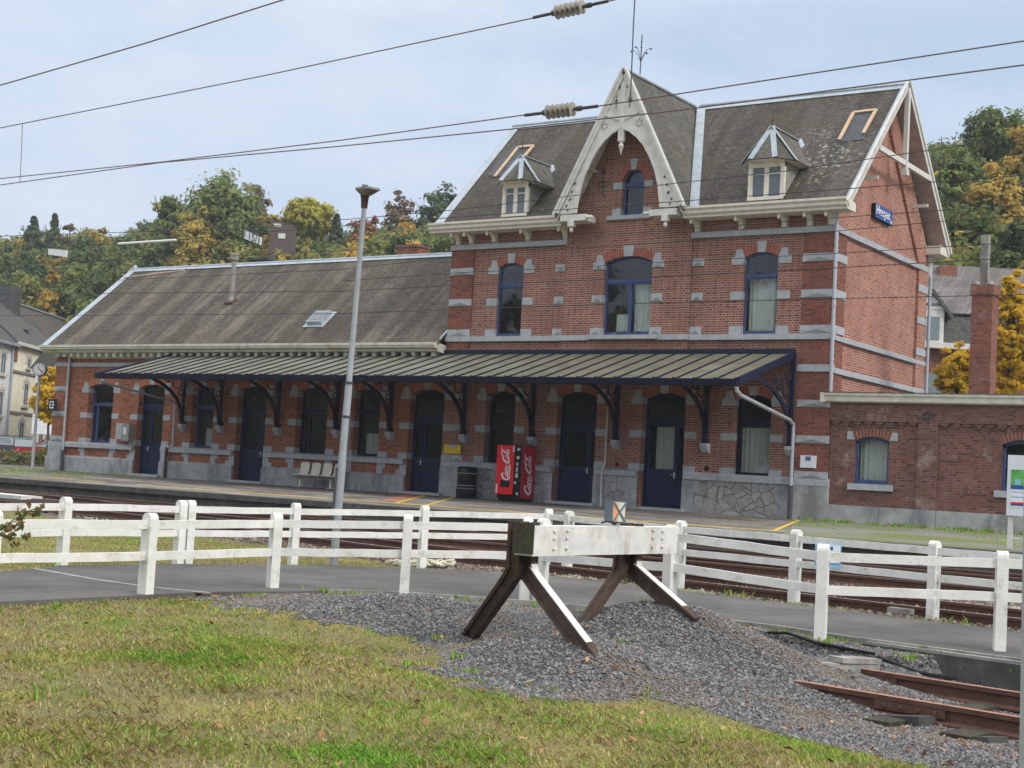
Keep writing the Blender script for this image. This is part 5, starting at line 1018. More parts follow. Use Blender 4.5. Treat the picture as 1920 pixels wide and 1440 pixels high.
for h in (.3, .4, .8): q = MB(); q.lathe([(.357, h), (.357, h+.03)], c0, 24); q.build('band', 'soffit2', LB_)
q = MB(); q.obox((-28.36, 39.12, 1.65), (.1, .03, 0), (0, .03, 0), (0, 0, .06)); q.build('opening', 'dark', LB_)
BN = thing('platform_bench', 'row of pale plastic bucket seats on a beam with two legs against the wing wall', 'bench', (-35, 39.4, .74)); q = MB(); q.box(-36.1, -33.9, 39.28, 39.38, 1.03, 1.11); q.build('support_beam', 'soffit2', BN)
for xx in (-35.75, -34.3): q = MB(); q.box(xx-.04, xx+.04, 39.28, 39.38, .74, 1.03); q.box(xx-.06, xx+.06, 39.1, 39.55, .735, .76); q.build('leg', 'cream2', BN)
for k in range(4):
    xx = -35.78+k*.54; q = MB(); pr = [(39.02, 1.17), (39.06, 1.16), (39.3, 1.13), (39.48, 1.15), (39.55, 1.3), (39.6, 1.62), (39.57, 1.64), (39.52, 1.3), (39.46, 1.19), (39.3, 1.17), (39.06, 1.20)]
    for w0, w1 in ((-.21, -.15), (-.15, .15), (.15, .21)):
        dz = 0 if w0 == -.15 else -.03; q.prism([(xx+w0, y, z+(dz if z > 1.5 else 0)) for y, z in pr], (w1-w0, 0, 0))
    q.build('seat', 'cream', BN)
# clock
cb = on_z(60, 884, .62); cd = (cb-EYE)@_fw; ct = at(76, 692, cd)
CK = thing('platform_clock', 'round station clock with a white face on a grey pole', 'clock', cb); cn = np.array((.62, -.78, 0)); cn /= np.linalg.norm(cn); cs_ = np.array((-cn[1], cn[0], 0)); Rr = .285
q = MB(); q.tube([cb, (cb[0], cb[1], ct[2]-Rr)], [.075, .05], 12); q.lathe([(.17, 0), (.17, .03), (.08, .05)], cb, 12); q.build('pole', 'grey_metal', CK)
cc = np.array((cb[0], cb[1], ct[2])); q = MB(); q.lathe([(0, -.14), (Rr, -.14), (Rr+.01, 0), (Rr, .14), (Rr-.02, .145), (Rr-.02, .13)], cc, 32, tuple(cn)); q.build('case', 'dark_metal', CK)
fc = MB(); fc.lathe([(0, .132), (Rr-.02, .132)], cc, 32, tuple(cn)); fo = fc.build('face', 'logo', CK); q = MB()
for k in range(12): a = k*math.pi/6; dr_ = cs_*math.sin(a)+np.array((0, 0, math.cos(a))); q.beam(cc+cn*.136+dr_*(Rr-.1), cc+cn*.136+dr_*(Rr-.045), .022, .006, tuple(cn))
q.build('hour_mark', 'black', fo)
for nm, ang, ln, wd, mt in (('hour_hand', -20, .15, .025, 'black'), ('minute_hand', 122, .22, .02, 'black'), ('second_hand', 132, .2, .016, 'red')): dr_ = cs_*math.sin(R(ang))+np.array((0, 0, math.cos(R(ang)))); q = MB(); q.beam(cc+cn*.142-dr_*.04, cc+cn*.142+dr_*ln, wd, .006, tuple(cn)); (q.lathe([(.03, 0), (.03, .004), (0, .004)], cc+cn*.143+dr_*.15, 12, tuple(cn)) if mt == 'red' else None); q.build(nm, mt, fo)
# lamp post
lb = on_z(625, 1057, 0.); ld = (lb-EYE)@_fw; lt = at(683, 388, ld)
LP = thing('lamp_post', 'tall slightly leaning grey lamp post with a flat lantern beyond the fence', 'lamp post', lb); q = MB(); q.tube([lb+(0, 0, -.2), lb+(lt-lb)*.22, lb+(lt-lb)*.5, lb+(lt-lb)*.505, lt], [.068, .064, .056, .047, .037], 14); q.build('pole', 'pole_grey', LP, True)
q = MB(); [q.tube([lb+(lt-lb)*f, lb+(lt-lb)*(f+.006)], r, 14) for f, r in ((.505, .066), (.41, .072))]; q.beam(lb+(lt-lb)*.30+_rt*.085-_fw*.02, lb+(lt-lb)*.405+_rt*.075-_fw*.02, .02, .02); q.beam(lb+(lt-lb)*.12-_rt*.07-_fw*.03, lb+(lt-lb)*.27-_rt*.065-_fw*.03, .05, .012); q.build('clamp_and_cable', 'dark_metal', LP)
hd = np.array((.93, -.36, 0)); hs = np.array((.36, .93, 0)); q = MB(); q.tube([lt-(0, 0, .02), lt+(0, 0, .14), lt+(0, 0, .17)], [.05, .062, .075], 12); q.build('lantern_stem', 'buffer_rail', LP)
q = MB(); c0 = lt+(0, 0, .18)
ring = lambda s, z, sh=0.: [c0+hd*(x*s+sh)+hs*(y*s)+(0, 0, z) for x, y in ((-.13, -.11), (.22, -.12), (.34, -.08), (.34, .08), (.22, .12), (-.13, .11), (-.17, .05), (-.17, -.05))]
tl_ = lambda Q: [p-np.array((0, 0, .10*((p-c0)@hd))) for p in Q]; r0, r1_, r2_ = tl_(ring(.42, 0)), tl_(ring(1.0, .085)), tl_(ring(.94, .12)); q.add(r0+r1_+r2_, [tuple(range(8)), tuple(range(16, 24))]+[(i, (i+1) % 8, 8+(i+1) % 8, 8+i) for i in range(8)]+[(8+i, 8+(i+1) % 8, 16+(i+1) % 8, 16+i) for i in range(8)]); q.lathe([(.05, .12), (.05, .17), (0, .175)], c0-hd*.02, 10); q.build('lantern', 'lantern', LP)
# info board at the right edge
ib = on_z(1894, 1026, .6); idp = (ib-EYE)@_fw; q0 = on_y(1886, 966, ib[1]); q1 = on_y(1891, 853, ib[1])
IB = thing('information_board', 'white information board with coloured posters cut off by the right picture edge', 'sign', ib); X0 = ib[0]-.06; W_ = 1.25; zb, zt_ = q0[2], q1[2]
for xx in (X0, X0+W_-.1): q = MB(); q.box(xx, xx+.1, ib[1]-.04, ib[1]+.04, .5, zb); q.build('leg', 'white', IB)
q = MB(); q.box(X0+.1, X0+W_-.1, ib[1]-.02, ib[1]+.02, .78, .82); q.build('cross_bar', 'white', IB); q = MB(); q.box(X0-.03, X0+W_+.03, ib[1]-.07, ib[1]+.05, zb, zt_); q.build('panel', 'paper', IB)
y_ = ib[1]-.075; h_ = zt_-zb
for nm, mt, a in (('poster_picture', 'green_p', (.05, .42, .47, .76)), ('poster_band', 'signblue', (.05, .42, .44, .50)), ('poster_sheet', 'logo', (.05, .40, .14, .43)), ('red_band', 'red', (.06, .40, .20, .225)), ('blue_band', 'signblue', (.06, .40, .165, .2)), ('text_line', 'lightblue', (.06, .38, .30, .32)), ('text_line', 'lightblue', (.06, .38, .385, .4)), ('poster_picture', 'lightblue', (.46, .8, .2, .76)), ('figure_patch', 'lightblue', (.14, .26, .51, .60))): q = MB(); q.box(X0+a[0], X0+a[1], y_-.004-(.002 if 'band' in nm or 'line' in nm or 'patch' in nm else 0), y_, zb+h_*a[2], zb+h_*a[3]); q.build(nm, mt, IB)
text_mesh('Gare', .16, (X0+.60, y_-.002, zb+h_*.87), (1, 0, 0), (0, 0, 1), bold=.004).build('heading', 'black', IB)
# pole at the right edge
a, b_ = at(1920, 1480, 6.3), at(1930, 900, 6.3); q = MB(); d = b_-a; q.tube([a-d*.5, a, b_, b_+d*1.6], .022, 10); tag(q.build('steel_pole', 'grey_metal', smooth=True), 'thin grey steel pole at the right picture edge, close to the camera', 'pole')
#@@PART4
# ------------------------------------------------------------------ loose stones, grass, leaves
def stones(name, P, size, mat, label, cat, flat=.7):
    n = len(P); base = np.array([(1, 0, 0), (-1, 0, 0), (0, 1, 0), (0, -1, 0), (0, 0, 1), (0, 0, -1)], float)
    ft = np.array([(0, 2, 4), (2, 1, 4), (1, 3, 4), (3, 0, 4), (2, 0, 5), (1, 2, 5), (3, 1, 5), (0, 3, 5)])
    A = base[None]*RNG.uniform(.6, 1.3, (n, 6, 1))+RNG.normal(0, .22, (n, 6, 3)); A[:, :, 2] *= flat
    th = RNG.uniform(0, 6.28, n); c, s = np.cos(th)[:, None], np.sin(th)[:, None]; x, y = A[:, :, 0]*c-A[:, :, 1]*s, A[:, :, 0]*s+A[:, :, 1]*c
    A = np.stack([x, y, A[:, :, 2]], 2)*size[:, None, None]+P[:, None, :]
    Fc = (ft[None]+6*np.arange(n)[:, None, None]).reshape(-1, 3)
    tn = RNG.uniform(0, .8, n); br = (vnoise(P[:, 0], P[:, 1], .8, 41)*.6+vnoise(P[:, 0], P[:, 1], .25, 42)*.4 > RNG.uniform(.5, .85, n)); tn = np.where(br, RNG.uniform(.85, 1, n), tn); o = np_mesh(name, A.reshape(-1, 3), Fc, [mat], np.repeat(tn, 8)); tag(o, label, cat, None, 'stuff'); return o
def stonem(name, cols):
    m, t, b = nt(name); a = t.nodes.new('ShaderNodeAttribute'); a.attribute_name = 'tint'
    c = ramp(t, a.outputs['Fac'], [(i/(len(cols)-1), q) for i, q in enumerate(cols)]); t.links.new(c, b.inputs['Base Color']); b.inputs['Roughness'].default_value = .9; b.inputs['Specular IOR Level'].default_value = .2; return m
def scatter(n, x0, x1, y0, y1, keep, fall=1.3, ref=9.):
    X, Y = RNG.uniform(x0, x1, n), RNG.uniform(y0, y1, n); d = np.hypot(X, Y); k = RNG.uniform(0, 1, n) < np.minimum(1, (ref/np.maximum(d, 1))**fall)
    px = 960+F*((X*_rt[0]+Y*_rt[1])/(X*_fw[0]+Y*_fw[1])); k &= (px > -260) & (px < 2180) & keep(X, Y); return X[k], Y[k]
jit = lambda X, Y, s=.45, a=.38: (X+a*(vnoise(X, Y, s, 8)-.5)*2+.3*(vnoise(X, Y, .12, 18)-.5)*2+RNG.normal(0, .05, np.shape(X)), Y+a*(vnoise(X, Y, s, 9)-.5)*2+.3*(vnoise(X, Y, .12, 19)-.5)*2+RNG.normal(0, .05, np.shape(X)))
def is_gravel(X, Y):
    a, b = jit(X, Y); u, v = uv_(X, Y); return (inpoly(a, b, gpoly) | ((u > 2) & (v > -2.2) & (v < 2.2))) & ~inpoly(X, Y, pathpoly)
X, Y = scatter(420000, -13, 1, 7, 16.5, is_gravel, 1.0, 12.); sz = RNG.uniform(.007, .018, len(X))*np.where(RNG.uniform(0, 1, len(X)) < .06, 1.7, 1.)
GS = stonem('gravel stones', [(.055, .054, .056), (.11, .108, .112), (.16, .158, .162), (.29, .285, .28), (.15, .115, .085)])
stones('gravel_heap', np.stack([X, Y, H(X, Y)+.004], 1), sz, GS, 'grey crushed gravel heaped around the buffer stop and along the siding', 'gravel')
BS_ = stonem('ballast stones', [(.06, .045, .035), (.14, .11, .085), (.24, .2, .165), (.36, .33, .29)])
kb = lambda X, Y: ~inpoly(X, Y, pathpoly) & ~((X < -13.5) & (Y < 18.6+(-13.5-X)*.30))
X, Y = scatter(120000, -32, 0, 17.2, 27, kb, 1.6, 15.); stones('track_ballast', np.stack([X, Y, H(X, Y)+.01], 1), RNG.uniform(.025, .055, len(X)), BS_, 'brown grey track ballast between and beside the rails', 'ballast')
LEAF['grass'] = leafm('grass blades', [(.60, .50, .27), (.33, .235, .12), (.50, .45, .15), (.40, .44, .10), (.27, .46, .08), (.30, .60, .08)], .3)
gp = [(hit(*q), r, a) for q, r, a in (((370, 1225), 1.1, .30), ((420, 1245), .8, .2), ((405, 1292), .22, .6), ((150, 1400), .6, .35), ((700, 1430), .35, .3), ((1330, 1420), .5, .25), ((500, 1330), .6, .1), ((900, 1420), .3, .3), ((1210, 1300), .15, .45), ((350, 1135), .4, .25))]
def grassy(X, Y):
    u, v = uv_(X, Y); g = is_gravel(X, Y); weeds = (vnoise(X, Y, .5, 21) > .86) & (vnoise(X, Y, .13, 22) > .5)
    strip_ = (X < -13.2) & (Y < 19.0+(-13.2-X)*.26)
    nearlawn = ~inpoly(X, Y, far_edge+[(30, 15), (30, 60), (-60, 60), (-60, 6)])
    return (~g | weeds) & ~inpoly(X, Y, pathpoly) & (nearlawn | strip_) & ~((u > 1.5) & (v > -1.6) & (v < 2.3))
X, Y = scatter(1000000, -26, 3, 4.5, 24, grassy, 1.35, 8.5)
pt = vnoise(X, Y, 1.3, 31)*.45+vnoise(X, Y, .45, 32)*.35+vnoise(X, Y, .16, 33)*.2; boost = np.zeros(len(X))
for c, r, a in gp: boost += a*np.exp(-((X-c[0])**2+(Y-c[1])**2)/r**2)
keep = RNG.uniform(0, 1, len(X)) < np.clip(.35+1.1*(pt-.3)+boost, .12, 1.); X, Y, pt, boost = X[keep], Y[keep], pt[keep], boost[keep]; n = len(X)
tint = np.clip(-.04+(pt-.28)*1.5+boost*1.0+RNG.normal(0, .2, n), 0, 1); hgt = RNG.uniform(.012, .032, n)*(1+.5*pt+1.9*boost); th = RNG.uniform(0, 6.28, n); ln = RNG.uniform(.2, 1.5, n)*hgt; dr = np.stack([np.cos(th), np.sin(th), np.zeros(n)], 1); sd_ = np.stack([-np.sin(th), np.cos(th), np.zeros(n)], 1)
B0 = np.stack([X, Y, H(X, Y)-.005], 1); wd_ = (RNG.uniform(.0022, .0045, n)*(1+.03*np.hypot(X, Y)))[:, None]; tip = B0+dr*ln[:, None]+np.array((0, 0, 1))*hgt[:, None]; mid = B0+dr*ln[:, None]*.3+np.array((0, 0, 1))*hgt[:, None]*.65
VV = np.stack([B0-sd_*wd_, B0+sd_*wd_, mid+sd_*wd_*.8, tip, mid-sd_*wd_*.8], 1).reshape(-1, 3); FF5 = np.arange(5*n).reshape(n, 5)
tag(np_mesh('grass', VV, FF5, [LEAF['grass']], tint), 'short patchy green and straw coloured grass of the foreground lawn', 'grass', None, 'stuff')
# taller weeds along path, fences and walls
WX, WY, WH, WZ_ = [], [], [], []
def weed(p, r, n, h):
    for _ in range(n): WX.append(p[0]+random.gauss(0, r)); WY.append(p[1]+random.gauss(0, r*.6)); WH.append(h*random.uniform(.4, 1.2)); WZ_.append(p[2])
for i in range(5, 13):
    for k in range(9):
        f = random.random(); a, c = near_edge[i], near_edge[i+1] if i+1 < len(near_edge) else near_edge[i]; x, y = a[0]*(1-f)+c[0]*f, a[1]*(1-f)+c[1]*f-.12
        if x < -3.8: weed((x, y, max(float(H(x, y)), -.1)), .12, 16, random.choice((.03, .05, .08)))
for k in range(50): f = random.random()*9; i = int(f); f -= i; a, c = far_edge[i+2], far_edge[i+3]; weed((a[0]*(1-f)+c[0]*f, a[1]*(1-f)+c[1]*f+.15, .0), .12, 8, random.choice((.04, .06, .12)))
for px, py in ((512, 1106), (1540, 1206), (990, 1128), (272, 1114), (1205, 1128), (1700, 1235), (820, 1200), (855, 1235), (870, 1262)): weed(hit(px, py), .06, 26, .07)
for k in range(150):
    x, y = random.uniform(-12, 0), random.uniform(5.5, 14)
    if bool(grassy(np.array([x]), np.array([y]))[0]): weed((x, y, float(H(x, y))), .035, 13, random.choice((.04, .06, .085)))
for k in range(120): x = random.uniform(-16.8, -8); weed((x, 39.75+random.gauss(0, .08), .735), .13, 22, random.choice((.03, .05, .12)))
for k in range(90): x, y = random.uniform(-16, -6), random.uniform(33.5, 39.5); weed((x, y, pz(y)), .25, 22, random.choice((.02, .03, .05)))
for k in range(60): x, y = random.uniform(-52, -43), random.uniform(33, 39.6); weed((x, y, pz(y)), .3, 14, .07)
n = len(WX); X, Y, hgt, z = map(np.array, (WX, WY, WH, WZ_)); th = RNG.uniform(0, 6.28, n); dr = np.stack([np.cos(th), np.sin(th), 0*th], 1); sd_ = np.stack([-np.sin(th), np.cos(th), 0*th], 1); dd = np.hypot(X, Y); wd_ = (.004+.00022*dd)[:, None]
B0 = np.stack([X, Y, z-.01], 1); ln = RNG.uniform(.1, .8, n)*hgt; tip = B0+dr*ln[:, None]+np.array((0, 0, 1))*hgt[:, None]; mid = B0+dr*ln[:, None]*.25+np.array((0, 0, 1))*hgt[:, None]*.6
tag(np_mesh('weeds', np.stack([B0-sd_*wd_, B0+sd_*wd_, mid+sd_*wd_*.8, tip, mid-sd_*wd_*.8], 1).reshape(-1, 3), np.arange(5*n).reshape(n, 5), [LEAF['grass']], np.clip(RNG.normal(.72, .2, n), 0, 1)), 'taller weeds along the path edges, fence feet and station wall', 'weeds', None, 'stuff')
LEAF['fallen'] = leafm('fallen leaves', [(.10, .045, .02), (.23, .10, .045), (.36, .17, .08), (.42, .27, .14)], .1)
X, Y = scatter(2600, -13, 2, 5, 15.5, lambda X, Y: ~inpoly(X, Y, pathpoly), 1.2, 7.); n = len(X); s = RNG.uniform(.012, .036, n)[:, None]; th = RNG.uniform(0, 6.28, n); e1 = np.stack([np.cos(th), np.sin(th), RNG.normal(0, .35, n)], 1); e2 = np.stack([-np.sin(th), np.cos(th), RNG.normal(0, .35, n)], 1); c0 = np.stack([X, Y, H(X, Y)+.022], 1); up_ = np.array((0, 0, 1.))
VV = np.stack([c0-e1*s, c0-e2*s*.55+up_*s*.2, c0+e1*s*1.1+up_*s*.35, c0+e2*s*.6+up_*s*.25], 1).reshape(-1, 3)
tag(np_mesh('fallen_leaves', VV, np.arange(4*n).reshape(n, 4), [LEAF['fallen']], RNG.uniform(0, 1, n)), 'dry brown and orange fallen leaves scattered over lawn and gravel', 'leaves', None, 'stuff')
# ------------------------------------------------------------------ trees
def crown_arrays(rx, rz, cz, clumps, per, leaf, rng, ragged=.25, cone=False, base=0., spread=.3):
    d = rng.normal(0, 1, (clumps, 3)); d /= np.linalg.norm(d, axis=1)[:, None]; rad = rng.uniform(.3, 1., clumps)**.5*(1+np.clip(rng.normal(0, ragged*.3, clumps), -.3, .14))
    C = d*rad[:, None]*np.array((rx, rx, rz)); C[:, 2] += cz
    if cone: h = rng.uniform(0, 1, clumps); a = rng.uniform(0, 6.28, clumps); r = rx*(1-h*.94)*rng.uniform(.3, 1, clumps); C = np.stack([r*np.cos(a), r*np.sin(a), cz-rz+2*rz*h], 1)
    cr = rng.uniform(.6, 1.3, clumps)*spread*min(rx, rz); cr = cr*(1.15-.85*h) if cone else cr; P = C[:, None]+rng.normal(0, .5, (clumps, per, 3))*cr[:, None, None]*np.array((1, 1, .7)); P = P.reshape(-1, 3); n = len(P)
    N_ = (P-np.repeat(C, per, 0))/np.repeat(cr, per)[:, None]*.9+(P-np.array((0, 0, cz)))/np.array((rx, rx, rz))*.8+rng.normal(0, .45, (n, 3))+np.array((0, 0, .25)); u = np.cross(N_, rng.normal(0, 1, (n, 3))); u /= np.linalg.norm(u, axis=1)[:, None]; w = np.cross(N_, u); w /= np.linalg.norm(w, axis=1)[:, None]; s = (leaf*rng.uniform(.6, 1.3, n))[:, None]
    V = np.stack([P-u*s, P-w*s*.55, P+u*s, P+w*s*.55], 1).reshape(-1, 3)
    tn = np.repeat(rng.uniform(-.22, .22, clumps), per)+rng.normal(0, .16, n); return V, np.arange(4*n).reshape(n, 4), tn
def trunk_mb(h, r, top, rng, limbs=5, rx=1.):
    q = MB(); pts = [np.array((rng.normal(0, .03)*h*k/6*.3, rng.normal(0, .03)*h*k/6*.3, h*k/6*top)) for k in range(7)]; q.tube(pts, [r*(1-.75*k/6) for k in range(7)], 7)
    for k in range(limbs): a = rng.uniform(0, 6.28); z0 = pts[3+k % 3]; q.tube([z0, z0+np.array((math.cos(a)*rx*.4, math.sin(a)*rx*.4, h*.12)), z0+np.array((math.cos(a)*rx*.75, math.sin(a)*rx*.75, h*.25))], [r*.45, r*.28, r*.1], 5)
    return q
def tree(name, label, px, depth, wpx, top, col, bottom=None, clumps=110, per=60, leaf=.30, cone=False, ragged=.25, group=None, base=None, tmean=.5, spread=.3):
    p = at(px, 800, depth); x, y = p[0], p[1]; zb = base if base is not None else float(H(x, y)); zt = at(px, top, depth)[2]; h = zt-zb; rx = wpx/2*depth/F
    zbt = at(px, bottom, depth)[2] if bottom else zb+h*.22
    leaf = leaf*(.62 if depth < 120 and leaf > .25 else 1.); per = int(per*(1.7 if depth < 120 and leaf < .25 and leaf > .16 else 1)); rng = np.random.default_rng(sum(map(ord, label))); t = thing(name, label, 'tree', (x, y, zb), group)
    q = trunk_mb(h, max(.09, h*.018), .8, rng, 6, rx); o = q.build('trunk', 'bark'); o.parent = t
    V, Q_, tn = crown_arrays(rx*.88, (zt-zbt)/2*.92, (zt+zbt)/2-zb, clumps, per, leaf, rng, ragged, cone, spread=spread); np_mesh('crown', V, Q_, [LEAF[col]], np.clip(tmean+tn, 0, 1), parent=t); return t
TG = 'trees on the hill skyline'
tree('broadleaf_tree', 'dark green tree with an open crown just left of the tall green skyline tree', 290, 165, 74, 334, 'green', clumps=120, ragged=.15, tmean=.4)
tree('broadleaf_tree', 'tallest wide green tree on the left skyline', 392, 160, 165, 312, 'green', clumps=340, per=60, tmean=.45)
tree('broadleaf_tree', 'olive tree leaning against the tallest skyline tree from its left', 335, 155, 90, 372, 'olive', clumps=110, tmean=.45)
tree('broadleaf_tree', 'russet brown tree on the right flank of the tallest skyline tree', 448, 166, 70, 322, 'russet', clumps=80, tmean=.5, ragged=.45)
tree('broadleaf_tree', 'orange tree below the russet one on the left skyline', 478, 158, 66, 380, 'amber', clumps=80, tmean=.4)
tree('broadleaf_tree', 'lime yellow airy tree above the brown hillside house', 554, 168, 104, 362, 'lime', clumps=150, per=40, ragged=.4, spread=.26, bottom=448)
tree('broadleaf_tree', 'amber tree standing in front of the brown hillside house', 553, 136, 52, 436, 'amber', clumps=70, tmean=.5)
tree('broadleaf_tree', 'olive tree below the brown hillside house', 512, 132, 70, 454, 'olive', clumps=80, tmean=.5)
tree('broadleaf_tree', 'orange tree left of the brown hillside house', 494, 150, 36, 408, 'amber', clumps=60, tmean=.4)
tree('conifer_tree', 'small dark conifer right of the lime yellow tree', 607, 168, 40, 395, 'dark', clumps=130, per=30, cone=True, bottom=470)
tree('broadleaf_tree', 'small red leaved tree on the hill left of the lamp post', 662, 160, 78, 384, 'red', clumps=80, ragged=.35)
tree('broadleaf_tree', 'thin russet tree on the skyline right of the lamp post head', 722, 170, 72, 350, 'russet', clumps=80, per=30, ragged=.5, tmean=.45)
tree('broadleaf_tree', 'big dark green tree on the skyline left of the gabled block', 806, 160, 104, 334, 'dark', clumps=150, ragged=.3)
tree('broadleaf_tree', 'bushy yellow green tree over the wing roof near the gabled block', 745, 120, 130, 438, 'olive', clumps=130, tmean=.68)
tree('broadleaf_tree', 'amber brown tree over the wing roof left of the lamp post', 632, 145, 84, 452, 'amber', clumps=80, tmean=.25)
tree('conifer_tree', 'leftmost pale conifer on the far skyline', 34, 178, 52, 398, 'dark', clumps=130, per=30, cone=True, tmean=.7, bottom=480)
tree('conifer_tree', 'narrow conifer second from left on the far skyline', 73, 178, 42, 392, 'dark', clumps=130, per=30, cone=True, tmean=.6, bottom=480)
tree('broadleaf_tree', 'purple brown half bare tree at far left of the skyline', 106, 175, 48, 398, 'russet', clumps=80, per=30, tmean=.25, ragged=.5)
tree('broadleaf_tree', 'yellow green tree in the dip of the left skyline', 158, 172, 60, 414, 'olive', clumps=60, tmean=.55)
tree('broadleaf_tree', 'dark green open topped tree crowning the wooded hill on the right', 1850, 112, 120, 190, 'green', clumps=130, ragged=.5, tmean=.3, bottom=300)
tree('broadleaf_tree', 'amber green tree high on the hill at the right picture edge', 1915, 108, 110, 222, 'olive', clumps=120, tmean=.6)
tree('broadleaf_tree', 'bare pale tree on the skyline right of the gable', 1762, 115, 46, 212, 'russet', clumps=12, per=8, ragged=.5, tmean=.8, leaf=.15)
tree('broadleaf_tree', 'orange tinged tree on the right hill below the dark skyline tree', 1850, 98, 130, 300, 'olive', clumps=130, tmean=.72)
tree('broadleaf_tree', 'round green tree on the right hill next to the gable verge', 1775, 100, 110, 262, 'green', clumps=130, tmean=.5)
tree('broadleaf_tree', 'golden tree between the white clock pole and the station corner', 92, 80, 78, 686, 'yellow', bottom=806, clumps=130, per=60, leaf=.11, base=.7, spread=.22, tmean=.6)
tree('broadleaf_tree', 'tall golden tree right of the brick chimney', 1893, 53, 84, 490, 'yellow', bottom=775, clumps=230, per=90, leaf=.075, base=.7, ragged=.3, spread=.2, tmean=.6)
tree('broadleaf_tree', 'low golden tree left of the brick chimney', 1794, 54, 92, 640, 'yellow', bottom=790, clumps=170, per=80, leaf=.075, base=.7, spread=.2, tmean=.6)
# the wood: one mass on the slope
sky_l = np.array([(-80, 420), (60, 414), (130, 418), (200, 424), (250, 405), (300, 380), (360, 372), (450, 385), (500, 428), (560, 438), (620, 440), (660, 428), (720, 420), (860, 415), (900, 430), (1680, 320), (1740, 268), (1800, 262), (1870, 250), (2000, 245)])
VS, TS, TRV, TRF = [], [], [], MB()
cnt = 0
for px in np.arange(-60, 2010, 1.):
    pass
rngw = np.random.default_rng(5); cand = []
for d in np.arange(84, 216, 4.0):
    stepx = 4.0*F/d
    for px in np.arange(-90, 2020, stepx):
        if 900 < px < 1670: continue
        cand.append((px+rngw.uniform(-.45, .45)*stepx, d+rngw.uniform(-2, 2)))
for px, d in cand:
    p = at(px, 800, d); x, y = p[0], p[1]; zb = float(H(x, y))
    if zb < 1.5: continue
    if 490 < px < 562 and 140 < d < 156: continue
    h = rngw.uniform(8, 13.5); lim = at(px, np.interp(px, sky_l[:, 0], sky_l[:, 1]), d)[2]; h = max(h, min(16, .9*(lim-zb))) if d > 150 else h; h = min(h, lim-zb)
    if 494 < px < 556 and d <= 140: h = min(h, at(px, 462, d)[2]-zb)
    if h < 3.5: continue
    rx = rngw.uniform(1.9, 3.3)*min(1, h/7); V, Q_, tn = crown_arrays(rx, h*.42, h*.56, 60, 44, .27 if d < 130 else .34, rngw, .3, rngw.uniform() < .08, spread=.42)
    sp_t = float(np.clip(rngw.choice([.10, .22, .34, .46, .58, .78], p=[.09, .14, .22, .23, .18, .14])+rngw.normal(0, .06), 0, 1)); VS.append(V+np.array((x, y, zb))); TS.append(np.clip(sp_t+tn*.45, 0, 1)); cnt += 1
    if d < 125: TRF.tube([(x, y, zb-.3), (x+.2, y, zb+h*.7)], [.16, .07], 5)
VS = np.concatenate(VS); TS = np.concatenate(TS); nq = len(VS)//4
o = np_mesh('hillside_wood', VS, np.arange(4*nq).reshape(nq, 4), [LEAF['mixed']], TS); tag(o, 'dense mixed autumn wood covering the hill slope behind the station', 'wood', None, 'stuff')
tb = TRF.build('wood_trunks', 'bark'); tag(tb, 'dark trunks inside the dense hillside wood', 'wood', None, 'stuff')
VO, TO = [], []
for k in range(150):
    x, y = rngw.uniform(-190, -10), rngw.uniform(-100, -58); h = rngw.uniform(13, 20)+(-58-y)*.35; V, Q_, tn = crown_arrays(rngw.uniform(3, 5), h*.46, h*.52, 40, 22, .75, rngw, .3, spread=.4); VO.append(V+np.array((x, y, 0))); TO.append(np.clip(rngw.uniform(.1, .7)+tn*.5, 0, 1))
VO = np.concatenate(VO); k = len(VO)//4; tag(np_mesh('opposite_wood', VO, np.arange(4*k).reshape(k, 4), [LEAF['mixed']], np.concatenate(TO)), 'wood on the opposite valley side, mirrored in the station windows', 'wood', None, 'stuff')
# ------------------------------------------------------------------ shrubs
def leafy(name, label, blobs, col, leaf, n, stems=()):
    c0 = blobs[0][0]; t = thing(name, label, 'shrub', c0); rng = np.random.default_rng(sum(map(ord, label))); V_, T_ = [], []
    for c, r, rz_ in blobs: V, Q_, tn = crown_arrays(r, rz_, 0, n, 26, leaf, rng, .4, spread=.35); V_.append(V+np.array(c)-np.array(c0)); T_.append(np.clip(.45+tn, 0, 1))
    V = np.concatenate(V_); k = len(V)//4; np_mesh('foliage', V, np.arange(4*k).reshape(k, 4), [LEAF[col]], np.concatenate(T_), parent=t)
    q = MB()
    for s_ in (stems or [[np.array(c)-(0, 0, rz_), np.array(c)+(0, 0, rz_*.3)] for c, r, rz_ in blobs]): q.tube(s_, [.02 if len(stems) == 0 else .006]*len(s_), 5)
    o = q.build('stem', 'bark', t); return t
s0 = on_z(45, 876, .62); dS = (s0-EYE)@_fw
leafy('shrub', 'low ragged green and rust shrub below the parked cars at far left', [(at(x, 858, dS+2), r, .55) for x, r in ((25, .75), (52, .65), (80, .5))], 'shrub', .09, 34)
q = MB(); q.beam(at(-60, 872, dS+1), at(96, 876, dS+1), .3, .28); tag(q.build('planter_kerb', 'concrete_dk'), 'low dark kerb wall in front of the shrub at far left', 'kerb')
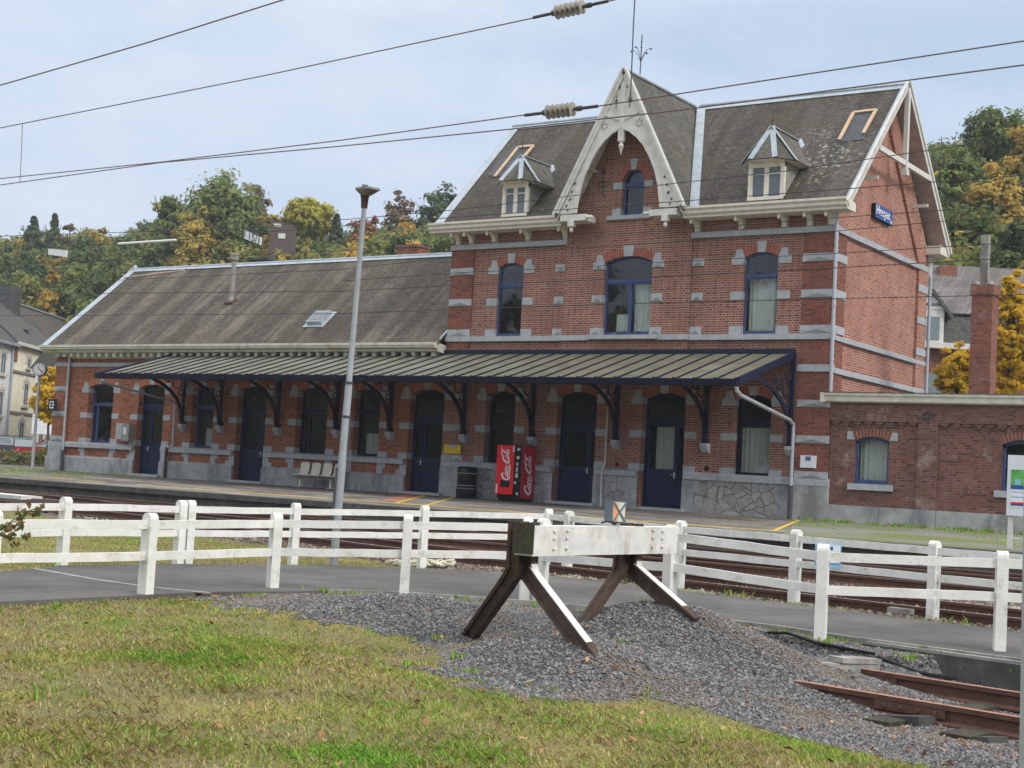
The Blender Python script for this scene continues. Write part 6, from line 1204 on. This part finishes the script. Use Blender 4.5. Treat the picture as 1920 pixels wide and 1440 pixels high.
for nm, lb, pts in (('shrub', 'leafy twig with green and brown leaves poking in at the left picture edge', [(22, 985), (45, 970), (28, 1010), (62, 955), (8, 1000)]),):
    c0 = at(-20, 1010, 9.5); blobs = [(at(x, y, 9.5+.05*i), .045, .04) for i, (x, y) in enumerate(pts)]; t = thing(nm, lb, 'shrub', c0); V_, T_ = [], []; rng = np.random.default_rng(3); q = MB()
    for c, r, rz_ in blobs:
        q.tube([c0, (c0+c)/2+np.array((0, 0, .02)), c], .004, 5); V, Q_, tn = crown_arrays(r*1.6, rz_*1.5, 0, 6, 4, .028, rng, .4); V_.append(V+c-c0); T_.append(np.clip(.55+tn*1.6, 0, 1))
    V = np.concatenate(V_); k = len(V)//4; np_mesh('foliage', V, np.arange(4*k).reshape(k, 4), [LEAF['shrub']], np.concatenate(T_), parent=t); q.build('stem', 'bark', t)
# ------------------------------------------------------------------ houses at the left
HD = np.array((-.55, .835, 0)); HD /= np.linalg.norm(HD); HN = np.array((HD[1], -HD[0], 0)); H0 = at(15, 800, 120.); H0[2] = .7
def hp(u, z, out=0.): return H0+HD*u+HN*out+np.array((0, 0, z-.7))
def hwin(par, u, z0, z1, w, arch=True, small=False):
    q = MB(); q.obox(hp(u, (z0+z1)/2, .02), HD*w/2, HN*.06, (0, 0, (z1-z0)/2)); f = q.build('window', 'white', par); g = MB()
    for s in (-1, 1): g.obox(hp(u+s*w*.22, (z0+z1)/2-.1*(z1-z0), .09), HD*w*.15, HN*.01, (0, 0, (z1-z0)*.36))
    g.obox(hp(u, z1-(z1-z0)*.14, .09), HD*w*.36, HN*.01, (0, 0, (z1-z0)*.09)); g.build('glass', 'carglass', f)
    q = MB(); q.obox(hp(u, z0-.12, .08), HD*(w*.5+.25), HN*.12, (0, 0, .1)); q.obox(hp(u, z1+.18, .05), HD*(w*.5+.12), HN*.06, (0, 0, .14)); q.obox(hp(u, z1+.35, .06), HD*.14, HN*.08, (0, 0, .22)); [q.obox(hp(u+s*(w*.5+.14), z1-.1, .05), HD*.12, HN*.05, (0, 0, .3)) for s in (-1, 1)]; q.build('stone_surround', 'cream2', f)
CH = thing('cream_house', 'cream rendered three storey town house with slate roof at far left', 'house', hp(0, .7)); L1 = 14.; EZ, RZ_ = 10.4, 14.8
q = MB(); q.prism([hp(0, .6), hp(0, EZ), hp(0, EZ, -10), hp(0, .6, -10)], HD*L1); q.build('wall', 'cream_wall', CH)
q = MB(); slab(q, [hp(-.0, EZ, .35), hp(L1+1.2, EZ, .35), hp(L1-2.2, RZ_, -5), hp(0, RZ_, -5)], .12); slab(q, [hp(0, EZ, -10.3), hp(L1+1.2, EZ, -10.3), hp(L1-2.2, RZ_, -5), hp(0, RZ_, -5)], .12); q.build('roof', 'slate_dark', CH)
q = MB(); q.obox(hp(L1/2, EZ-.1, .3), HD*L1/2, HN*.2, (0, 0, .14)); q.build('gutter', 'white', CH); q = MB(); [q.obox(hp(L1/2, z, .05), HD*L1/2, HN*.08, (0, 0, .10)) for z in (8.0, 4.6)]; q.obox(hp(9.5, 5.5, .04), HD*.1, HN*.05, (0, 0, 4.6)); q.build('string_course', 'soffit2', CH)
q = MB(); [q.obox(hp(u, 9.5, .03), HD*.5, HN*.04, (0, 0, .7)) for u in (.3, 7.2, 12.5)]; q.build('bare_brick_patch', 'brick_chim', CH)
for u in (4.0, 9.0, 13.0): hwin(CH, u-.4, 8.55, 9.25, .8); hwin(CH, u-.6, 5.3, 7.2, 1.1); hwin(CH, u-1.0, 1.9, 3.9, 1.2)
q = MB(); q.obox(hp(9.6, RZ_-.3, -4.2), HD*.9, HN*.7, (0, 0, 1.6)); q.build('chimney', 'slate_dark', CH); q = MB(); q.obox(hp(6.5, 12.0, -1.4), HD*.5, HN*.4, (0, 0, .06)); q.build('roof_light', 'glass_frost', CH)
WHh = thing('white_house', 'grey white house with slate roof at the left picture edge', 'house', hp(-8, .7)); q = MB(); q.prism([hp(-12, .6), hp(-12, EZ-.2), hp(-12, EZ-.2, -10), hp(-12, .6, -10)], HD*11.95); q.build('wall', 'white_wall', WHh)
q = MB(); slab(q, [hp(-12, EZ-.2, .4), hp(-.05, EZ-.2, .4), hp(-.05, RZ_-.1, -5), hp(-12, RZ_-.1, -5)], .12); q.build('roof', 'slate_dark', WHh); q = MB(); q.obox(hp(-6, EZ-.3, .35), HD*6, HN*.2, (0, 0, .12)); q.tube([hp(-.5, EZ-.4, .15), hp(-.5, .8, .15)], .09, 8); q.build('gutter', 'zinc', WHh)
for u in (-2.4, -6): hwin(WHh, u, 7.6, 9.3, 1.2); hwin(WHh, u, 4.2, 6.2, 1.2)
MH = thing('mossy_roof_house', 'house with dark mossy roof and pale ridge behind the cream house', 'house', hp(15, .7)); q = MB(); q.prism([hp(L1+.05, .6), hp(L1+.05, EZ-.1), hp(L1+.05, EZ-.1, -10), hp(L1+.05, .6, -10)], HD*18); q.build('wall', 'brick_chim', MH)
q = MB(); slab(q, [hp(L1-.4, EZ, .3), hp(L1+18, EZ, .3), hp(L1+18, RZ_+.1, -5), hp(L1-4.5, RZ_+.1, -5)], .12); q.build('roof', 'slate_block', MH); q = MB(); q.beam(hp(L1-4, RZ_+.2, -5), hp(L1+18, RZ_+.2, -5), .3, .14); q.build('ridge', 'zinc', MH)
gb_ = at(150, 598, 112.); t = thing('dark_gabled_house', 'dark slate gable peeping over the wing roof verge at left', 'house', (gb_[0], gb_[1], .7)); q = MB(); e = np.array((_rt[0], _rt[1], 0)); f_ = np.array((_fw[0], _fw[1], 0)); q.prism([gb_-e*3.6+(0, 0, -4.0), gb_+(0, 0, .8), gb_+e*3.6+(0, 0, -4.)], f_*7); q.build('roof', 'slate_dark', t); q = MB(); q.prism([gb_-e*3.2+f_*.4+(0, 0, -9.), gb_-e*3.2+f_*.4+(0, 0, -4.1), gb_+e*3.2+f_*.4+(0, 0, -4.1), gb_+e*3.2+f_*.4+(0, 0, -9.)], f_*6); q.build('wall', 'white_wall', t)
hb = at(527, 436, 150.); t = thing('hillside_house', 'brown clad house with two pale windows among trees on the hill', 'house', hb-(0, 0, 5)); q = MB(); q.prism([hb-e*1.1+(0, 0, -4.0), hb-e*1.1+(0, 0, 1.25), hb+e*1.1+(0, 0, .95), hb+e*1.1+(0, 0, -4.)], f_*3); q.build('wall', 'brown_wall', t)
for dx, dz, w_, h_ in ((-.4, .75, .38, .15), (.1, -.35, .36, .26)): q = MB(); q.obox(hb+e*dx+(0, 0, dz)-f_*.02, e*w_, f_*.03, (0, 0, h_)); wf = q.build('window', 'lens', t)
# pink house and second golden tree seen through the station doors
t = thing('pink_house', 'pink rendered house glimpsed through the glass station door', 'house', (-66, 84, .7)); q = MB(); q.box(-74, -60, 84, 92, .6, 9); q.build('wall', 'pink_wall', t); q = MB(); slab(q, [(-74.3, 83.6, 9), (-59.7, 83.6, 9), (-59.7, 88, 12.5), (-74.3, 88, 12.5)]); q.build('roof', 'tile', t)
# ------------------------------------------------------------------ house at the right
hd_ = 66.; eR = np.array((math.cos(R(30.5)), math.sin(R(30.5)), 0)); nR = np.array((eR[1], -eR[0], 0)); R0 = at(1706, 800, hd_); R0[2] = 0
def rp(u, z, o=0.): return R0+eR*u+nR*o+np.array((0, 0, z))
zE = at(1760, 651, hd_+1)[2]; zM = at(1760, 592, hd_+2)[2]; zR2 = at(1850, 503, hd_+6)[2]
RH = thing('brick_house', 'brick house with tiled mansard roof and a white gabled dormer behind the annex', 'house', rp(0, .7)); q = MB(); q.prism([rp(-6, .5), rp(-6, zE), rp(-6, zE, -9), rp(-6, .5, -9)], eR*18); q.build('wall', 'brick_chim', RH)
q = MB(); slab(q, [rp(-6.2, zE, .2), rp(12.2, zE, .2), rp(12.2, zM, -.7), rp(-6.2, zM, -.7)]); q.build('lower_roof', 'slate_dark', RH)
MAT['tiles'] = slate('interlocking brown tiles', (.125, .11, .11), moss=(.09, .085, .07), lamt=.1, streak=.2, row=.42)
q = MB(); slab(q, [rp(-6.3, zM, -.5), rp(12.3, zM, -.5), rp(12.3, zR2, -5.5), rp(-6.3, zR2, -5.5)]); q.build('upper_roof', 'tiles', RH); q = MB(); q.obox(rp(3, zE-.05, .35), eR*9.2, nR*.2, (0, 0, .13)); q.build('gutter', 'white', RH)
cp = at(1775, 512, hd_+5); q = MB(); q.obox(cp+(0, 0, -.5), eR*.42, nR*.35, (0, 0, .8)); q.build('chimney', 'brick_chim', RH)
q = MB(); q.obox(rp(1.2, zE-1.9, .02), eR*.7, nR*.05, (0, 0, .6)); q.build('window', 'carglass', RH)
dpx = at(1742, 600, hd_+.2); ud = (dpx-R0)@eR; zt2 = at(1744, 545, hd_)[2]; q = MB(); q.prism([rp(ud-.62, zE+.1, .3), rp(ud-.62, zM+.1, .3), rp(ud+.62, zM+.1, .3), rp(ud+.62, zE+.1, .3)], -nR*1.6); dmr = q.build('dormer', 'white', RH)
q = MB(); q.obox(rp(ud, (zE+zM)/2-.05, .33), eR*.42, nR*.02, (0, 0, (zM-zE)*.33)); q.build('glass', 'carglass', dmr); q = MB(); q.prism([rp(ud-.6, zM+.05, .34), rp(ud, zt2-.1, .34), rp(ud+.6, zM+.05, .34)], -nR*.06); q.build('dormer_gable', 'logo', dmr)
q = MB()
for s in (-1, 1): q.beam(rp(ud+s*.98, zM-.35, .42), rp(ud, zt2+.05, .42), .16, .14, (0, 0, 1)); slab(q, [rp(ud+s*.98, zM-.35, .45), rp(ud, zt2+.1, .45), rp(ud, zt2+.1, -3.2), rp(ud+s*.98, zM-.35, -1.2)], .05)
q.beam(rp(ud-.55, zM+.25, .4), rp(ud+.55, zM+.25, .4), .05, .07); q.beam(rp(ud, zM+.2, .4), rp(ud, zt2, .4), .05, .07, tuple(nR)); q.build('dormer_roof', 'tiles', dmr)
# ------------------------------------------------------------------ cars
def car(label, p, hd, body):
    hd = np.array((hd[0], hd[1], 0.)); hd /= np.linalg.norm(hd); sd2 = np.array((-hd[1], hd[0], 0)); p = np.array(p, float); t = thing('parked_car', label, 'car', p)
    W3 = lambda x, y, z: p+hd*x+sd2*y+np.array((0, 0, z)); q = MB(); prof = [(-2.15, .35), (-2.2, .7), (-2.12, 1.0), (-1.3, 1.05), (1.0, 1.03), (1.9, .92), (2.2, .72), (2.22, .38)]
    sec = [(-.9, 0.), (-.88, 1.), (.88, 1.), (.9, 0.)]; q.prism([W3(x, -.9, z) for x, z in prof], sd2*1.8); b_ = q.build('body', body, t, True)
    cab = [(-2.08, 1.0), (-1.75, 1.42), (-1.2, 1.52), (.0, 1.54), (.45, 1.47), (1.15, 1.03)]; q = MB(); A = [W3(x, -.86, z) if z < 1.1 else W3(x, -.66, z) for x, z in cab]; B_ = [W3(x, .86, z) if z < 1.1 else W3(x, .66, z) for x, z in cab]; k = len(cab)
    q.add(A+B_, [tuple(range(k)), tuple(range(2*k-1, k-1, -1))]+[(i, (i+1) % k, k+(i+1) % k, k+i) for i in range(k)]); cb_ = q.build('cabin', 'carglass', t)
    q = MB(); A = [W3(x, -.67, z+.015) for x, z in cab[1:5]]; B_ = [W3(x, .67, z+.015) for x, z in cab[1:5]]; q.add(A+B_, [(i, i+1, 4+i+1, 4+i) for i in range(3)]); [q.beam(W3(cab[i][0], s*.68, cab[i][1]), W3(cab[j][0]+dx, s*.87, 1.03), .09, .05) for s in (-1, 1) for i, j, dx in ((1, 0, .05), (4, 5, 0), (3, 3, 0))]; q.build('roof', body, t)
    q = MB(); [q.beam(W3(-1.7, s*.62, 1.58), W3(.2, s*.62, 1.62), .04, .05) for s in (-1, 1)]; q.build('roof_rail', 'dark_metal', t)
    q = MB()
    for s in (-1, 1): pts = [W3(-1.9, s*.885, 1.06), W3(-1.62, s*.70, 1.40), W3(.0, s*.69, 1.50), W3(1.0, s*.88, 1.08), W3(-1.9, s*.885, 1.06)]; q.tube(pts, .022, 5)
    q.build('chrome_trim', 'silver', t)
    for x in (-1.35, 1.35):
        for s in (-1, 1): q = MB(); q.lathe([(0, -.1), (.33, -.1), (.34, 0), (.33, .1), (0, .1)], W3(x, s*.82, .34), 18, tuple(sd2)); wl = q.build('wheel', 'tyre', t, True); q = MB(); q.lathe([(.0, .105), (.2, .105)], W3(x, s*.82, .34), 12, tuple(sd2*s)); q.build('rim', 'silver', wl)
    for s in (-1, 1): q = MB(); q.obox(W3(2.1, s*.65, .75), hd*.1, sd2*.2, (0, 0, .07)); q.build('headlight', 'logo', t); q = MB(); q.obox(W3(-2.14, s*.7, .85), hd*.06, sd2*.15, (0, 0, .1)); q.build('tail_light', 'red2', t)
rr = np.array((_rt[0], _rt[1])); c1 = at(108, 858, 84); car('red hatchback car partly hidden behind the left station corner', (c1[0], c1[1], .70), -rr*.9+_fw[:2]*.35, 'carred'); c2 = at(10, 858, 88); car('dark car parked left of the red car behind the shrub', (c2[0], c2[1], .72), -rr*.8+_fw[:2]*.6, 'carblack')
# ------------------------------------------------------------------ overhead wires
def wire(label, px, Y, r=.011, mat='wire', n=5):
    P = [on_y(x, y, Y) for x, y in px]; q = MB(); q.tube(P, r, n); return tag(q.build('overhead_wire', mat, smooth=True), label, 'wire', 'overhead wires above the tracks')
wire('highest overhead wire, cutting the top left sky corner', [(-30, 169), (0, 160), (270, 82), (530, 0), (600, -22)], 15.)
wire('overhead wire leading up to the insulator string at the top edge', [(-30, 247), (0, 240), (500, 141), (1004, 33)], 19.4); wire('short overhead wire leaving the topmost insulator string', [(1136, 3), (1220, -14)], 19.4)
wire('overhead wire running into the left end of the middle insulator string', [(-30, 338), (0, 335), (310, 303), (640, 263), (988, 215)], 19.5); wire('overhead wire from the middle insulator string across the gable peak', [(1116, 200), (1500, 141), (1920, 77), (1980, 68)], 19.5)
wire('overhead wire passing just under the middle insulator string', [(-30, 351), (0, 347), (300, 305), (640, 274), (960, 242), (1280, 206), (1600, 164), (1920, 122), (1980, 114)], 19.3)
q = MB(); q.tube([on_y(42, 232, 19.4), on_y(40, 290, 19.4), on_y(37, 343, 19.35)], .007, 5); tag(q.build('wire_dropper', 'wire'), 'thin dropper wire hanging between two overhead wires at left', 'wire')
q = MB(); q.tube([on_y(1193, -50, 19.5), on_y(1188, 40, 19.5), on_y(1182, 186, 19.5)], .010, 6); q.lathe([(.0, -.05), (.03, -.03), (.03, .03), (0, .05)], on_y(1182, 187, 19.5), 8); tag(q.build('wire_hanger', 'dark_metal'), 'vertical hanger wire coming down to the wire at the gable peak', 'wire')
for lb, px, Y, mt in (('thin dark wire crossing the big roof just above its eaves', [(-30, 445), (0, 443), (460, 428), (860, 393), (1280, 342), (1480, 320), (1698, 288), (1920, 257), (1980, 249)], 24.85, 'wire_d'), ('thin dark wire grazing the eaves cornice of the gabled block', [(-30, 469), (0, 467), (222, 457), (330, 450), (470, 437), (640, 424), (860, 407), (1280, 377), (1600, 353), (1920, 328), (1980, 323)], 24.85, 'wire_d'),
    ('thin dark wire passing across the blue gable sign', [(-30, 498), (0, 496), (460, 479), (845, 460), (1280, 430), (1570, 408), (1753, 395), (1980, 380)], 28.85, 'wire_d'), ('thin dark wire just below the blue gable sign', [(-30, 538), (0, 536), (640, 505), (850, 482), (1280, 452), (1570, 433), (1753, 416), (1980, 401)], 28.85, 'wire_d'),
    ('thin dark wire across the heads of the upper windows', [(640, 527), (850, 512), (1080, 501), (1280, 490), (1570, 475), (1980, 450)], 28.8, 'wire_d'), ('thin dark wire across the transoms of the upper windows', [(-30, 554), (0, 552), (640, 546), (850, 535), (1080, 526), (1280, 517), (1570, 502), (1980, 479)], 24.85, 'wire_d'), ('lowest thin dark wire, across the middle of the upper windows', [(-30, 594), (0, 592), (640, 588), (850, 580), (1180, 569), (1570, 560), (1980, 551)], 28.85, 'wire_d')):
    wire(lb, px, Y, .0085, mt)
def insulator(label, a, b, Y):
    A, B_ = on_y(*a, Y), on_y(*b, Y); L_ = np.linalg.norm(B_-A); d = (B_-A)/L_; t = thing('insulator_string', label, 'insulator', A, 'insulator strings on overhead wires'); q = MB(); q.tube([A, A+d*L_*.32], .028, 8); q.tube([A+d*L_*.26, A+d*L_*.3], .05, 8); q.tube([B_-d*L_*.32, B_], .028, 8); q.tube([B_-d*L_*.28, B_-d*L_*.22], .045, 8); q.tube([A+d*L_*.3, B_-d*L_*.3], .03, 8); q.build('clamp_rod', 'dark_metal', t)
    for k in range(6): q = MB(); q.lathe([(.028, -.03), (.035, -.012), (.115, -.004), (.118, .006), (.05, .012), (.03, .02)], A+d*L_*(.30+.40*(k+.4)/6), 18, tuple(d)); q.build('disc', 'porcelain', t)
insulator('insulator string of six brown discs at the top picture edge', (1000, 33), (1140, 2), 19.4); insulator('insulator string of six brown discs left of the gable peak', (984, 216), (1121, 199), 19.5)
q = MB(); q.tube([on_y(222, 457, 24.85), on_y(330, 450, 24.85)], .03, 8); tag(q.build('insulator_rod', 'logo'), 'white insulator rod on a wire in front of the wood', 'insulator'); q = MB(); q.tube([on_y(232, 521, 24.6), on_y(285, 515, 24.6), on_y(345, 507, 24.6)], [.02, .035, .02], 8); tag(q.build('insulator_rod', 'soffit'), 'grubby insulator rod on a wire before the wing roof ridge', 'insulator')
for lb, c, txt in (('blank pale plate hanging from a wire at far left', ((90, 466), (125, 469), (124, 482), (90, 477)), None), ('tilted pale plate marked 15/1 hanging from a wire left of the lamp post', ((458, 431), (490, 446), (488, 459), (457, 447)), 'I 15/1')):
    P = [on_y(x, y, 24.8) for x, y in c]; t = thing('wire_plate', lb, 'sign', P[0]); q = MB(); q.prism(P, (0, .03, 0)); q.build('plate', 'paper', t); q = MB(); q.tube([P[0]*.8+P[1]*.2, P[0]*.8+P[1]*.2+(0, 0, .12)], .012, 5); q.tube([P[0]*.25+P[1]*.75, P[0]*.25+P[1]*.75+(0, 0, .14)], .012, 5); q.build('hook', 'dark_metal', t)
    if txt: ex = P[1]-P[0]; w_ = np.linalg.norm(ex); ex /= w_; ey = P[0]-P[3]; ey /= np.linalg.norm(ey); text_mesh(txt, .26, sum(P)/4+np.array((0, -.006, 0)), ex, ey).build('lettering', 'dark_metal', t)
# ------------------------------------------------------------------ haze
m, t, b = nt('valley haze'); t.nodes.remove(b); pv = node(t, 'ShaderNodeVolumePrincipled', Density=.00042, Anisotropy=.2); pv.inputs['Color'].default_value = (.86, .91, 1., 1); t.links.new(pv.outputs[0], t.nodes['Material Output'].inputs['Volume'])
MAT['haze'] = m; q = MB(); q.box(-950, 950, -750, 1050, -1.6, 75); tag(q.build('haze', 'haze'), 'thin pale valley haze in the air', 'haze', None, 'stuff')
# ------------------------------------------------------------------ light
W = bpy.data.worlds.new('World'); S.world = W; W.use_nodes = True; t = W.node_tree; bgn = t.nodes['Background']
SUN_EL, SUN_AZ = R(37), R(99)   # azimuth measured from +Y towards +X
sky = t.nodes.new('ShaderNodeTexSky'); sky.sky_type = 'NISHITA'; sky.sun_disc = False; sky.sun_elevation = SUN_EL; sky.sun_rotation = SUN_AZ; sky.air_density = 1.2; sky.dust_density = 2.; sky.altitude = 200
tc = t.nodes.new('ShaderNodeTexCoord'); v = tc.outputs['Generated']
n1 = noise(t, scaled(t, v, (1, 1, 2.6), (.3, .1, .2)), 2.6, 6, .6)
sp = t.nodes.new('ShaderNodeSeparateXYZ'); t.links.new(v, sp.inputs[0])
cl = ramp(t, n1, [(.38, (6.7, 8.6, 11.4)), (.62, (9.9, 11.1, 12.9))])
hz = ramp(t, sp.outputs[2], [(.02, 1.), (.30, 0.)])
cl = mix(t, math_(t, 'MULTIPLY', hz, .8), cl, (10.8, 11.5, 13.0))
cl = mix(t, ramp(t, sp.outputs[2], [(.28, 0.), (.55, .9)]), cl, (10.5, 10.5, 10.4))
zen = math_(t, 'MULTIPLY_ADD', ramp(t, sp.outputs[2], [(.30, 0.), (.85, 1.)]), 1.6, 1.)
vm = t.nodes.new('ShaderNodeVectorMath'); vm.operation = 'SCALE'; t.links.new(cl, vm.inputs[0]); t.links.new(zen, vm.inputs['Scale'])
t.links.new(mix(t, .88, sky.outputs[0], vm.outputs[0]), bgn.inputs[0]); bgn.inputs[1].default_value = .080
L = bpy.data.lights.new('sun', 'SUN'); L.energy = 1.9; L.angle = R(14); L.color = (1, .94, .86); lo = bpy.data.objects.new('sun', L); COL.objects.link(lo)
sd = Vector((math.sin(SUN_AZ)*math.cos(SUN_EL), math.cos(SUN_AZ)*math.cos(SUN_EL), math.sin(SUN_EL)))
lo.rotation_euler = (-sd).to_track_quat('-Z', 'Y').to_euler()
S.view_settings.view_transform = 'Standard'; S.view_settings.look = 'None'; S.view_settings.exposure = 0.; S.view_settings.gamma = 1.
S.render.engine = 'CYCLES'; S.cycles.use_denoising = True; S.cycles.max_bounces = 6; S.cycles.transparent_max_bounces = 12
for o in bpy.data.objects:
    if '_o' in o: del o['_o']
